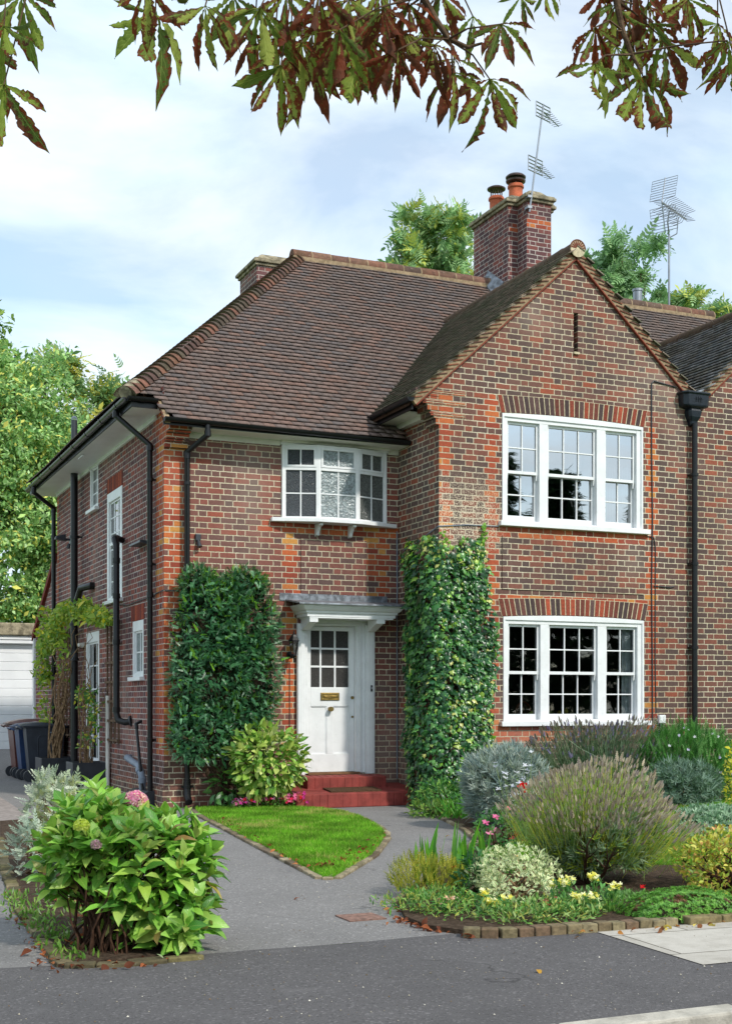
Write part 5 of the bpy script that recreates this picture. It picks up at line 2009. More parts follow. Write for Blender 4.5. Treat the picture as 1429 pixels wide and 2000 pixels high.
# side-wall windows -------------------------------------------------
def side_window(parent, y0, y1, z0, z1, cols, rows, glass, head=0.10, sill=True, stile=.05, deep=.03, nm='window', transom=None, proud=.0):
    m = MB()
    x = -proud
    m.box(x, y0, z0, x + .09, y0 + stile, z1)
    m.box(x, y1 - stile, z0, x + .09, y1, z1)
    m.box(x + .002, y0 + stile, z1 - head, x + .09, y1 - stile, z1)
    m.box(x + .002, y0 + stile, z0, x + .09, y1 - stile, z0 + .05)
    wd = m.build(nm, M['white'], parent, bevel=.004)
    b = MB()
    a0, a1, c0, c1 = y0 + stile, y1 - stile, z0 + .05, z1 - head
    s = .028
    xx = x + deep
    b.box(xx, a0, c0, xx + .03, a0 + s, c1)
    b.box(xx, a1 - s, c0, xx + .03, a1, c1)
    b.box(xx, a0 + s, c1 - s, xx + .03, a1 - s, c1)
    b.box(xx, a0 + s, c0, xx + .03, a1 - s, c0 + s)
    if transom:
        b.box(xx - .02, a0 + s, transom - .025, xx + .0295, a1 - s, transom + .025)
    for i in range(1, cols):
        ym = a0 + (a1 - a0) * i / cols
        b.box(xx + .004, ym - .010, c0 + s, xx + .026, ym + .010, c1 - s)
    for j in range(1, rows):
        zm = c0 + (c1 - c0) * j / rows
        if transom and abs(zm - transom) < .06: continue
        b.box(xx + .006, a0 + s, zm - .010, xx + .024, a1 - s, zm + .010)
    b.build('glazing_bars', M['white'], wd, bevel=.002)
    g_ = MB()
    g_.box(xx + .012, a0 + s, c0 + s, xx + .018, a1 - s, c1 - s)
    g_.build('pane', glass, wd)
    if sill:
        s2 = MB()
        s2.box(-.07, y0 - .05, z0 - .055, x + .06, y1 + .05, z0 - .001)
        s2.build('sill', M['white'], wd, bevel=.006)
    return wd


gb = glass_mat('side_glass', (.30, .34, .34), .12)
side_window(house, 3.90, 4.49, 4.39, 5.13, 2, 3, gb, .09, proud=.005)
tall = side_window(house, 2.29, 3.24, 2.86, 4.47, 3, 6, gb, .14, stile=.10, transom=3.70, proud=.01, nm='stair_window')
side_window(house, 1.05, 1.65, 1.70, 2.47, 2, 2, obscure_glass('side_obscured', (.20, .24, .24), 60), .14, proud=.005)
sd_ = side_window(house, 3.83, 4.80, .40, 2.46, 3, 5, gb, .16, sill=False, stile=.09, proud=.005, nm='side_door')
m = MB()
m.tube([(-.02, 4.62, 1.42), (-.06, 4.62, 1.42), (-.06, 4.54, 1.42)], .010, 8)
m.build('door_handle', M['alu'], sd_)
# soldier courses over side openings
g = random.Random(6)
for (a, b, z) in ((1.0, 1.70, 2.475), (2.25, 3.28, 4.475)):
    m = MB()
    y = a
    while y < b:
        c = g.choice([c3(138, 60, 46), c3(156, 72, 50), c3(118, 58, 48), c3(170, 82, 54)])
        m.box(-.007, y + .004, z, .0, y + .068, z + .215, c)
        y += .074
    m.build('brick_arch', M['arch'], house)
# white dish-like fixings under the eaves
m = MB()
m.box(-.36, 3.35, 5.045, -.33, 3.65, 5.06)
m.build('bracket', M['white'], house)
# two-headed floodlight on the side wall
fl = thing('security_light', 'black floodlight with sensor high on the side wall', 'floodlight', (0, 5.95, 4.08))
m = MB()
m.box(-.05, 5.86, 4.03, 0, 5.98, 4.17)
m.tube([(-.05, 5.92, 4.10), (-.12, 5.93, 4.10)], .02, 8)
m.build('mount', M['black_plastic'], fl)
m = MB()
m.hexa([(-.30, 5.86, 4.10), (-.12, 5.86, 4.07), (-.12, 6.02, 4.07), (-.30, 6.02, 4.10), (-.28, 5.88, 4.15), (-.12, 5.88, 4.19), (-.12, 6.0, 4.19), (-.28, 6.0, 4.15)])
m.build('lamp_head', M['black_plastic'], fl, bevel=.01)
m = MB()
m.tube([(-.06, 5.92, 4.03), (-.08, 5.92, 3.95)], [.025, .035], 10)
m.build('sensor_head', M['black_plastic'], fl)
# bell lamp over the side door
bl = thing('wall_lamp', 'small bell-shaped lamp on bracket left of side door', 'wall lamp', (0, 4.98, 2.15))
m = MB()
m.tube([(0, 4.98, 2.22), (-.10, 4.98, 2.24), (-.14, 4.98, 2.18)], .009, 6)
m.build('bracket', M['black'], bl)
m = MB()
m.lathe((-.14, 4.98, 2.03), [(.075, 0), (.060, .02), (.040, .06), (.030, .12), (.008, .16)], 14)
m.build('lamp_shade', M['black'], bl, smooth=True)
m = MB()
m.box(-.10, 4.93, 2.25, 0, 5.03, 2.31)
tag(m.build('vent_cover', M['cream'], bevel=.01), 'cream plastic vent hood above the bell-shaped lamp', 'vent')
m = MB()
m.box(-.14, .70, 3.47, 0.0, 1.30, 3.495)
m.prism([(0, .70, 3.44), (0, .70, 3.47), (-.13, .70, 3.47)], (0, .02, 0))
tag(m.build('vent_shelf', M['black_plastic']), 'narrow dark ledge on side wall beside corner downpipe', 'ledge')

# ================================================================== trellis, planters, bins
def trellis(label, y0, y1, z0, z1, x=-.035, axis='y', cols=3, rows=7, thing_loc=None):
    m = MB()
    for i in range(cols + 1):
        y = y0 + (y1 - y0) * i / cols
        if axis == 'y': m.box(x - .012, y - .013, z0, x + .012, y + .013, z1)
        else: m.box(y - .011, x - .010, z0, y + .011, x + .010, z1)
    for j in range(rows + 1):
        z = z0 + .05 + (z1 - z0 - .1) * j / rows
        if axis == 'y': m.box(x - .034, y0 - .06, z - .016, x - .0125, y1 + .06, z + .016)
        else: m.box(y0 - .03, x - .022, z - .011, y1 + .03, x - .0105, z + .011)
    return tag(m.build('trellis', M['oldwood']), label, 'trellis')


trellis('weathered wooden trellis fixed between side door and tall window', 2.36, 3.10, .75, 2.55, cols=3, rows=6)
trellis('weathered wooden trellis behind the rear planter and soil pipe', 5.35, 6.55, .75, 2.55, cols=4, rows=6)
trellis('small trellis low on front wall behind spotted shrub', .62, 1.25, .12, 1.2, x=-.03, axis='x', cols=3, rows=6)


def planter(label, x0, x1, y0, y1, h):
    pl = thing('planter', label, 'planter', ((x0 + x1) / 2, (y0 + y1) / 2, 0), 'planters along the side wall')
    m = MB()
    t = .025
    m.box(x0, y0, 0.01, x1, y0 + t, h)
    m.box(x0, y1 - t, 0.01, x1, y1, h)
    m.box(x0, y0 + t, 0.011, x0 + t, y1 - t, h)
    m.box(x1 - t, y0 + t, 0.011, x1, y1 - t, h)
    m.box(x0 + t, y0 + t, 0.011, x1 - t, y1 - t, .05)
    m.build('box', M['black_plastic'], pl, bevel=.006)
    m = MB()
    m.box(x0 + t, y0 + t, h - .12, x1 - t, y1 - t, h - .05)
    m.build('soil', M['soil'], pl)


planter('black square planter right of the side door', -.56, -.03, 3.05, 3.58, .46)
planter('black square planter beside the bins', -.62, -.06, 5.35, 5.95, .44)


def wheelie_bin(label, loc, body, lid, lift=0.0, rot=0.0, hgt=1.0):
    b = thing('wheelie_bin', label, 'wheelie bin', (0, 0, 0), 'wheelie bins', local=True)
    # handle/wheels on local -X
    m = MB()
    H = .90 * hgt
    p0 = [(-.22, -.22, .03), (.27, -.20, .03), (.27, .20, .03), (-.22, .22, .03)]
    p1 = [(-.30, -.28, H), (.36, -.27, H), (.36, .27, H), (-.30, .28, H)]
    m._add(p0 + p1, [(0, 3, 2, 1), (4, 5, 6, 7), (0, 1, 5, 4), (1, 2, 6, 5), (2, 3, 7, 6), (3, 0, 4, 7)])
    for s in (-1, 1):     # raised panel ridge on the sides
        ya = s * .252
        pts = [(.13, .10), (.14, H - .16), (.10, H - .13), (-.06, H - .13), (-.10, H - .17), (-.09, .10)]
        prev = None
        for q in pts:
            yy = s * (.22 + .06 * q[1] / H)
            c = (q[0], yy, q[1])
            if prev: m.tube([prev, c], .009, 6)
            prev = c
    body_o = m.build('body', body, b, bevel=.02)
    m = MB()
    m.hexa([(-.34, -.30, H), (.40, -.29, H), (.40, .29, H), (-.34, .30, H), (-.34, -.30, H + .035), (.40, -.29, H + .03), (.40, .29, H + .03), (-.34, .30, H + .035)])
    m.build('rim', body, body_o, bevel=.012)
    m = MB()
    m.tube([(-.36, -.24, H - .02), (-.42, -.20, H + .01), (-.42, .20, H + .01), (-.36, .24, H - .02)], .016, 8)
    m.build('handle', body, b, smooth=True)
    m = MB()
    m.T = Matrix.Translation((-.36, 0, H + .035)) @ Matrix.Rotation(-lift, 4, 'Y') @ Matrix.Translation((.36, 0, -(H + .035)))
    vs, fs = [], []
    for i in range(9):
        t = i / 8
        x = -.38 + .80 * t
        z = H + .038 + .055 * math.sin(math.pi * min(1, t * 1.15 + .05)) ** .7
        vs += [(x, -.305, H + .037), (x, -.24, z), (x, .24, z), (x, .305, H + .037)]
    for i in range(8):
        for j in range(3):
            a = 4 * i + j
            fs.append((a, a + 4, a + 5, a + 1))
    fs += [(0, 1, 2, 3), (35, 34, 33, 32)]
    m._add(vs, fs)
    m.build('lid', lid, b, bevel=.008, smooth=True)
    for s in (-1, 1):
        m = MB()
        ys_ = s * .25
        m.tube([(-.24, ys_ - .025, .10), (-.24, ys_ + .025, .10)], .10, 20)
        m.tube([(-.24, ys_ - .030, .10), (-.24, ys_ + .030, .10)], .055, 16)
        w_ = m.build('wheel', M['black_plastic'], b, smooth=True)
    m = MB()
    m.tube([(-.24, -.25, .10), (-.24, .25, .10)], .012, 8)
    m.build('axle', M['black_plastic'], b)
    m = MB()
    m.box(.10, -.283, H - .085, .16, -.278, H - .07)
    m.build('maker_plate', M['grey_plastic'], b)
    b.location = loc
    b.rotation_euler = (0, 0, rot)
    return b


mb_ = simple_mat('bin_charcoal', (.028, .034, .048), .45, .45, var=.15)
mbl = simple_mat('bin_blue', (.016, .045, .13), .42, .45, var=.15)
mbr = simple_mat('bin_brown', (.13, .045, .035), .35, .5, var=.15)
wheelie_bin('charcoal black wheelie bin standing nearest of the three', (-.41, 6.50, 0), mb_, mb_, .00, -.06, 1.02)
wheelie_bin('blue lidded wheelie bin between black and brown bins', (-.44, 7.18, 0), mbl, mbl, .06, -.02, .99)
wheelie_bin('brown lidded wheelie bin standing rearmost before white garage', (-.44, 7.92, 0), mbr, mbr, .10, .02, 1.03)

# ================================================================== GARAGE
ga = thing('garage', 'flat-roofed garage with white ribbed sectional door', 'garage', (-1.0, 11.5, .38))
gy, gz = 11.5, .36
m = MB()
wall_y(m, gy, -3.4, .42, .2, 2.98, [(-2.9, .30, .2, 2.56)], .15)
m.box(.40, gy + .001, .2, .42, 16, 2.95)
m.box(-3.4, gy + .16, .2, -3.38, 16, 2.95)
m.build('wall', M['upvc'], ga)
m = MB()
z = gz
rows = 12
hh = (2.56 - gz) / rows
for i in range(rows):
    zz0 = gz + i * hh
    m.prism([(-2.9, gy + .10, zz0), (-2.9, gy + .085, zz0 + .010), (-2.9, gy + .085, zz0 + hh - .012), (-2.9, gy + .10, zz0 + hh - .002)], (3.2, 0, 0))
m.box(-2.9, gy + .1002, gz, .30, gy + .12, 2.56)
m.build('garage_door', M['upvc'], ga)
m = MB()
m.box(-3.42, gy - .04, 2.58, .44, gy - .001, 2.74)
m.box(-3.42, gy - .06, 2.66, .44, gy - .041, 2.70)
m.build('fascia', M['upvc'], ga)
m = MB()
m.box(-3.5, gy - .12, 2.745, .52, 16.1, 3.00)
m.build('roof', M['concrete'], ga, bevel=.02)

# ================================================================== AERIALS
def yagi(mb, c, direction, length, n, w, r=.006, tilt=(0, 0, 1), drop=0.0):
    c = Vector(c)
    d = Vector(direction).normalized()
    s = d.cross(Vector(tilt)).normalized()
    mb.tube([tuple(c), tuple(c + d * length)], r * 1.6, 6)
    for i in range(n):
        p = c + d * (length * (i + .6) / n)
        ww = w * (1 - .35 * i / n)
        mb.tube([tuple(p - s * ww), tuple(p + s * ww)], r, 5)
    return d, s


a1 = thing('tv_aerial', 'tall two-tier television aerial strapped to the main chimney', 'aerial', (7.0, 2.75, 9.7))
m = MB()
m.tube([(7.00, 2.72, 9.60), (7.27, 2.72, 11.46)], .016, 8)
m.box(6.96, 2.70, 9.66, 7.04, 2.82, 9.70)
m.box(6.96, 2.70, 9.84, 7.04, 2.82, 9.88)
m.build('mast', M['alu'], a1)
for (cx, cz) in ((7.265, 11.33), (7.115, 10.40)):
    m = MB()
    yagi(m, (cx + .03, 2.74, cz), (.55, .38, .0), .62, 8, .115, .0055)
    m.build('antenna', M['alu'], a1)
    m = MB()
    ex = Vector((.93, .35, .0)).normalized()
    c = Vector((cx, 2.72, cz))
    for dz in (-.12, -.06, 0, .06, .12):
        m.tube([tuple(c - ex * .19 + Vector((0, 0, dz))), tuple(c + ex * .19 + Vector((0, 0, dz)))], .011, 5)
    for s in (-.19, 0, .19):
        m.tube([tuple(c + ex * s + Vector((0, 0, -.12))), tuple(c + ex * s + Vector((0, 0, .12)))], .008, 5)
    m.build('reflector', M['alu'], a1)
a2 = thing('tv_aerial', 'large grid-backed television aerial on pole behind right ridge', 'aerial', (10.62, 3.8, 8.5))
m = MB()
m.tube([(10.62, 3.75, 8.4), (10.62, 3.75, 10.08)], .020, 8)
m.tube([(10.62, 3.75, 10.06), (10.44, 3.55, 10.22), (10.44, 3.50, 10.42)], .012, 6)
m.tube([(10.62, 3.75, 10.02), (10.76, 3.70, 10.10), (10.78, 3.68, 10.41)], .010, 6)
m.build('mast', M['alu'], a2)
m = MB()
c = Vector((10.17, 3.36, 10.47))
d = Vector((.93, .50, .0)).normalized()
s = d.cross(Vector((0, 0, 1))).normalized()
upv = s.cross(d).normalized()
m.tube([tuple(c), tuple(c + d * 1.05)], .013, 6)
for i in range(12):
    p = c + d * (.06 + .082 * i)
    for sg in (-1, 1):
        for su in (-1, 1):
            q = p + s * (sg * .05) + upv * (su * .07)
            m.tube([tuple(p), tuple(q), tuple(q + s * (sg * .17) + upv * (su * .02))], .0055, 4)
m.build('antenna', M['alu'], a2)
m = MB()
for sgn in (1, -1):
    ax = (Vector((0, 0, 1.0)) * sgn + d * .28).normalized()
    m.tube([tuple(c), tuple(c + ax * .52)], .010, 5)
    for i in range(9):
        p = c + ax * (.08 + .052 * i)
        m.tube([tuple(p - s * .25), tuple(p + s * .25)], .0055, 4)
    for (i0, i1) in ((0, 3), (4, 8)):
        for q in (-1, 1):
            m.tube([tuple(c + ax * (.08 + .052 * i0) + s * .25 * q), tuple(c + ax * (.08 + .052 * i1) + s * .25 * q)], .005, 4)
m.build('reflector', M['alu'], a2)
# ================================================================== PLANTS
M['leaf'] = leaf_mat('leaf', 0.45, 0.35, 0.28)
M['leaf_dull'] = leaf_mat('dull_leaf', 0.65, 0.2, 0.25)
M['leaf_gloss'] = leaf_mat('glossy_leaf', 0.30, 0.5, 0.15)
M['hydrangea'] = leaf_mat('hydrangea_leaf', 0.33, 0.45, 0.20, veins=True)
M['variegated'] = leaf_mat('variegated_leaf', 0.45, 0.35, 0.2, varieg=(0.26, c3(226, 226, 176)))
M['aucuba'] = leaf_mat('spotted_leaf', 0.30, 0.5, 0.22, veins=True)
M['chestnut'] = leaf_mat('chestnut_leaf', 0.65, 0.2, 0.42, veins=True, spots=(c3(120, 58, 34), c3(84, 52, 34)), tboost=1.5)
M['petal'] = leaf_mat('petal', 0.6, 0.2, 0.35)

T_OVAL = leaf_t(4, [.02, .20, .26, .17, .0], .25, .25)
T_LONG = leaf_t(4, [.02, .12, .15, .10, .0], .25, .25)
T_NARROW = leaf_t(3, [.03, .07, .06, .0], .3, .2)
T_BIG = leaf_t(8, [.015, .12, .20, .235, .235, .205, .15, .075, .0], .40, .32, .014)
T_SIMPLE = leaf_t(2, [.03, .26, .0], .2, .15)
T_AUC = leaf_t(5, [.015, .15, .225, .215, .13, .0], .25, .25)


def T_ivy():
    pts = [(0, 0), (.30, -.12), (.52, .08), (.36, .26), (.46, .52), (.20, .55), (0, 1.0), (-.20, .55), (-.46, .52), (-.36, .26), (-.52, .08), (-.30, -.12)]
    v = [(0, .38, .10)] + [(x, y, -.10 * abs(x) * 2) for x, y in pts]
    f = [(0, i, i % 12 + 1) for i in range(1, 13)]
    uv = [(.5, .4)] + [(x + .5, y) for x, y in pts]
    return np.array(v, dtype=np.float32), f, np.array(uv, dtype=np.float32)


T_IVY = T_ivy()


def rotm(ax, ang, tx=(0, 0, 0), s=1.0):
    m = Matrix.Translation(tx) @ Matrix.Rotation(ang, 4, ax) @ Matrix.Scale(s, 4)
    return [list(r) for r in m]


def T_sprig(pairs=8, nl=.30, nw=.10, ang=55, droop=.2):
    """stem with two rows of needles"""
    parts = [(leaf_t(2, [.012, .010, .004], 0, droop), rotm('Z', 0))]
    for i in range(pairs):
        t = .06 + .86 * i / pairs
        l = nl * (1 - .35 * t)
        nd = leaf_t(2, [nw * .35 / nl, nw * .5 / nl, 0.0], .2, .1)
        for s in (-1, 1):
            parts.append((nd, rotm('Z', -s * math.radians(ang), (0, t, -droop * t * t + .01), l)))
    parts.append((leaf_t(2, [nw, nw * 1.5, 0], .2, .1), rotm('Z', 0, (0, .9, -droop * .8), nl)))
    return join_t(parts)


T_YEW = T_sprig(8, .27, .075, 46)
T_SILVER = T_sprig(4, .40, .16, 48, .15)


def T_whorl(n, lt, spread=65, s=1.0):
    parts = []
    for i in range(n):
        a = 2 * math.pi * i / n + (i % 2) * .3
        m = Matrix.Rotation(a, 4, 'Y') @ Matrix.Rotation(math.radians(spread * (1 if i % 2 else .75)), 4, 'X')
        parts.append((lt, [list(r) for r in m @ Matrix.Scale(s, 4)]))
    return join_t(parts)


T_ROSETTE = T_whorl(7, leaf_t(2, [.10, .16, 0], .2, -.25), 62)
T_FLOWER5 = T_whorl(5, leaf_t(2, [.08, .30, .16], .1, -.1), 78)


def sphere_dirs(n, g):
    d = g.normal(0, 1, (n, 3))
    return norm(d)


def lumpy(d, g, lump, k=7, freq=3.0):
    s = np.zeros(len(d))
    for _ in range(k):
        a = g.normal(0, freq, 3)
        s += np.sin(d @ a + g.uniform(0, 6.28))
    return 1 + lump * s / math.sqrt(k)


def blob(n, c, r, g, inner=.55, lump=.12, p=2.0, zmin=.02, freq=3.0):
    """points in the outer layer of a lumpy (super)ellipsoid, with outward directions"""
    d = sphere_dirs(int(n * 1.6) + 20, g)
    if p != 2:
        q = np.sum(np.abs(d) ** p, 1, keepdims=True) ** (1 / p)
        e = d / q
    else:
        e = d
    k = lumpy(d, g, lump, freq=freq) * (inner + (1 - inner) * np.sqrt(g.random(len(d))))
    P = np.array(c) + e * np.array(r) * k[:, None]
    O = norm(d / np.array(r))
    ok = P[:, 2] > zmin
    P, O, k = P[ok][:n], O[ok][:n], k[ok][:n]
    return P, O, k


def stems(name, base, tips, parent, mat, r0=.012, r1=.003, wob=.03, seed=1, n=5, seg=5):
    g = random.Random(seed)
    m = MB()
    for b, t in zip(base, tips):
        b, t = Vector(b), Vector(t)
        pts, rs = [], []
        for i in range(n + 1):
            k = i / n
            q = b.lerp(t, k)
            q.z += (t.z - b.z) * .18 * math.sin(math.pi * k)
            if 0 < i < n: q += Vector((g.gauss(0, wob), g.gauss(0, wob), g.gauss(0, wob * .6)))
            pts.append(q)
            rs.append(r0 + (r1 - r0) * k)
        m.tube(pts, rs, seg)
    return m.build(name, mat, parent, smooth=True)


def bush(name, label, cat, c, r, n, tmpl, cols, mat, size, base=None, seed=1, inner=.5, lump=.12, p=2.0, up=.5, rnd=.5, stem=18, stem_mat='darktwig', freq=3.0, jit=.14, wid=None, probs=None,
         smooth=False, nup=.6, group=None, core=True, zmin=.02):
    g = np.random.default_rng(seed)
    base = base if base is not None else (c[0], c[1], 0.0)
    t = thing(name, label, cat, base, group)
    P, O, k = blob(n, c, r, g, inner, lump, p, freq=freq, zmin=zmin)
    D = O * (1 - up) + np.array([0, 0, 1.0]) * up + g.normal(0, rnd, P.shape)
    Nn = O * (1 - nup) + np.array([0, 0, 1.0]) * nup + g.normal(0, .3, P.shape)
    C = pick(cols, len(P), jit, probs)
    s = size * np.exp(g.normal(0, .22, len(P)))
    scatter('foliage', tmpl, P, D, Nn, s, C, mat, t, wid, smooth=smooth)
    if stem:
        idx = g.choice(len(P), stem, replace=False)
        b = [(base[0] + g.normal(0, r[0] * .12), base[1] + g.normal(0, r[1] * .12), .0) for _ in idx]
        stems('stems', b, [tuple(np.array(c) + (P[i] - np.array(c)) * .8) for i in idx], t, M[stem_mat], seed=seed, r0=.010 if r[0] < .6 else .014)
    return t


# ---- dark wall-trained evergreen left of the door
g = np.random.default_rng(11)
ye = thing('wall_shrub', 'dark green feathery evergreen trained flat against front wall', 'shrub', (.75, -.15, 0))
Ps, Os = [], []
for (c, r, n) in (((.55, -.20, 2.35), (.53, .26, .66), 950), ((1.10, -.20, 2.35), (.46, .26, .64), 820), ((.62, -.22, 1.72), (.58, .30, .62), 1000), ((1.12, -.22, 1.65), (.44, .28, .66), 780),
                  ((.42, -.20, .98), (.44, .28, .44), 620), ((.22, -.18, 1.62), (.25, .20, .50), 260), ((1.12, -.2, 1.05), (.36, .25, .40), 330), ((.20, -.2, .92), (.25, .22, .28), 230),
                  ((.76, -.2, 2.5), (.3, .22, .5), 420), ((.40, -.18, 2.88), (.26, .18, .22), 240), ((1.05, -.18, 2.92), (.30, .16, .16), 200)):
    P, O, k = blob(int(n * 1.9), c, (r[0] * .9, r[1] * 1.1, r[2] * .95), g, .66, .16, 2.1, freq=3.5)
    Ps.append(P)
    Os.append(O)
P, O = np.concatenate(Ps), np.concatenate(Os)
ok = (P[:, 1] < -.02) & (P[:, 0] > .02) & (P[:, 0] < 1.46)
P, O = P[ok], O[ok]
D = O * .45 + np.array([0, -.35, .05]) + g.normal(0, .38, P.shape)
Nn = O * .5 + np.array([0, -.3, .6]) + g.normal(0, .3, P.shape)
young = g.random(len(P)) < (.09 + .12 * (P[:, 2] > 2.5) + .12 * (np.sin(P[:, 0] * 9) * np.sin(P[:, 2] * 6) > .55))
C = pick([c3(54, 106, 68), c3(68, 122, 76), c3(86, 142, 90), c3(44, 90, 58), c3(120, 166, 126)], len(P), .24)  # the palest green paints glints onto some sprigs
C[young] = pick([c3(120, 172, 48), c3(96, 150, 44)], int(young.sum()), .12)
D[young] += np.array([0, -.1, .5])
scatter('foliage', T_YEW, P, D, Nn, .086 * np.exp(g.normal(0, .2, len(P))), C, M['leaf_gloss'], ye)
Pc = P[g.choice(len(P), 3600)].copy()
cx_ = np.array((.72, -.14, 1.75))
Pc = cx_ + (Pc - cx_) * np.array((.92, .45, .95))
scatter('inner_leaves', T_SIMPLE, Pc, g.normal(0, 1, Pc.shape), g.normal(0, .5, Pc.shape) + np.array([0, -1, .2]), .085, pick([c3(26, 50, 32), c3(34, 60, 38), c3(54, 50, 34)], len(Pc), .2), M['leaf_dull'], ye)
stems('stems', [(.75 + x, -.1, .0) for x in (-.05, .0, .06, .02, -.08, .03, .0, .05)], [(.3, -.15, 2.7), (1.2, -.15, 2.7), (.8, -.15, 2.2), (.3, -.15, 1.3), (1.3, -.15, 1.5), (.6, -.2, 1.9), (.15, -.15, 1.0), (1.0, -.2, 2.4)], ye, M['bark'], .03, .008, .05, 3)

# ---- ivy round the corner of the bay
g = np.random.default_rng(12)
iv = thing('ivy', 'tall column of climbing ivy wrapped round the bay corner', 'ivy', (3.29, -1.3, 0))
n = 9600
# s runs from the recess (left) round the corner to the right edge
s = g.random(n) * 1.82
z = .04 + g.random(n) * 3.45
cornr = .16
X = np.where(s < .82, 3.25 - .10, 3.20 + (s - .88))
Y = np.where(s < .82, -.42 - s, -1.36)
nx = np.where(s < .82, -1.0, 0.0)
ny = np.where(s < .82, 0.0, -1.0)
near = np.abs(s - .85) < .2
a = np.clip((s - .65) / .4, 0, 1) * math.pi / 2
X = np.where(near, 3.35 - .20 * np.cos(a) - .02, X)
Y = np.where(near, -1.18 - .20 * np.sin(a), Y)
nx = np.where(near, -np.cos(a), nx)
ny = np.where(near, -np.sin(a), ny)
th = .02 + .09 * g.random(n) ** .6 + .05 * np.sin(z * 3.1 + s * 2) * np.sin(s * 5 + z) + np.clip(1.1 - z, 0, 1) * .12 * (s > .5)
X += nx * th
Y += ny * th
top = 3.42 - .10 * np.sin(s * 7) - .30 * np.clip(.35 - s, 0, 1) + .06 * np.sin(s * 17)
left = .27 + np.clip(.75 - z, 0, 1) * .45 + .05 * np.sin(z * 5) + .03 * np.sin(z * 13)
right = 1.66 + .05 * np.sin(z * 4) - np.clip(.9 - z, 0, 1) * .30 - np.clip(z - 3.1, 0, 1) * .35 - np.clip(z - 2.2, 0, 1) * .07
ok = (z < top + g.normal(0, .05, n)) & (s > left) & (s < right + g.normal(0, .03, n)) & ~((z < .22) & (s < .5))
P = np.c_[X, Y, z][ok]
Nn = np.c_[nx, ny, np.full(n, .35)][ok] + g.normal(0, .32, (ok.sum(), 3))
D = np.c_[nx * .3, ny * .3, np.full(n, -.9)][ok] + g.normal(0, .38, (ok.sum(), 3))
zz2 = P[:, 2]
C = pick([c3(36, 84, 40), c3(52, 106, 48), c3(76, 130, 56), c3(44, 92, 56), c3(98, 148, 76), c3(30, 70, 36)], len(P), .17)
yel = g.random(len(P)) < np.clip(.07 + .28 * (zz2 > 3.1) + .12 * ((zz2 < 1.4) & (P[:, 0] > 3.4)), 0, 1)
C[yel] = pick([c3(140, 176, 60), c3(168, 190, 92), c3(120, 168, 48), c3(190, 190, 110)], int(yel.sum()), .1)
scatter('foliage', T_IVY, P, D, Nn, .058 * np.exp(g.normal(0, .28, len(P))), C, M['leaf_gloss'], iv)
st, tp = [], []
for i in range(26):
    x = 3.24 + .03 * i
    st.append((min(x, 3.9), -1.27, .0))
    tp.append((x + g.normal(0, .1), -1.27, 1.5 + 1.9 * g.random()))
stems('stems', st, tp, iv, M['darktwig'], .014, .004, .04, 5, n=9)
# dead inner mat of the ivy
P2 = P[g.choice(len(P), 2600)] + 0
Nv = Nn[:2600]
P2[:, 0] += np.where(P2[:, 0] < 3.3, .055, 0)
P2[:, 1] += np.where(P2[:, 1] < -1.3, .07, 0)
scatter('dead_leaves', T_IVY, P2, g.normal(0, 1, P2.shape), g.normal(0, 1, P2.shape), .05, pick([c3(70, 52, 36), c3(96, 74, 48), c3(44, 40, 26)], len(P2), .2), M['leaf_dull'], iv)
# stray shoots climbing over the bricks
P3, D3 = [], []
for (x0, z0, n3, dx) in ((3.93, 3.38, 26, .0), (3.36, 3.40, 12, -.02), (3.60, 3.38, 8, .03)):
    for i in range(n3):
        P3.append((x0 + g.normal(0, .02) + dx * i * .1, BAYY - .03, z0 + .012 * i + g.normal(0, .01)))
P3 = np.array(P3)
scatter('shoots', T_IVY, P3, g.normal(0, .6, P3.shape) + np.array([0, 0, .3]), np.tile([0, -1, .2], (len(P3), 1)) + g.normal(0, .2, P3.shape), .048, pick([c3(130, 180, 60), c3(104, 158, 52)], len(P3)), M['leaf'], iv)

# ---- spotted laurel by the steps
au = bush('spotted_laurel', 'glossy yellow-splashed green shrub at the left of the red steps', 'shrub', (1.16, -.66, .58), (.46, .34, .44), 1150, T_AUC,
          [c3(100, 150, 60), c3(176, 196, 92), c3(196, 208, 116), c3(140, 176, 72), c3(120, 164, 64), c3(208, 214, 140), c3(90, 140, 54)], M['aucuba'], .112, (1.15, -.5, 0), 21, .45, .08, 2.2, .05, .50, 16, smooth=True, nup=.5)
bush('spotted_laurel', 'darker lower branches of laurel spreading left under the evergreen', 'shrub', (.72, -.42, .30), (.22, .22, .26), 90, T_AUC, [c3(56, 112, 52), c3(78, 130, 60), c3(48, 96, 50)], M['aucuba'], .13, (.8, -.3, 0),
     22, .4, .1, 2, 0, .5, 6, smooth=True)

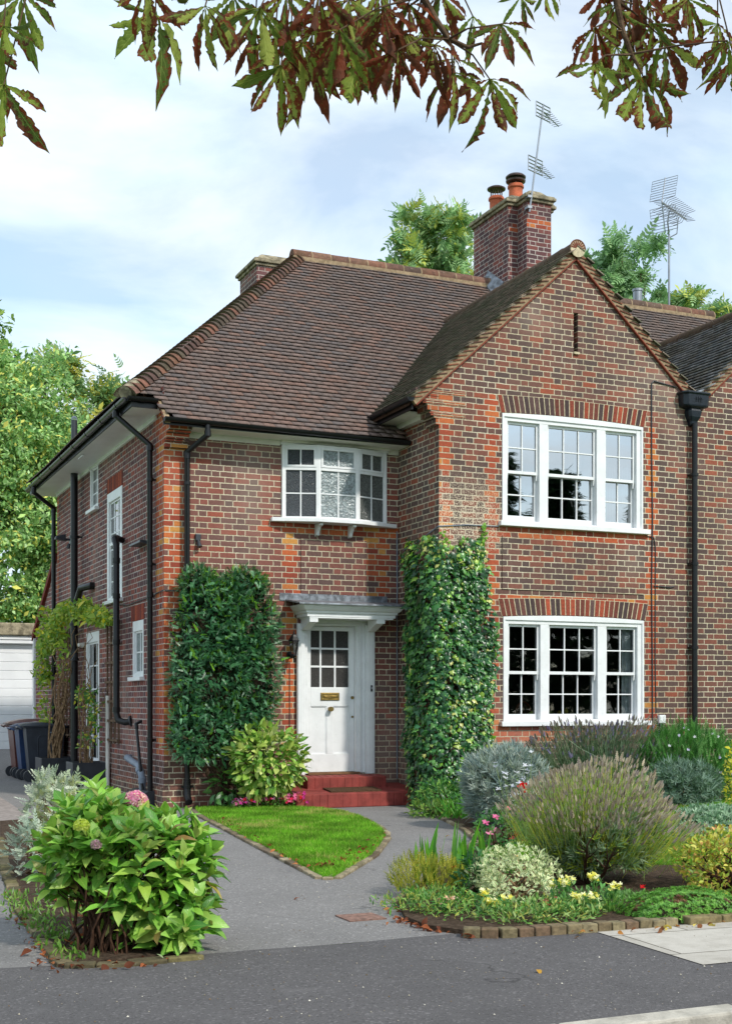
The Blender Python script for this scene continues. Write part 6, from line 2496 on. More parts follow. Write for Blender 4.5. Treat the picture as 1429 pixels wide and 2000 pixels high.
# ---- hydrangea in front
g = np.random.default_rng(31)
hy = thing('hydrangea', 'large bright green hydrangea bush with one pink mophead bloom', 'shrub', (-2.70, -9.25, 0))
Pl, Ol = [], []
for (hc, hr, hn) in (((-2.53, -9.14, .43), (.33, .36, .33), 120), ((-2.78, -9.02, .58), (.24, .26, .22), 64), ((-2.44, -9.32, .20), (.24, .22, .17), 40), ((-2.90, -9.0, .52), (.18, .2, .20), 22), ((-2.78, -8.90, .76), (.15, .18, .10), 14)):
    p_, o_, k_ = blob(int(hn * 1.15), hc, hr, g, .82, .13, 2.1, zmin=.09, freq=3.6)
    Pl.append(p_)
    Ol.append(o_)
P, O = np.concatenate(Pl), np.concatenate(Ol)
LP, LD, LN, LS, LC = [], [], [], [], []
for p, o in zip(P, O):
    ax = norm((o * .55 + np.array([0, 0, .75]) + g.normal(0, .18, 3))[None])[0]
    u = norm(np.cross(ax, g.normal(0, 1, 3))[None])[0]
    v = np.cross(ax, u)
    tipc = g.random() < .18
    for lay, (cnt, spread, sc, dz) in enumerate(((2, .30, .62, .02), (2, .68, .95, .0), (2, 1.0, 1.10, -.04), (2, 1.30, 1.0, -.09))):
        for i in range(cnt):
            a = math.pi * i + lay * math.pi / 2 + g.normal(0, .2)
            rd = math.cos(a) * u + math.sin(a) * v
            d = math.cos(spread) * ax + math.sin(spread) * rd
            LP.append(p + ax * dz + rd * .012)
            LD.append(d + np.array([0, 0, .10 if p[2] > .5 else -.10]))
            LN.append(ax * .9 + g.normal(0, .14, 3) - rd * .2)
            LS.append(.122 * sc * g.uniform(.8, 1.2))
            base = [c3(124, 178, 64), c3(146, 196, 76), c3(104, 160, 58), c3(170, 206, 96), c3(78, 136, 52)][g.choice(5, p=[.28, .24, .20, .16, .12])]
            if g.random() < .05: base = [c3(176, 170, 84), c3(150, 120, 70)][g.integers(2)]
            if lay == 0: base = [c3(150, 190, 78), c3(128, 180, 60), c3(156, 166, 84)][g.integers(3)]
            if p[2] < .3: base = tuple(x * .85 for x in base)  # low leaves darkened: shade inside the bush put into their colour
            LC.append(tuple(x * g.uniform(.85, 1.12) for x in base))
LP, LD, LN, LS, LC = map(np.array, (LP, LD, LN, LS, LC))
ok = LP[:, 2] > .03
scatter('foliage', T_BIG, LP[ok], LD[ok], LN[ok], LS[ok], np.clip(LC[ok], .001, 1), M['hydrangea'], hy, smooth=True)
b = [(-2.72 + g.normal(0, .09), -9.2 + g.normal(0, .09), .0) for _ in range(len(P))]
stems('stems', b, [tuple(p - o * .03 - np.array([0, 0, .04])) for p, o in zip(P, O)], hy, M['darktwig'], .007, .003, .012, 5, n=6, seg=5)
m = MB()
g2 = random.Random(4)
for i in range(26):
    x, y = -2.70 + g2.gauss(0, .08), -9.18 + g2.gauss(0, .07)
    m.tube([(x, y, 0), (x + g2.gauss(0, .05), y + g2.gauss(0, .05), .14), (x + g2.gauss(0, .12), y + g2.gauss(0, .10), .30)], [.012, .009, .005], 5)
m.build('old_stems', M['darktwig'], hy, smooth=True)


def mophead(c, r, cols, parent, n=190, seed=1, name='flower_head'):
    g = np.random.default_rng(seed)
    d = sphere_dirs(n * 2, g)
    d = d[d[:, 2] > -.35][:n]
    P = np.array(c) + d * np.array([r, r, r * .8]) * (1 + g.normal(0, .06, (len(d), 1)))
    T4 = T_whorl(4, leaf_t(2, [.12, .40, .22], .1, -.05), 80)
    scatter(name, T4, P, d, g.normal(0, 1, d.shape), .017, pick(cols, len(P), .08), M['petal'], parent)


mophead((-2.575, -9.06, .80), .060, [c3(232, 160, 190), c3(240, 192, 208), c3(222, 132, 170), c3(236, 218, 186)], hy, 260, 3)
mophead((-2.93, -9.35, .70), .034, [c3(190, 206, 70), c3(210, 220, 110)], hy, 120, 4)
mophead((-2.86, -9.38, .60), .020, [c3(196, 160, 170), c3(176, 160, 140)], hy, 90, 5)

# ---- silvery shrub behind it
bush('silver_shrub', 'pale silvery-white leaved shrub standing behind the hydrangea', 'shrub', (-2.40, -5.80, .48), (.26, .30, .36), 620, T_SILVER,
     [c3(190, 198, 172), c3(206, 212, 192), c3(164, 178, 144), c3(178, 184, 128), c3(150, 166, 140)], M['leaf_dull'], .080, (-2.35, -5.7, 0), 41, .35, .2, 2, .55, .5, 40, 'twig')
bush('silver_shrub', 'sparse low silver-leaved shrub left of the taller pale one', 'shrub', (-2.66, -6.15, .26), (.16, .22, .20), 170, T_SILVER,
     [c3(164, 180, 160), c3(186, 196, 176), c3(140, 160, 140)], M['leaf_dull'], .075, (-2.6, -6.1, 0), 42, .3, .2, 2, .5, .5, 14, 'twig')

# ---- silver-grey curry plant
bush('curry_plant', 'rounded silvery grey-blue needle-leaved bush beside the ivy foot', 'shrub', (2.66, -4.05, .42), (.46, .42, .42), 2600, T_whorl(6, leaf_t(2, [.04, .05, 0], .2, -.1), 30),
     [c3(150, 166, 160), c3(168, 182, 174), c3(126, 146, 142), c3(140, 154, 132), c3(182, 190, 178)], M['leaf_dull'], .095, (2.6, -4.0, 0), 43, .55, .10, 2.2, .35, .25, 26, 'twig', jit=.10)


# ---- lavender
def lavender(label, base, c, r, n, seed, stalk, spike, cols_s, cols_f, hbase=.2, lean=(0, 0), fl=.035, leaves=900, cat='lavender bush', tall=1.0, flower_share=1.0, leafcols=None, woody=True):
    g = np.random.default_rng(seed)
    t = thing('lavender_bush', label, cat, base)
    base = np.array(base, float)
    # stalk tips spread over a dome, roots on a smaller inner dome
    d = sphere_dirs(n * 4, g)
    d = d[d[:, 2] > .16 + .24 * (d[:, 0] < -.1)][:n]
    k = lumpy(d, g, .18, freq=3.2)[:, None] * (1 + .12 * np.clip(d[:, 0:1], 0, 1))
    tip = np.array(c) + d * np.array(r) * k * (1 - .30 * g.random((len(d), 1)) ** 2.2)
    root = np.array(c) + d * np.array(r) * (.42 + .2 * g.random((len(d), 1)))
    leanv = norm(norm(tip - root) * .62 + np.array([.10, 0, .62]) + g.normal(0, .05, tip.shape) + (g.random((len(tip), 1)) < .12) * g.normal(0, .30, tip.shape))
    slen = (.24 + .18 * g.random((len(tip), 1))) * r[2] / .62
    root = np.where(tip - leanv * slen > np.array([-99, -99, .04]), tip - leanv * slen, np.minimum(tip, .06))
    root[:, :2] = (tip - leanv * slen)[:, :2]
    mid = tip - root
    ln = np.linalg.norm(mid, axis=1)
    nn = g.normal(0, 1, tip.shape)
    Ts = (np.array([(-1, 0, 0), (1, 0, 0), (1, .5, .06), (-1, .5, .06), (.7, 1, .0), (-.7, 1, .0)], dtype=np.float32) * np.array([stalk, 1, 1], dtype=np.float32), [(0, 1, 2, 3), (3, 2, 4, 5)],
          np.array([(0, 0), (1, 0), (1, .5), (0, .5), (1, 1), (0, 1)], dtype=np.float32))
    scatter('stalks', Ts, root, mid, nn, ln, pick(cols_s, len(tip), .15), M['leaf_dull'], t)
    # flower spikes: stacked little whorls
    sp = []
    for i in range(5):
        y = .10 + .20 * i
        w = [.16, .20, .19, .15, .09][i]
        for a in (0, 60, 120):
            q = leaf_t(2, [w * .55, w, w * .35], 0, 0)
            sp.append((q, [list(rw) for rw in Matrix.Translation((0, y - .10, 0)) @ Matrix.Rotation(math.radians(a), 4, 'Y') @ Matrix.Diagonal((1, .20, 1, 1))]))
    Tf = join_t(sp)
    q = g.random(len(tip)) < flower_share * np.clip(.25 + 1.1 * d[:, 2], 0, 1)
    dirn = norm(mid) + g.normal(0, .08, mid.shape)
    scatter('flower_spikes', Tf, tip[q], dirn[q], nn[q], spike * np.exp(g.normal(0, .25, q.sum())), pick(cols_f, int(q.sum()), .18), M['leaf_dull'], t)
    # grey-green narrow leaves low on the bush
    P, O, kk = blob(leaves, (c[0], c[1], c[2] + .04), (r[0] * .66, r[1] * .66, r[2] * .55), g, .6, .15, zmin=c[2] - .12)
    D = O + np.array([0, 0, .6]) + g.normal(0, .35, P.shape)
    scatter('foliage', T_whorl(5, leaf_t(2, [.045, .06, 0], .2, -.1), 32), P, D, g.normal(0, 1, P.shape), .085, pick(leafcols or [c3(120, 142, 104), c3(140, 158, 124), c3(96, 126, 78), c3(150, 166, 60)], len(P), .14), M['leaf_dull'], t)
    if woody:
        m = MB()
        gg = random.Random(seed)
        for i in range(22):
            a = gg.uniform(0, 2 * math.pi)
            e = gg.uniform(.25, 1.1)
            L_ = gg.uniform(.36, .56) * r[0] / .67
            d0 = Vector((math.cos(a) * math.cos(e), math.sin(a) * math.cos(e), math.sin(e)))
            p = Vector(base)
            pts, rs = [tuple(p)], [.020]
            for j in range(6):
                d0 = (d0 + Vector((gg.gauss(0, .16), gg.gauss(0, .16), .05))).normalized()
                p = p + d0 * (L_ / 6)
                pts.append(tuple(p))
                rs.append(.017 - .0022 * j)
                if j > 1:
                    for _ in range(2):
                        d1 = (d0 + Vector((gg.gauss(0, .5), gg.gauss(0, .5), gg.gauss(.15, .3)))).normalized()
                        m.tube([tuple(p), tuple(p + d1 * .07 + Vector((0, 0, .01))), tuple(p + d1 * .14 + Vector((0, 0, .03)))], [.006, .004, .002], 4)
            m.tube(pts, rs, 7)
        m.build('woody_stems', M['darktwig'], t, smooth=True)
    return t


lavender('large lavender bush with faded grey-purple spikes over green stalks', (1.00, -8.24, .0), (1.12, -8.10, .26), (.68, .58, .53), 3600, 51, .0042, .036,
         [c3(140, 176, 74), c3(158, 186, 92), c3(120, 158, 72), c3(206, 198, 76), c3(168, 182, 120)], [c3(182, 170, 148), c3(162, 150, 130), c3(198, 188, 168), c3(170, 158, 150)], leaves=1500, flower_share=.78)
lavender('tall dark lavender against wall below ground floor window', (5.35, -1.95, .0), (5.35, -2.00, .26), (1.12, .45, .84), 3000, 52, .0058, .055,
         [c3(96, 122, 84), c3(116, 138, 104), c3(82, 108, 70), c3(126, 146, 122)], [c3(142, 134, 118), c3(152, 144, 130), c3(124, 120, 102), c3(146, 140, 168)], leaves=1500,
         leafcols=[c3(96, 122, 104), c3(120, 146, 130), c3(70, 100, 72), c3(56, 88, 54)], woody=False, flower_share=.5)
g = np.random.default_rng(55)
bush('grey_foliage_shrub', 'soft teal-grey foliage mound between back lavender and feathery bush', 'shrub', (6.00, -2.75, .26), (.46, .30, .30), 1100, T_whorl(6, leaf_t(2, [.04, .05, 0], .2, -.1), 30),
     [c3(128, 154, 138), c3(148, 172, 154), c3(106, 132, 112), c3(92, 122, 92)], M['leaf_dull'],   .10, (6.0, -2.6, 0), 156, .35, .24, 2.0, .5, .6, 20, 'twig')
# feathery green shrub right of it, with small daisies
fb = bush('feathery_shrub', 'feathery dark green bush with tiny white daisies before downpipe', 'shrub', (6.45, -2.25, .44), (.80, .45, .56), 3200, T_sprig(6, .22, .05, 32, .1),
          [c3(74, 132, 56), c3(92, 150, 66), c3(58, 110, 48), c3(110, 158, 88)], M['leaf_dull'], .16, (6.15, -2.3, 0), 56, .45, .12, 2.2, .75, .25, 20)
P, O, k = blob(46, (6.4, -2.35, .50), (.76, .45, .56), g, .95, .08)
P = P[(O[:, 1] < .1)]
for q_ in P:
    scatter('flower', T_FLOWER5, q_[None], np.array([[-.4, -.8, .4]]), g.normal(0, 1, (1, 3)), .022, pick([(.72, .72, .76), (.6, .55, .75)], 1, .05), M['petal'], fb)
bush('golden_conifer', 'upright golden-yellow shrub cut off by the right edge', 'shrub', (5.98, -4.10, .47), (.34, .34, .50), 1500, T_OVAL, [c3(214, 206, 60), c3(190, 192, 60), c3(150, 168, 52), c3(226, 218, 104)], M['leaf'], .045,
     None, 57, .6, .10, 2.4, .5, .5, 10)
bush('grey_hebe', 'low mounded grey-green small-leaved bush by the side lawn', 'shrub', (3.42, -6.62, .14), (.44, .42, .26), 2300, T_whorl(5, leaf_t(2, [.10, .14, 0], .2, -.1), 48),
     [c3(128, 160, 126), c3(156, 184, 150), c3(104, 140, 104), c3(178, 200, 172)], M['leaf_dull'], .042, None, 58, .75, .06, 2.3, .4, .4, 8)
bush('golden_spiraea', 'bright golden-yellow leafy shrub beside sedum at right', 'shrub', (1.60, -8.92, .22), (.34, .34, .24), 1900, T_OVAL, [c3(198, 196, 72), c3(176, 188, 70), c3(146, 172, 62), c3(214, 208, 104), c3(118, 150, 58), c3(200, 160, 90)],
     M['leaf'], .036, None, 59, .55, .12, 2.2, .4, .5, 20)
bush('golden_spiraea', 'golden spiraea clump with pinkish buds at frame edge', 'shrub', (1.92, -8.62, .20), (.26, .26, .22), 900, T_OVAL, [c3(196, 186, 72), c3(168, 170, 60), c3(214, 160, 100), c3(120, 150, 60)],
     M['leaf'], .040, None, 60, .5, .14, 2.2, .4, .5, 12)
bush('golden_spiraea', 'trailing golden shoots spilling over kerb edging at right', 'shrub', (1.60, -9.45, .08), (.30, .14, .10), 620, T_OVAL, [c3(190, 190, 66), c3(164, 178, 58), c3(214, 206, 96)],
     M['leaf'], .034, None, 61, .5, .14, 2.2, .3, .5, 8)
g = np.random.default_rng(62)
sm = thing('sedum_mat', 'dense green mat of rosettes spilling over pavement edge', 'ground cover', (.78, -9.5, 0))
P, O, k = blob(2000, (.78, -9.55, .03), (.40, .22, .15), g, .9, .09, 2.4, freq=5)
C = pick([c3(112, 166, 66), c3(134, 184, 82), c3(92, 146, 56)], len(P), .14)
rd = (np.sin(P[:, 0] * 17) * np.sin(P[:, 1] * 21 + 1) > .8)
C[rd] = pick([c3(112, 74, 54), c3(126, 92, 60)], int(rd.sum()), .1)
scatter('rosettes', T_ROSETTE, P, O + np.array([0, 0, .4]), g.normal(0, 1, P.shape), .019, C, M['leaf'], sm)

bush('variegated_euonymus', 'cream-edged variegated small-leaved shrub amid the snapdragons', 'shrub', (.10, -8.66, .17), (.31, .27, .20), 1700, T_OVAL, [c3(136, 168, 110), c3(156, 182, 126), c3(190, 200, 150)], M['variegated'], .033, None, 63,
     .4, .34, 2, .5, .6, 26, 'twig', smooth=False)
bush('golden_heather', 'low yellow-green heather clump behind path corner flowers', 'shrub', (-.22, -8.02, .10), (.27, .26, .15), 1500, T_sprig(4, .22, .07, 30, .05), [c3(166, 166, 54), c3(140, 150, 48), c3(186, 180, 72), c3(110, 124, 44)], M['leaf_dull'],
     .055, None, 64, .6, .12, 2.2, .75, .3, 0)
bush('green_foliage_plant', 'dark green bushy plant between heather and variegated shrub', 'plant', (-.02, -8.32, .14), (.13, .13, .17), 320, T_LONG, [c3(52, 104, 52), c3(70, 124, 58), c3(44, 86, 46)], M['leaf'], .05, None, 65, .4, .1, 2, .4, .5, 6)


# ---- iris and strap-leaved clumps
def strap(label, base, n, L_, w_, cols, seed, spread=.35, name='iris_clump', cat='iris', rad=.05):
    g = np.random.default_rng(seed)
    t = thing(name, label, cat, base)
    P = np.array(base) + np.c_[g.normal(0, rad, n), g.normal(0, rad * .6, n), np.zeros(n)]
    D = np.c_[g.normal(0, spread, n), g.normal(0, spread, n), np.ones(n)]
    T_ = leaf_t(6, [w_, w_ * 1.15, w_ * 1.15, w_, w_ * .8, w_ * .5, 0], .25, .10)
    scatter('leaves', T_, P, D, g.normal(0, 1, (n, 3)), L_ * g.uniform(.6, 1.1, n), pick(cols, n, .1), M['leaf'], t)
    return t


ic = [c3(96, 160, 44), c3(120, 178, 58), c3(80, 142, 44)]
strap('upright sword-shaped iris leaves rising left of the yellow heather', (-.10, -7.75, .02), 14, .46, .045, ic, 71, .20)
strap('second clump of sword-shaped iris leaves behind the heather', (.16, -7.80, .02), 12, .46, .045, ic, 72, .18)
strap('lone tall iris leaves near the pink roses', (.56, -7.42, .02), 5, .42, .040, ic, 73, .12)
strap('bright arching grassy leaves at the foot of the ivy', (2.62, -3.0, .02), 46, .30, .035, [c3(76, 140, 40), c3(96, 160, 50)], 74, .5, 'strap_leaf_plant', 'plant', .10)
strap('small grassy tuft beside the sedum mat', (.42, -9.30, .02), 46, .15, .030, [c3(104, 150, 60), c3(126, 164, 80)], 75, .55, 'grass_tuft', 'grass tuft', .03)
strap('loose green grassy plant beneath the lavender stem left side', (.85, -7.55, .02), 90, .16, .035, [c3(110, 170, 60), c3(130, 186, 76)], 76, .6, 'grass_tuft', 'grass tuft', .16)
bush('groundcover_plant', 'leafy green plant at the foot of ivy and curry plant', 'plant', (2.75, -2.45, .20), (.34, .34, .26), 620, T_LONG, [c3(64, 120, 50), c3(86, 140, 58), c3(48, 98, 44), c3(120, 160, 70)], M['leaf'], .075, None, 77, .4, .2, 2, .4, .5, 8)
bush('groundcover_plant', 'yellow-green leafy sprawl on the path at ivy base', 'plant', (2.50, -2.55, .08), (.24, .30, .12), 300, T_LONG, [c3(140, 164, 70), c3(110, 146, 60), c3(84, 126, 54)], M['leaf'], .06, None, 78, .4, .2, 2, .3, .6, 0)


# ---- snapdragons and other flowers
def flowerlet(P, cols, size, parent, seed=1, tm=None, up=(0, -.3, 1), each=0):
    g = np.random.default_rng(seed)
    P = np.array(P, float)
    if each:                      # one part per bloom
        for i in range(0, len(P), each):
            q = P[i:i + each]
            scatter('flower', tm or T_FLOWER5, q, np.tile(up, (len(q), 1)) + g.normal(0, .35, q.shape), g.normal(0, 1, q.shape), size, pick(cols, len(q), .06), M['petal'], parent)
        return
    scatter('flowers', tm or T_FLOWER5, P, np.tile(up, (len(P), 1)) + g.normal(0, .35, P.shape), g.normal(0, 1, P.shape), size, pick(cols, len(P), .06), M['petal'], parent)


def snapdragon(label, x, y, h, fcols, seed, fl=True, nleaf=60, name='snapdragon', heads=3):
    g = np.random.default_rng(seed)
    t = thing(name, label, name, (x, y, 0), 'snapdragons in the front bed')
    P = np.c_[x + g.normal(0, .035, nleaf), y + g.normal(0, .035, nleaf), g.random(nleaf) * h * .85 + .02]
    D = g.normal(0, .7, (nleaf, 3)) + np.array([0, 0, .35])
    scatter('foliage', T_LONG, P, D, g.normal(0, .4, (nleaf, 3)) + np.array([0, 0, 1]), .055, pick([c3(76, 134, 60), c3(94, 150, 74), c3(60, 114, 56), c3(120, 166, 96)], nleaf, .12), M['leaf'], t)
    m = MB()
    tops = []
    for i in range(heads):
        tx, ty = x + g.normal(0, .030), y + g.normal(0, .02)
        m.tube([(x, y, 0), (tx, ty, h)], [.004, .003], 5)
        tops.append((tx, ty))
    m.build('stems', M['leaf'] if False else simple_mat('green_stem', c3(90, 130, 60), .7, .2), t)
    if fl:
        Q = []
        for tx, ty in tops:
            for j in range(7):
                Q.append((tx + g.normal(0, .011), ty + g.normal(0, .011), h + .006 * j - .01))
        flowerlet(Q, fcols, .018, t, seed, each=7)
    return t


YL = [c3(236, 232, 140), c3(240, 238, 196), c3(228, 220, 96)]
PK = [c3(226, 60, 110), c3(214, 40, 90)]
for i, (x, y, h, cset, lab) in enumerate((
        (-.31, -8.95, .135, YL, 'pale yellow snapdragon at the left, before the variegated shrub'),
        (-.36, -9.12, .10, YL, 'short yellow snapdragon lowest at the left'),
        (-.20, -9.02, .09, YL, 'pale yellow snapdragon partly under variegated leaves'),
        (.12, -9.16, .195, YL, 'tall yellow snapdragon left of the bare lavender trunk'),
        (.21, -9.10, .205, YL, 'tall yellow snapdragon directly before lavender trunk'),
        (.14, -9.32, .13, YL, 'yellow snapdragon second from the bottom near edging'),
        (.24, -9.34, .13, YL, 'bright yellow snapdragon beside grass tuft'),
        (.38, -9.20, .225, YL, 'tallest yellow snapdragon right of the lavender trunk'),
        (.44, -9.28, .175, YL, 'yellow snapdragon between lavender trunk and sedum mat'),
        (.03, -9.22, .09, PK, 'single bright pink snapdragon near the brick edging'),
        (-.56, -8.90, .09, [c3(236, 190, 160), c3(240, 206, 190)], 'salmon pink snapdragon at the left path corner'))):
    snapdragon(lab, x, y, h, cset, 80 + i)
bush('groundcover_plant', 'low mixed green foliage along the brick edging', 'plant', (-.10, -9.35, .04), (.46, .24, .10), 1400, T_LONG, [c3(100, 150, 66), c3(128, 168, 84), c3(76, 122, 54), c3(160, 184, 110), c3(172, 176, 84)], M['leaf'], .036, None, 95, .35, .2, 2, .4, .6, 0)
bush('groundcover_plant', 'low green foliage at the pointed path corner of bed', 'plant', (-.52, -8.75, .04), (.30, .46, .11), 1300, T_LONG, [c3(92, 146, 58), c3(120, 166, 76), c3(70, 118, 50), c3(150, 180, 92), c3(176, 180, 80)], M['leaf'], .036, None, 96, .35, .2, 2, .4, .6, 0)
bush('groundcover_plant', 'thin green foliage below the lavender between flowers', 'plant', (.62, -8.95, .03), (.42, .36, .07), 520, T_LONG, [c3(84, 130, 60), c3(106, 150, 76)], M['leaf'], .040, None, 97, .3, .2, 2, .4, .6, 0)
# roses by the path
rs_ = bush('rose_bush', 'small pink rose bush beside the curved path edge', 'rose', (1.42, -6.10, .20), (.26, .26, .20), 420, T_OVAL, [c3(52, 100, 50), c3(70, 122, 58), c3(90, 136, 70)], M['leaf'], .045, None, 98, .4, .2, 2, .3, .6, 14)
flowerlet([(1.20, -6.25, .30), (1.205, -6.245, .295), (1.26, -6.30, .24), (1.255, -6.295, .235), (1.18, -6.35, .21), (1.182, -6.352, .214), (1.33, -6.2, .34), (1.328, -6.205, .345)], [c3(228, 120, 166), c3(236, 150, 186)], .036, rs_, 5, each=2)
flowerlet([(1.45, -6.35, .20), (1.52, -6.35, .14), (1.38, -6.4, .17)], [c3(170, 24, 60)], .030, rs_, 6, each=1)
# tall loose flowers in front of the curry plant
cs = thing('cosmos', 'loose tall stems with small white flowers before grey bush', 'flower', (1.95, -5.5, 0))
g = np.random.default_rng(99)
m = MB()
tips = []
for i in range(26):
    x, y = 1.92 + g.normal(0, .06), -5.55 + g.normal(0, .08)
    tx, ty, tz = x + g.normal(0, .10), y + g.normal(0, .08), .35 + .55 * g.random()
    m.tube([(x, y, 0), ((x + tx) / 2 + .01, (y + ty) / 2, tz * .55), (tx, ty, tz)], [.004, .003, .002], 4)
    tips.append((tx, ty, tz))
m.build('stems', simple_mat('sage_stem', c3(120, 136, 92), .8, .2), cs)
P = np.array([(1.92 + g.normal(0, .10), -5.55 + g.normal(0, .10), g.random() * .65) for _ in range(260)])
scatter('foliage', T_LONG, P, g.normal(0, 1, P.shape), g.normal(0, 1, P.shape), .04, pick([c3(104, 132, 90), c3(130, 152, 112), c3(84, 114, 70)], len(P)), M['leaf_dull'], cs)
flowerlet(tips, [(.66, .68, .78), (.74, .74, .80)], .030, cs, 7, each=1)
dh = thing('dahlia', 'single bright red dahlia flower beside the lavender', 'flower', (2.02, -5.6, 0))
m = MB()
m.tube([(2.0, -5.6, 0), (1.96, -5.62, .3), (1.94, -5.62, .55)], [.005, .004, .003], 5)
m.build('stem', simple_mat('dahlia_stem', c3(80, 110, 60), .8, .2), dh)
T_DAH = join_t([(T_whorl(9, leaf_t(2, [.10, .26, .16], .15, -.1), 82), rotm('Z', 0)), (T_whorl(7, leaf_t(2, [.08, .20, .12], .15, -.1), 55), rotm('Z', 0, (0, .05, 0), .8))])
P = np.array([(1.94, -5.63, .56), (1.99, -5.6, .50)])
scatter('flower_head', T_DAH, P, np.array([[-.3, -.8, .45], [.2, -.4, .9]]), g.normal(0, 1, P.shape), np.array([.052, .03]), pick([c3(206, 22, 24)], 2, .03), M['petal'], dh)
# scattered small blooms
for i, (x, y, z, s_z, cc, lab) in enumerate(((-.02, -7.95, .17, .030, c3(216, 30, 36), 'small red flower at the foot of the iris leaves'),
                                             (1.05, -7.05, .10, .030, c3(236, 200, 30), 'small yellow marigold beside lavender left side'),
                                             (.80, -9.10, .13, .022, c3(210, 20, 30), 'tiny red flower under right side of lavender'),
                                             (1.92, -5.8, .24, .026, c3(224, 80, 34), 'small orange-red flower among the white cosmos'),
                                             (1.62, -5.9, .38, .026, c3(236, 130, 140), 'small coral pink flower before the grey bush'))):
    t = thing('small_flower', lab, 'flower', (x, y, 0))
    m = MB()
    m.tube([(x, y, 0), (x, y, z)], .003, 4)
    m.build('stem', simple_mat('thin_stem', c3(80, 120, 60), .8, .2), t)
    flowerlet([(x, y, z), (x + .008, y, z + .004)], [cc], s_z, t, i)
pn = thing('petunia', 'pale lilac petunias at the extreme right edge', 'flower', (1.90, -8.85, 0))
flowerlet([(1.84, -8.86, .19), (1.86, -8.84, .18), (1.88, -8.90, .08), (1.86, -8.9, .085)], [c3(206, 186, 226), c3(176, 140, 210)], .05, pn, 9, up=(-.3, -.8, .4), each=2)
P = np.array([(1.92 + g.normal(0, .05), -8.85 + g.normal(0, .06), g.random() * .18) for _ in range(90)])
scatter('foliage', T_OVAL, P, g.normal(0, 1, P.shape), g.normal(0, 1, P.shape), .04, pick([c3(60, 110, 70), c3(80, 130, 84)], len(P)), M['leaf'], pn)
# busy lizzies in front of the laurel
bl_ = thing('busy_lizzie', 'row of pink and magenta bedding flowers along lawn top', 'bedding flowers', (1.1, -.62, 0))
n = 520
P = np.c_[.66 + .98 * g.random(n), -.55 - .26 * g.random(n), .02 + .10 * g.random(n)]
scatter('foliage', T_OVAL, P, g.normal(0, 1, P.shape) + np.array([0, 0, .5]), g.normal(0, 1, P.shape), .038, pick([c3(70, 120, 50), c3(96, 146, 60), c3(110, 96, 60)], n), M['leaf'], bl_)
n = 95
P = np.c_[.66 + .98 * g.random(n), -.62 - .22 * g.random(n), .08 + .07 * g.random(n)]
P[60:, 0] = 1.35 + .30 * g.random(35)
P[60:, 2] = .08 + .12 * g.random(35)
flowerlet(P, [c3(222, 40, 90), c3(206, 60, 150), c3(236, 120, 170), c3(226, 50, 60), c3(230, 160, 210)], .028, bl_, 12, up=(-.2, -.6, .6), each=1)

# ---- climbers on the side wall
g = np.random.default_rng(120)
cl = thing('climbing_vine', 'yellowing climber on side wall above door and downpipes', 'climber', (-.35, 5.65, .4))
Ps = []
for (c, r, n) in (((-.22, 7.0, 2.55), (.16, .50, .42), 420), ((-.22, 6.2, 2.65), (.16, .55, .35), 420), ((-.25, 7.3, 1.95), (.16, .30, .40), 260), ((-.2, 5.4, 2.85), (.14, .40, .22), 220),
                  ((-.2, 4.2, 2.80), (.16, .75, .16), 420), ((-.22, 3.2, 2.66), (.16, .60, .14), 330), ((-.2, 2.5, 2.58), (.12, .35, .12), 170), ((-.22, 7.3, 1.3), (.12, .25, .30), 80),
                  ((-.25, 6.9, 1.0), (.12, .25, .12), 60), ((-.2, 5.7, 2.1), (.12, .5, .5), 70)):
    P, O, k = blob(n, c, r, g, .2, .2)
    Ps.append(P)
P = np.concatenate(Ps)
P[:, 0] = np.minimum(P[:, 0], -.04)
scatter('foliage', T_OVAL, P, g.normal(0, .7, P.shape) + np.array([-.3, -.2, -.3]), g.normal(0, .5, P.shape) + np.array([-.5, -.5, .6]), .080 * np.exp(g.normal(0, .25, len(P))),
        pick([c3(150, 176, 60), c3(124, 160, 52), c3(176, 190, 70), c3(206, 196, 50), c3(96, 136, 48)], len(P), .12, [.3, .28, .2, .08, .14]), M['leaf'], cl)
st, tp = [], []
for i in range(22):
    st.append((-.34 + g.normal(0, .04), 5.65 + g.normal(0, .07), .38))
    tp.append((-.10 + g.normal(0, .03), 5.7 + g.normal(0, .7), 1.3 + 1.4 * g.random()))
stems('stems', st, tp, cl, M['twig'], .016, .005, .05, 121, n=8)
cl2 = thing('climbing_vine', 'thin leafy climber rising from planter before side door', 'climber', (-.30, 3.3, .4))
st, tp = [], []
for i in range(16):
    st.append((-.30 + g.normal(0, .05), 3.32 + g.normal(0, .06), .40))
    tp.append((-.22 + g.normal(0, .08), 3.35 + g.normal(0, .40), .9 + .8 * g.random() ** 1.0 + (1.0 if i < 6 else 0)))
stems('stems', st, tp, cl2, M['twig'], .009, .003, .04, 123, n=8)
Ps = [blob(n, c, r, g, .1, .2)[0] for (c, r, n) in (((-.28, 3.55, 1.45), (.14, .42, .22), 170), ((-.25, 3.1, 1.25), (.12, .35, .35), 110), ((-.28, 2.9, .85), (.1, .25, .25), 30), ((-.3, 3.7, .75), (.1, .2, .2), 20))]
P = np.concatenate(Ps)
P[:, 0] = np.minimum(P[:, 0], -.04)
scatter('foliage', T_OVAL, P, g.normal(0, .7, P.shape) + np.array([-.3, -.2, -.2]), g.normal(0, .5, P.shape) + np.array([-.5, -.5, .6]), .070,
        pick([c3(110, 156, 60), c3(90, 138, 52), c3(190, 186, 60), c3(70, 120, 50)], len(P), .12), M['leaf'], cl2)

# ---- weeds and fallen leaves
g = np.random.default_rng(130)


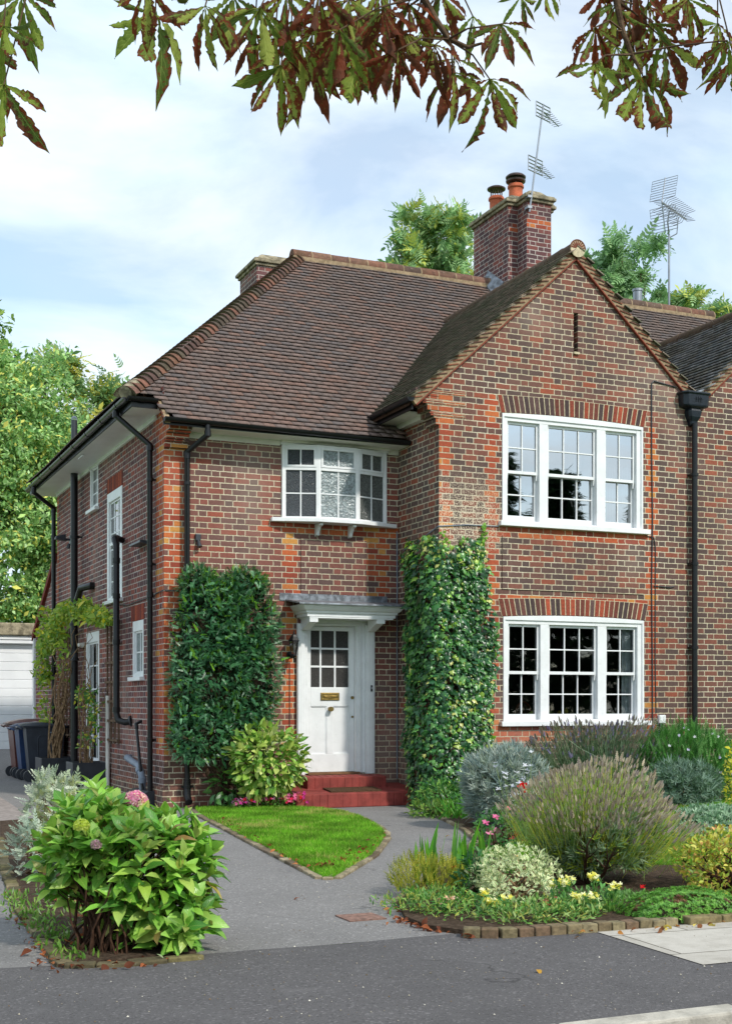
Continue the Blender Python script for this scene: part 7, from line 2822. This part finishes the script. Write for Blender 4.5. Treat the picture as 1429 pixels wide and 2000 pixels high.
def fallen(label, poly_pts, n, seed, z=.01, size=.05, cols=None):
    g = np.random.default_rng(seed)
    P = np.array(poly_pts, float)
    i = g.integers(0, len(P) - 1, n)
    t = g.random(n)[:, None]
    q = P[i] * (1 - t) + P[i + 1] * t + g.normal(0, .045, (n, 2))
    pos = np.c_[q, np.full(n, z) + g.random(n) * .02]
    o = scatter('fallen_leaves', leaf_t(4, [.05, .28, .33, .18, 0], .35, .5), pos, g.normal(0, 1, (n, 3)) * np.array([1, 1, .25]), np.array([0, 0, 1]) + g.normal(0, .45, (n, 3)), size * np.exp(g.normal(0, .3, n)),
                pick(cols or [c3(150, 84, 50), c3(124, 66, 42), c3(176, 110, 66), c3(104, 58, 40)], n, .15), M['leaf_dull'])
    tag(o, label, 'leaf litter', kind='stuff')


fallen('dry brown leaves along the edge of hydrangea bed', [(-2.5, -9.66), (-3.0, -9.66), (-3.14, -9.5), (-3.08, -8.8), (-3.0, -7.9), (-2.86, -6.6)], 120, 131, size=.032)
fallen('brown leaves scattered inside the hydrangea bed', [(-2.9, -9.3), (-2.7, -8.6), (-2.6, -7.9), (-2.7, -7.3)], 70, 132, .03)
fallen('small dry leaves along the lawn edging', [(.05, -2.3), (-.30, -4.4), (-.60, -6.6), (-.40, -6.6), (.3, -5.7), (1.0, -4.6)], 90, 133, .05, .032)
fallen('dry leaves gathered at the path corner of flower bed', [(-.70, -8.5), (-.93, -9.0), (-.90, -9.4), (-.75, -9.68)], 60, 134, .01, .04)
fallen('a few leaves strewn on the slabs and pavement', [(-.3, -9.86), (.2, -9.88), (.6, -9.90), (.9, -9.92)], 24, 135, .012, .04, [c3(176, 120, 60), c3(200, 180, 90), c3(140, 90, 56)])
for i, (x, y, lab) in enumerate(((-1.16, -7.9, 'curled leaf lying on the drive just above the drain cover'), (.55, -6.2, 'yellow leaf on the path between pointed lawn and flower bed'),
                                 (-.92, -10.62, 'single brown leaf on dark pavement before the brick edging'), (1.7, -4.6, 'small leaf on the path near the curved edging'),
                                 (-1.9, -4.2, 'small brown leaf on the drive left of the lawn'))):
    g = np.random.default_rng(140 + i)
    o = scatter('fallen_leaf', leaf_t(4, [.05, .28, .33, .18, 0], .35, .5), np.array([(x, y, .016)]), g.normal(0, 1, (1, 3)) * np.array([1, 1, .1]), np.array([[0.1, 0, 1]]), .045, pick([c3(196, 150, 60), c3(150, 84, 50)], 1), M['leaf_dull'])
    tag(o, lab, 'leaf')
g = np.random.default_rng(150)
n = 900
P = np.c_[-4.2 + 6.5 * g.random(n), -11.5 + 2.0 * g.random(n), np.full(n, .006)]
P[600:, 0] = -3.2 + 3.2 * g.random(300)
P[600:, 1] = -9.4 + 4.0 * g.random(300)
P = P[~inside(P[:, 0], P[:, 1], BED) & ~inside(P[:, 0], P[:, 1], BED2) & ~inside(P[:, 0], P[:, 1], LAWN)]
T_GRIT = (np.array([(-.5, -.5, 0), (.5, -.5, 0), (.5, .5, 0), (-.5, .5, 0), (0, 0, .7)], dtype=np.float32), [(0, 1, 4), (1, 2, 4), (2, 3, 4), (3, 0, 4)], np.zeros((5, 2), dtype=np.float32))
o = scatter('grit', T_GRIT, P, g.normal(0, 1, P.shape) * np.array([1, 1, .1]), np.tile([0, 0, 1], (len(P), 1)) + g.normal(0, .1, P.shape), .004 + .006 * g.random(len(P)) ** 2, pick([c3(190, 180, 160), c3(150, 140, 126), c3(120, 100, 76), c3(210, 204, 190)], len(P), .15), M['edge_brick'])
tag(o, 'fine grit and crumbs scattered over the asphalt', 'grit', kind='stuff')
wd_n = 380
P = np.c_[-3.02 + g.normal(0, .07, wd_n) + .11 * np.linspace(0, 1, wd_n), -9.5 + 2.6 * g.random(wd_n), np.full(wd_n, .02)]
o = scatter('weeds', T_LONG, P, g.normal(0, .6, P.shape) + np.array([0, 0, .8]), g.normal(0, 1, P.shape), .045, pick([c3(96, 140, 50), c3(126, 156, 70), c3(80, 120, 44)], wd_n), M['leaf'])
tag(o, 'small weeds and moss growing along hydrangea bed edge', 'weeds', kind='stuff')
P = np.c_[-2.65 + g.normal(0, .14, 260), -7.8 + g.normal(0, .5, 260), np.full(260, .03)]
o = scatter('weeds', T_LONG, P, g.normal(0, .6, P.shape) + np.array([0, 0, .8]), g.normal(0, 1, P.shape), .05, pick([c3(110, 156, 60), c3(140, 174, 90), c3(170, 186, 140)], 260), M['leaf'])
tag(o, 'pale green seedlings on the soil behind the hydrangea', 'weeds', kind='stuff')


# ================================================================== TREES
def tree(name, label, base, h, crowns, n, lsize, cols, seed, tmpl=None, trunk=.22, mat='leaf_dull', group=None, clump=.35, limbs=True, jit=.16, bark='bark'):
    """crowns: list of (centre, radii, weight)"""
    g = np.random.default_rng(seed)
    t = thing(name, label, 'tree', base, group)
    tot = sum(c[2] for c in crowns)
    Ps, Os = [], []
    for c, r, wgt in crowns:
        k = int(n * wgt / tot)
        nc = max(8, int(k / 55))
        cc, oo, kk = blob(nc, c, r, g, .35, .16, zmin=base[2] + .5)
        idx = g.integers(0, len(cc), k)
        rr = clump * np.mean(r) * (.35 + .5 * g.random((len(cc), 1)))
        off = g.normal(0, .5, (k, 3)) * rr[idx]
        off = np.clip(off, -rr[idx] * .95, rr[idx] * .95)
        off[:, 2] *= .62
        Ps.append(cc[idx] + off)
        Os.append(oo[idx])
    P, O = np.concatenate(Ps), np.concatenate(Os)
    D = g.normal(0, .8, P.shape) + O * .3 + np.array([0, 0, -.25])
    Nn = O * .4 + np.array([0, 0, .8]) + g.normal(0, .5, P.shape)
    C = pick(cols, len(P), jit)
    scatter('crown', tmpl or T_SIMPLE, P, D, Nn, lsize * np.exp(g.normal(0, .25, len(P))), C, M[mat], t)
    m = MB()
    gg = random.Random(seed)
    bx, by, bz = base
    top = Vector((bx + gg.gauss(0, .3), by, bz + h * .8))
    m.tube([(bx, by, bz - .1), (bx + .05, by, bz + h * .25), (bx - .1, by + .1, bz + h * .5), tuple(top)], [trunk, trunk * .8, trunk * .55, trunk * .15], 10)
    if limbs:
        for c, r, wgt in crowns:
            for q in range(5):
                z0 = bz + h * gg.uniform(.3, .7)
                a = Vector((bx, by, z0))
                b_ = Vector(c) + Vector((gg.gauss(0, r[0] * .45), gg.gauss(0, r[1] * .45), gg.gauss(0, r[2] * .4)))
                mid = a.lerp(b_, .5) + Vector((0, 0, .4))
                m.tube([tuple(a), tuple(mid), tuple(b_)], [trunk * .32, trunk * .2, trunk * .05], 6)
    m.build('trunk', M[bark], t, smooth=True)
    return t


T_ASH = T_sprig(4, .42, .17, 58, .3)
GL = [c3(146, 184, 110), c3(166, 200, 130), c3(126, 166, 96), c3(182, 210, 154), c3(108, 150, 86), c3(174, 202, 122), c3(126, 168, 104), c3(208, 204, 104)]  # haze and sunlight put into these paler greens
tree('broadleaf_tree', 'broad pale green tree with yellowing leaves left of house', (1.6, 19.0, .35), 12.0,
     [((.5, 18.6, 8.3), (2.2, 2.0, 2.3), 5), ((2.0, 18.5, 6.8), (1.6, 1.8, 2.1), 3.5), ((.8, 17.9, 5.2), (2.4, 1.8, 2.2), 4), ((2.4, 18.2, 4.2), (1.6, 1.5, 1.6), 2), ((-1.2, 18.8, 7.2), (2.0, 2.0, 3.0), 3),
      ((-.2, 18.4, 2.8), (2.6, 1.4, 1.4), 2)], 76000, .135, GL, 201, clump=.34)
tree('tall_tree', 'tall green tree rising at far left above the rest', (1.4, 27.0, .35), 17.5,
     [((.4, 27.0, 11.9), (1.9, 1.8, 3.2), 5), ((2.1, 26.8, 10.7), (1.1, 1.2, 1.3), 2), ((.6, 27, 9.5), (2.4, 2.2, 2.6), 3)], 15000, .24, [c3(104, 142, 60), c3(126, 160, 72), c3(84, 122, 50), c3(146, 172, 84)], 202, clump=.42)
tree('ash_tree', 'feathery pale ash tree between tall tree and eaves', (4.6, 24.0, .35), 12.5,
     [((4.0, 24.0, 10.1), (1.9, 1.6, 1.7), 3), ((5.1, 24, 8.6), (1.7, 1.4, 1.9), 3), ((3.6, 24, 7.6), (1.6, 1.5, 2.2), 2.5)], 3800, .40, [c3(128, 160, 110), c3(148, 178, 120), c3(110, 144, 90), c3(190, 184, 84)], 203, tmpl=T_ASH, clump=.55)


def conifer(label, base, h, r, n, cols, seed, name='conifer_tree'):
    g = np.random.default_rng(seed)
    t = thing(name, label, 'tree', base)
    m = MB()
    m.tube([base, (base[0], base[1], base[2] + h * .6), (base[0], base[1], base[2] + h)], [h * .018, h * .010, .01], 8)
    m.build('trunk', M['bark'], t)
    br = int(n / 26)
    P, D = [], []
    for i in range(br):
        k = g.random() ** .8
        z = base[2] + h * (.12 + .88 * k)
        L_ = r * (1 - k) * g.uniform(.7, 1.1) + .12
        a = g.uniform(0, 6.283)
        for j in range(26):
            q = g.random()
            P.append((base[0] + math.cos(a) * L_ * q + g.normal(0, .05), base[1] + math.sin(a) * L_ * q + g.normal(0, .05), z + L_ * (-.15 * q + .12 * q * q) + g.normal(0, .05)))
            D.append((math.cos(a) + g.normal(0, .5), math.sin(a) + g.normal(0, .5), g.normal(-.1, .2)))
    P, D = np.array(P), np.array(D)
    scatter('crown', T_sprig(5, .40, .10, 45, .3), P, D, g.normal(0, .3, P.shape) + np.array([0, 0, 1]), .34 * r / 1.5 + .12, pick(cols, len(P), .15), M['leaf_dull'], t)
    return t


CB = [c3(96, 128, 100), c3(112, 144, 112), c3(80, 112, 84)]
conifer('thin blue-green conifer tip peeping just above corner gutter', (6.9, 28.5, .35), 11.6, 1.5, 3600, CB, 211)
conifer('small conifer top between ash tree and eaves gutter', (5.9, 27.5, .35), 9.9, 1.3, 2600, CB, 212)
AG = [c3(140, 176, 122), c3(160, 192, 136), c3(118, 156, 102), c3(186, 192, 96), c3(164, 190, 136)]  # distant haze put into these lightened leaf colours
tree('ash_tree', 'leafy ash tree showing left of the main chimney', (13.9, 19.6, .35), 16.3,
     [((13.6, 19.6, 15.3), (1.35, 1.3, 1.35), 3), ((12.9, 19.6, 14.4), (.95, .9, .8), 1.4), ((14.4, 19.6, 14.0), (1.2, 1.2, 1.4), 2)], 3000, .34, AG, 221, tmpl=T_ASH, clump=.45)
tree('ash_tree', 'ash tree crown rising behind the right roof ridge', (19.4, 17.1, .35), 15.6,
     [((19.0, 17.1, 14.3), (1.1, 1.1, 1.3), 3), ((18.1, 17.2, 13.9), (.9, .9, 1.1), 1.6), ((19.9, 17.0, 13.5), (1.0, 1.0, 1.0), 2)], 2700, .34, AG[:3] + [c3(128, 160, 120)], 222, tmpl=T_ASH, clump=.45)
tree('ash_tree', 'lower ash tree crown at far right behind the ridge', (21.4, 16.2, .35), 14.2,
     [((21.0, 16.2, 13.2), (1.0, 1.0, 1.0), 3), ((21.9, 16.0, 12.6), (.8, .8, .9), 2)], 1700, .34, AG, 223, tmpl=T_ASH, clump=.45)
# trees over the road, which the upper window mirrors
CD = [c3(44, 66, 44), c3(54, 78, 50), c3(36, 56, 38)]
for i, (x, y, h) in enumerate(((23.6, -36, 12.6), (27.6, -37, 12.0), (32.0, -36, 11.2))):
    conifer(['dark conifer across the road, mirrored in left sash', 'dark conifer across the road, mirrored in middle sashes', 'dark conifer across the road, mirrored in right sash'][i], (x, y, -.1), h, 3.0, 5200, CD, 231 + i)
g = np.random.default_rng(240)
P, O, k = blob(9000, (20, -38, 1.5), (28, 2.2, 4.2), g, .8, .1, 3.0, zmin=0)
o = scatter('added_hedge', T_SIMPLE, P, g.normal(0, 1, P.shape), O + g.normal(0, .5, P.shape), .55, pick(CD + [c3(70, 100, 50)], len(P)), M['leaf_dull'])  # unseen dark mass added so the ground floor panes reflect dark
tag(o, 'long dark leafy mass added unseen across the road for window reflections', 'added_hedge')

# ---- horse chestnut over the camera
hc_t = thing('chestnut_tree', 'overhanging horse chestnut with browning palmate leaves', 'tree', (-9.0, -15.2, -.16))
HUBS = [(-3.67,-11.73,3.43,0.224,6),(-3.59,-11.59,3.82,0.206,7),(-3.66,-11.66,3.66,0.21,6),(-3.7,-11.5,3.66,0.216,6),(-3.15,-11.73,3.78,0.253,6),(-3.08,-12.1,3.64,0.194,6),(-3.26,-12.05,3.69,0.151,6),(-2.86,-11.73,3.9,0.185,6),(-2.88,-12.07,3.69,0.216,7),(-2.82,-12.11,3.49,0.189,7),(-2.64,-11.73,3.86,0.17,6),(-2.71,-12.02,3.63,0.177,7),(-2.61,-11.84,3.66,0.176,6),(-2.5,-12.1,3.66,0.266,7),(-2.49,-12.01,3.78,0.235,7),(-2.48,-12.31,3.52,0.162,6),(-2.34,-12.08,3.71,0.154,6),(-2.23,-11.99,3.79,0.177,7),(-2.22,-12.2,3.54,0.161,5),(-2.16,-12.1,3.65,0.146,6),(-2.06,-12.18,3.56,0.209,7),(-2.19,-12.49,3.58,0.16,7),(-2.09,-12.11,3.81,0.128,5),(-1.98,-12.26,3.83,0.099,5),(-1.83,-12.5,3.64,0.156,7),(-1.92,-12.63,3.44,0.159,6),(-1.5,-12.31,3.62,0.26,7),(-1.71,-12.45,3.62,0.151,6),(-1.48,-12.4,3.72,0.183,6),(-1.48,-12.31,3.88,0.177,7),(-1.4,-12.44,3.86,0.155,6),(-1.23,-12.39,3.83,0.14,6),(-1.39,-12.64,3.62,0.14,6),(-1.22,-12.47,3.67,0.157,6),(-1.72,-12.46,3.76,0.141,6),(-1.52,-12.26,3.86,0.15,6),(-2.54,-11.84,3.87,0.205,7),(-2.67,-12.26,3.57,0.186,7),(-2.72,-12.21,3.71,0.187,7),(-2.51,-12.26,3.68,0.172,7),(-2.35,-11.88,3.97,0.188,7),(-2.38,-12.18,3.76,0.159,7),(-2.23,-12.13,3.85,0.163,6),(-2.79,-12.08,3.75,0.156,6),(-2.55,-12.06,3.8,0.214,7),(-2.81,-12.02,3.63,0.158,6),(-2.32,-12.26,3.59,0.148,6),(-1.72,-12.38,3.85,0.144,6),(-1.62,-12.43,3.86,0.162,6),(-1.38,-12.34,3.97,0.168,6),(-2.56,-11.96,3.66,0.155,6),(-2.43,-11.86,3.71,0.168,6),(-2.34,-11.94,3.79,0.167,6),(-1.51,-12.23,3.82,0.151,6),(-1.53,-12.41,3.76,0.145,6),(-2.02,-12.5,3.74,0.102,5),(-2.59,-11.83,3.79,0.176,6),(-2.77,-11.69,3.81,0.15,6),(-1.5,-12.29,3.73,0.14,6)]
LIMB = [(-7.4, -13.6, 4.7), (-5.4, -12.0, 4.9), (-3.98, -11.36, 4.1), (-3.24, -11.68, 4.03), (-2.79, -11.88, 4.02), (-2.49, -12.01, 3.99), (-2.0, -12.23, 4.1), (-1.5, -12.45, 4.05), (-1.0, -12.66, 4.19)]
m = MB()
m.tube([(-9.0, -15.2, -.2), (-8.95, -15.1, 1.5), (-8.9, -15.05, 3.2), (-8.95, -15.1, 6.0)], [.36, .29, .26, .20], 14)
m.tube([(-8.9, -15.05, 3.4)] + LIMB, [.14, .10, .07, .05, .04, .034, .03, .024, .018, .010], 10)
m.tube([(-2.62, -11.95, 4.0), (-2.44, -12.14, 3.92), (-2.33, -12.19, 3.79), (-2.29, -12.21, 3.71), (-2.25, -12.23, 3.64), (-2.19, -12.26, 3.61), (-2.14, -12.27, 3.63)], [.020, .016, .013, .011, .009, .006, .004], 8)
m.tube([(-1.75, -12.35, 4.07), (-1.71, -12.46, 3.95), (-1.72, -12.46, 3.78), (-1.70, -12.47, 3.67), (-1.67, -12.48, 3.59), (-1.64, -12.50, 3.52)], [.016, .014, .012, .010, .008, .004], 8)
trunk_mb = m
g = np.random.default_rng(7)
fdir = np.array([math.sin(TH), math.cos(TH), 0])
rdir = np.array([math.cos(TH), -math.sin(TH), 0])
limbP = np.array(LIMB[1:])
segp = np.concatenate([limbP[:-1] * (1 - t) + limbP[1:] * t for t in np.linspace(0, 1, 12)] + [np.array([(-2.33, -12.19, 3.79), (-2.29, -12.21, 3.71), (-2.25, -12.23, 3.64), (-1.72, -12.46, 3.78), (-1.70, -12.47, 3.67), (-1.67, -12.48, 3.59)])])
m = trunk_mb
LP, LD, LN, LS, LW, LC, LA = [], [], [], [], [], [], []
for hi_, (x, y, z, L_, nl) in enumerate(HUBS):
    p = np.array((x, y, z))
    dd = np.linalg.norm(segp - p - np.array([0, 0, .06]), axis=1)
    q = segp[np.argmin(dd)]
    mid = (p + q) / 2 + g.normal(0, .012, 3) + np.array([0, 0, .02])
    m.tube([tuple(q), tuple(mid), tuple(p)], [.0045, .0030, .0026], 5)
    rot = g.normal(0, .25)
    age = g.random()
    fw = g.normal(0, .25)
    for i in range(nl):
        a = -1.4 + 2.8 * (i + .5) / nl + rot + g.normal(0, .10)
        ln = L_ * (1.0 - .38 * abs(a) / 1.5) * g.uniform(.82, 1.1)
        d = rdir * math.sin(a) * .95 + np.array([0, 0, -1.0]) * math.cos(a) * 1.0 + fdir * (fw * .7 + g.normal(0, .18))
        LP.append(p)
        LD.append(d)
        LN.append(-fdir * g.choice([1, 1, -1]) + np.array([0, 0, .3]) + g.normal(0, .32, 3))
        LS.append(ln)
        LW.append(g.uniform(.34, .64))
        LC.append([c3(104, 124, 48), c3(126, 144, 56), c3(86, 104, 44), c3(146, 156, 70)][g.integers(4)])
        LA.append(np.clip((.14 if x < -3.5 else (.46 if -2.8 < x < -2.1 else .32)) + .40 * age + g.normal(0, .16), 0, 1))
m.build('trunk', M['bark'], hc_t, smooth=True)
T_CH = []
for var in range(3):
    gv = np.random.default_rng(300 + var)
    t_ = np.linspace(0, 1, 23)
    wds = np.interp(t_, [0, .08, .3, .5, .65, .78, .88, .95, 1], [.012, .030, .085, .135, .165, .160, .105, .035, 0]) * (1 + .055 * (-1) ** np.arange(23)) * (1 + gv.normal(0, .07, 23))
    tv, tf, tuv = leaf_t(22, list(wds), .55, .22 + .18 * var, .010)
    tv = tv.copy()
    # ragged, rolled margins
    for k in range(23):
        for s_i in (0, 2):
            tv[3 * k + s_i, 2] += gv.normal(0, .020)
            tv[3 * k + s_i, 1] += gv.normal(0, .012)
            tv[3 * k + s_i, 0] *= 1 + gv.normal(0, .09)
    # sideways bend of the whole leaflet
    tv[:, 0] += .07 * (var - 1) * tv[:, 1] ** 2
    T_CH.append((tv, tf, tuv))
LP, LD, LN, LS, LW, LC, LA = map(np.array, (LP, LD, LN, LS, LW, LC, LA))
vi = g.integers(0, 3, len(LP))
for v in range(3):
    k = vi == v
    scatter('leaves', T_CH[v], LP[k], LD[k], LN[k], LS[k] * 1.16, LC[k], M['chestnut'], hc_t, LW[k] * 1.15, alpha=LA[k], smooth=True)
for (x, y, z) in ((-3.13, -11.84, 3.81), (-3.09, -11.86, 3.795)):
    m = MB()
    m.lathe((x, y, z), [(.002, -.028), (.016, -.024), (.026, -.010), (.027, .004), (.020, .020), (.006, .028)], 14)
    gg = random.Random(5)
    for i in range(46):
        d = Vector((gg.gauss(0, 1), gg.gauss(0, 1), gg.gauss(0, 1))).normalized()
        m.tube([tuple(Vector((x, y, z)) + d * .024), tuple(Vector((x, y, z)) + d * .033)], [.0028, .0006], 4)
    m.tube([(x, y, z + .026), (x + .01, y, z + .12)], .002, 4)
    m.build('conker', simple_mat('conker_husk', c3(110, 124, 56), .7, .3, var=.2, scale=80), hc_t, smooth=True)
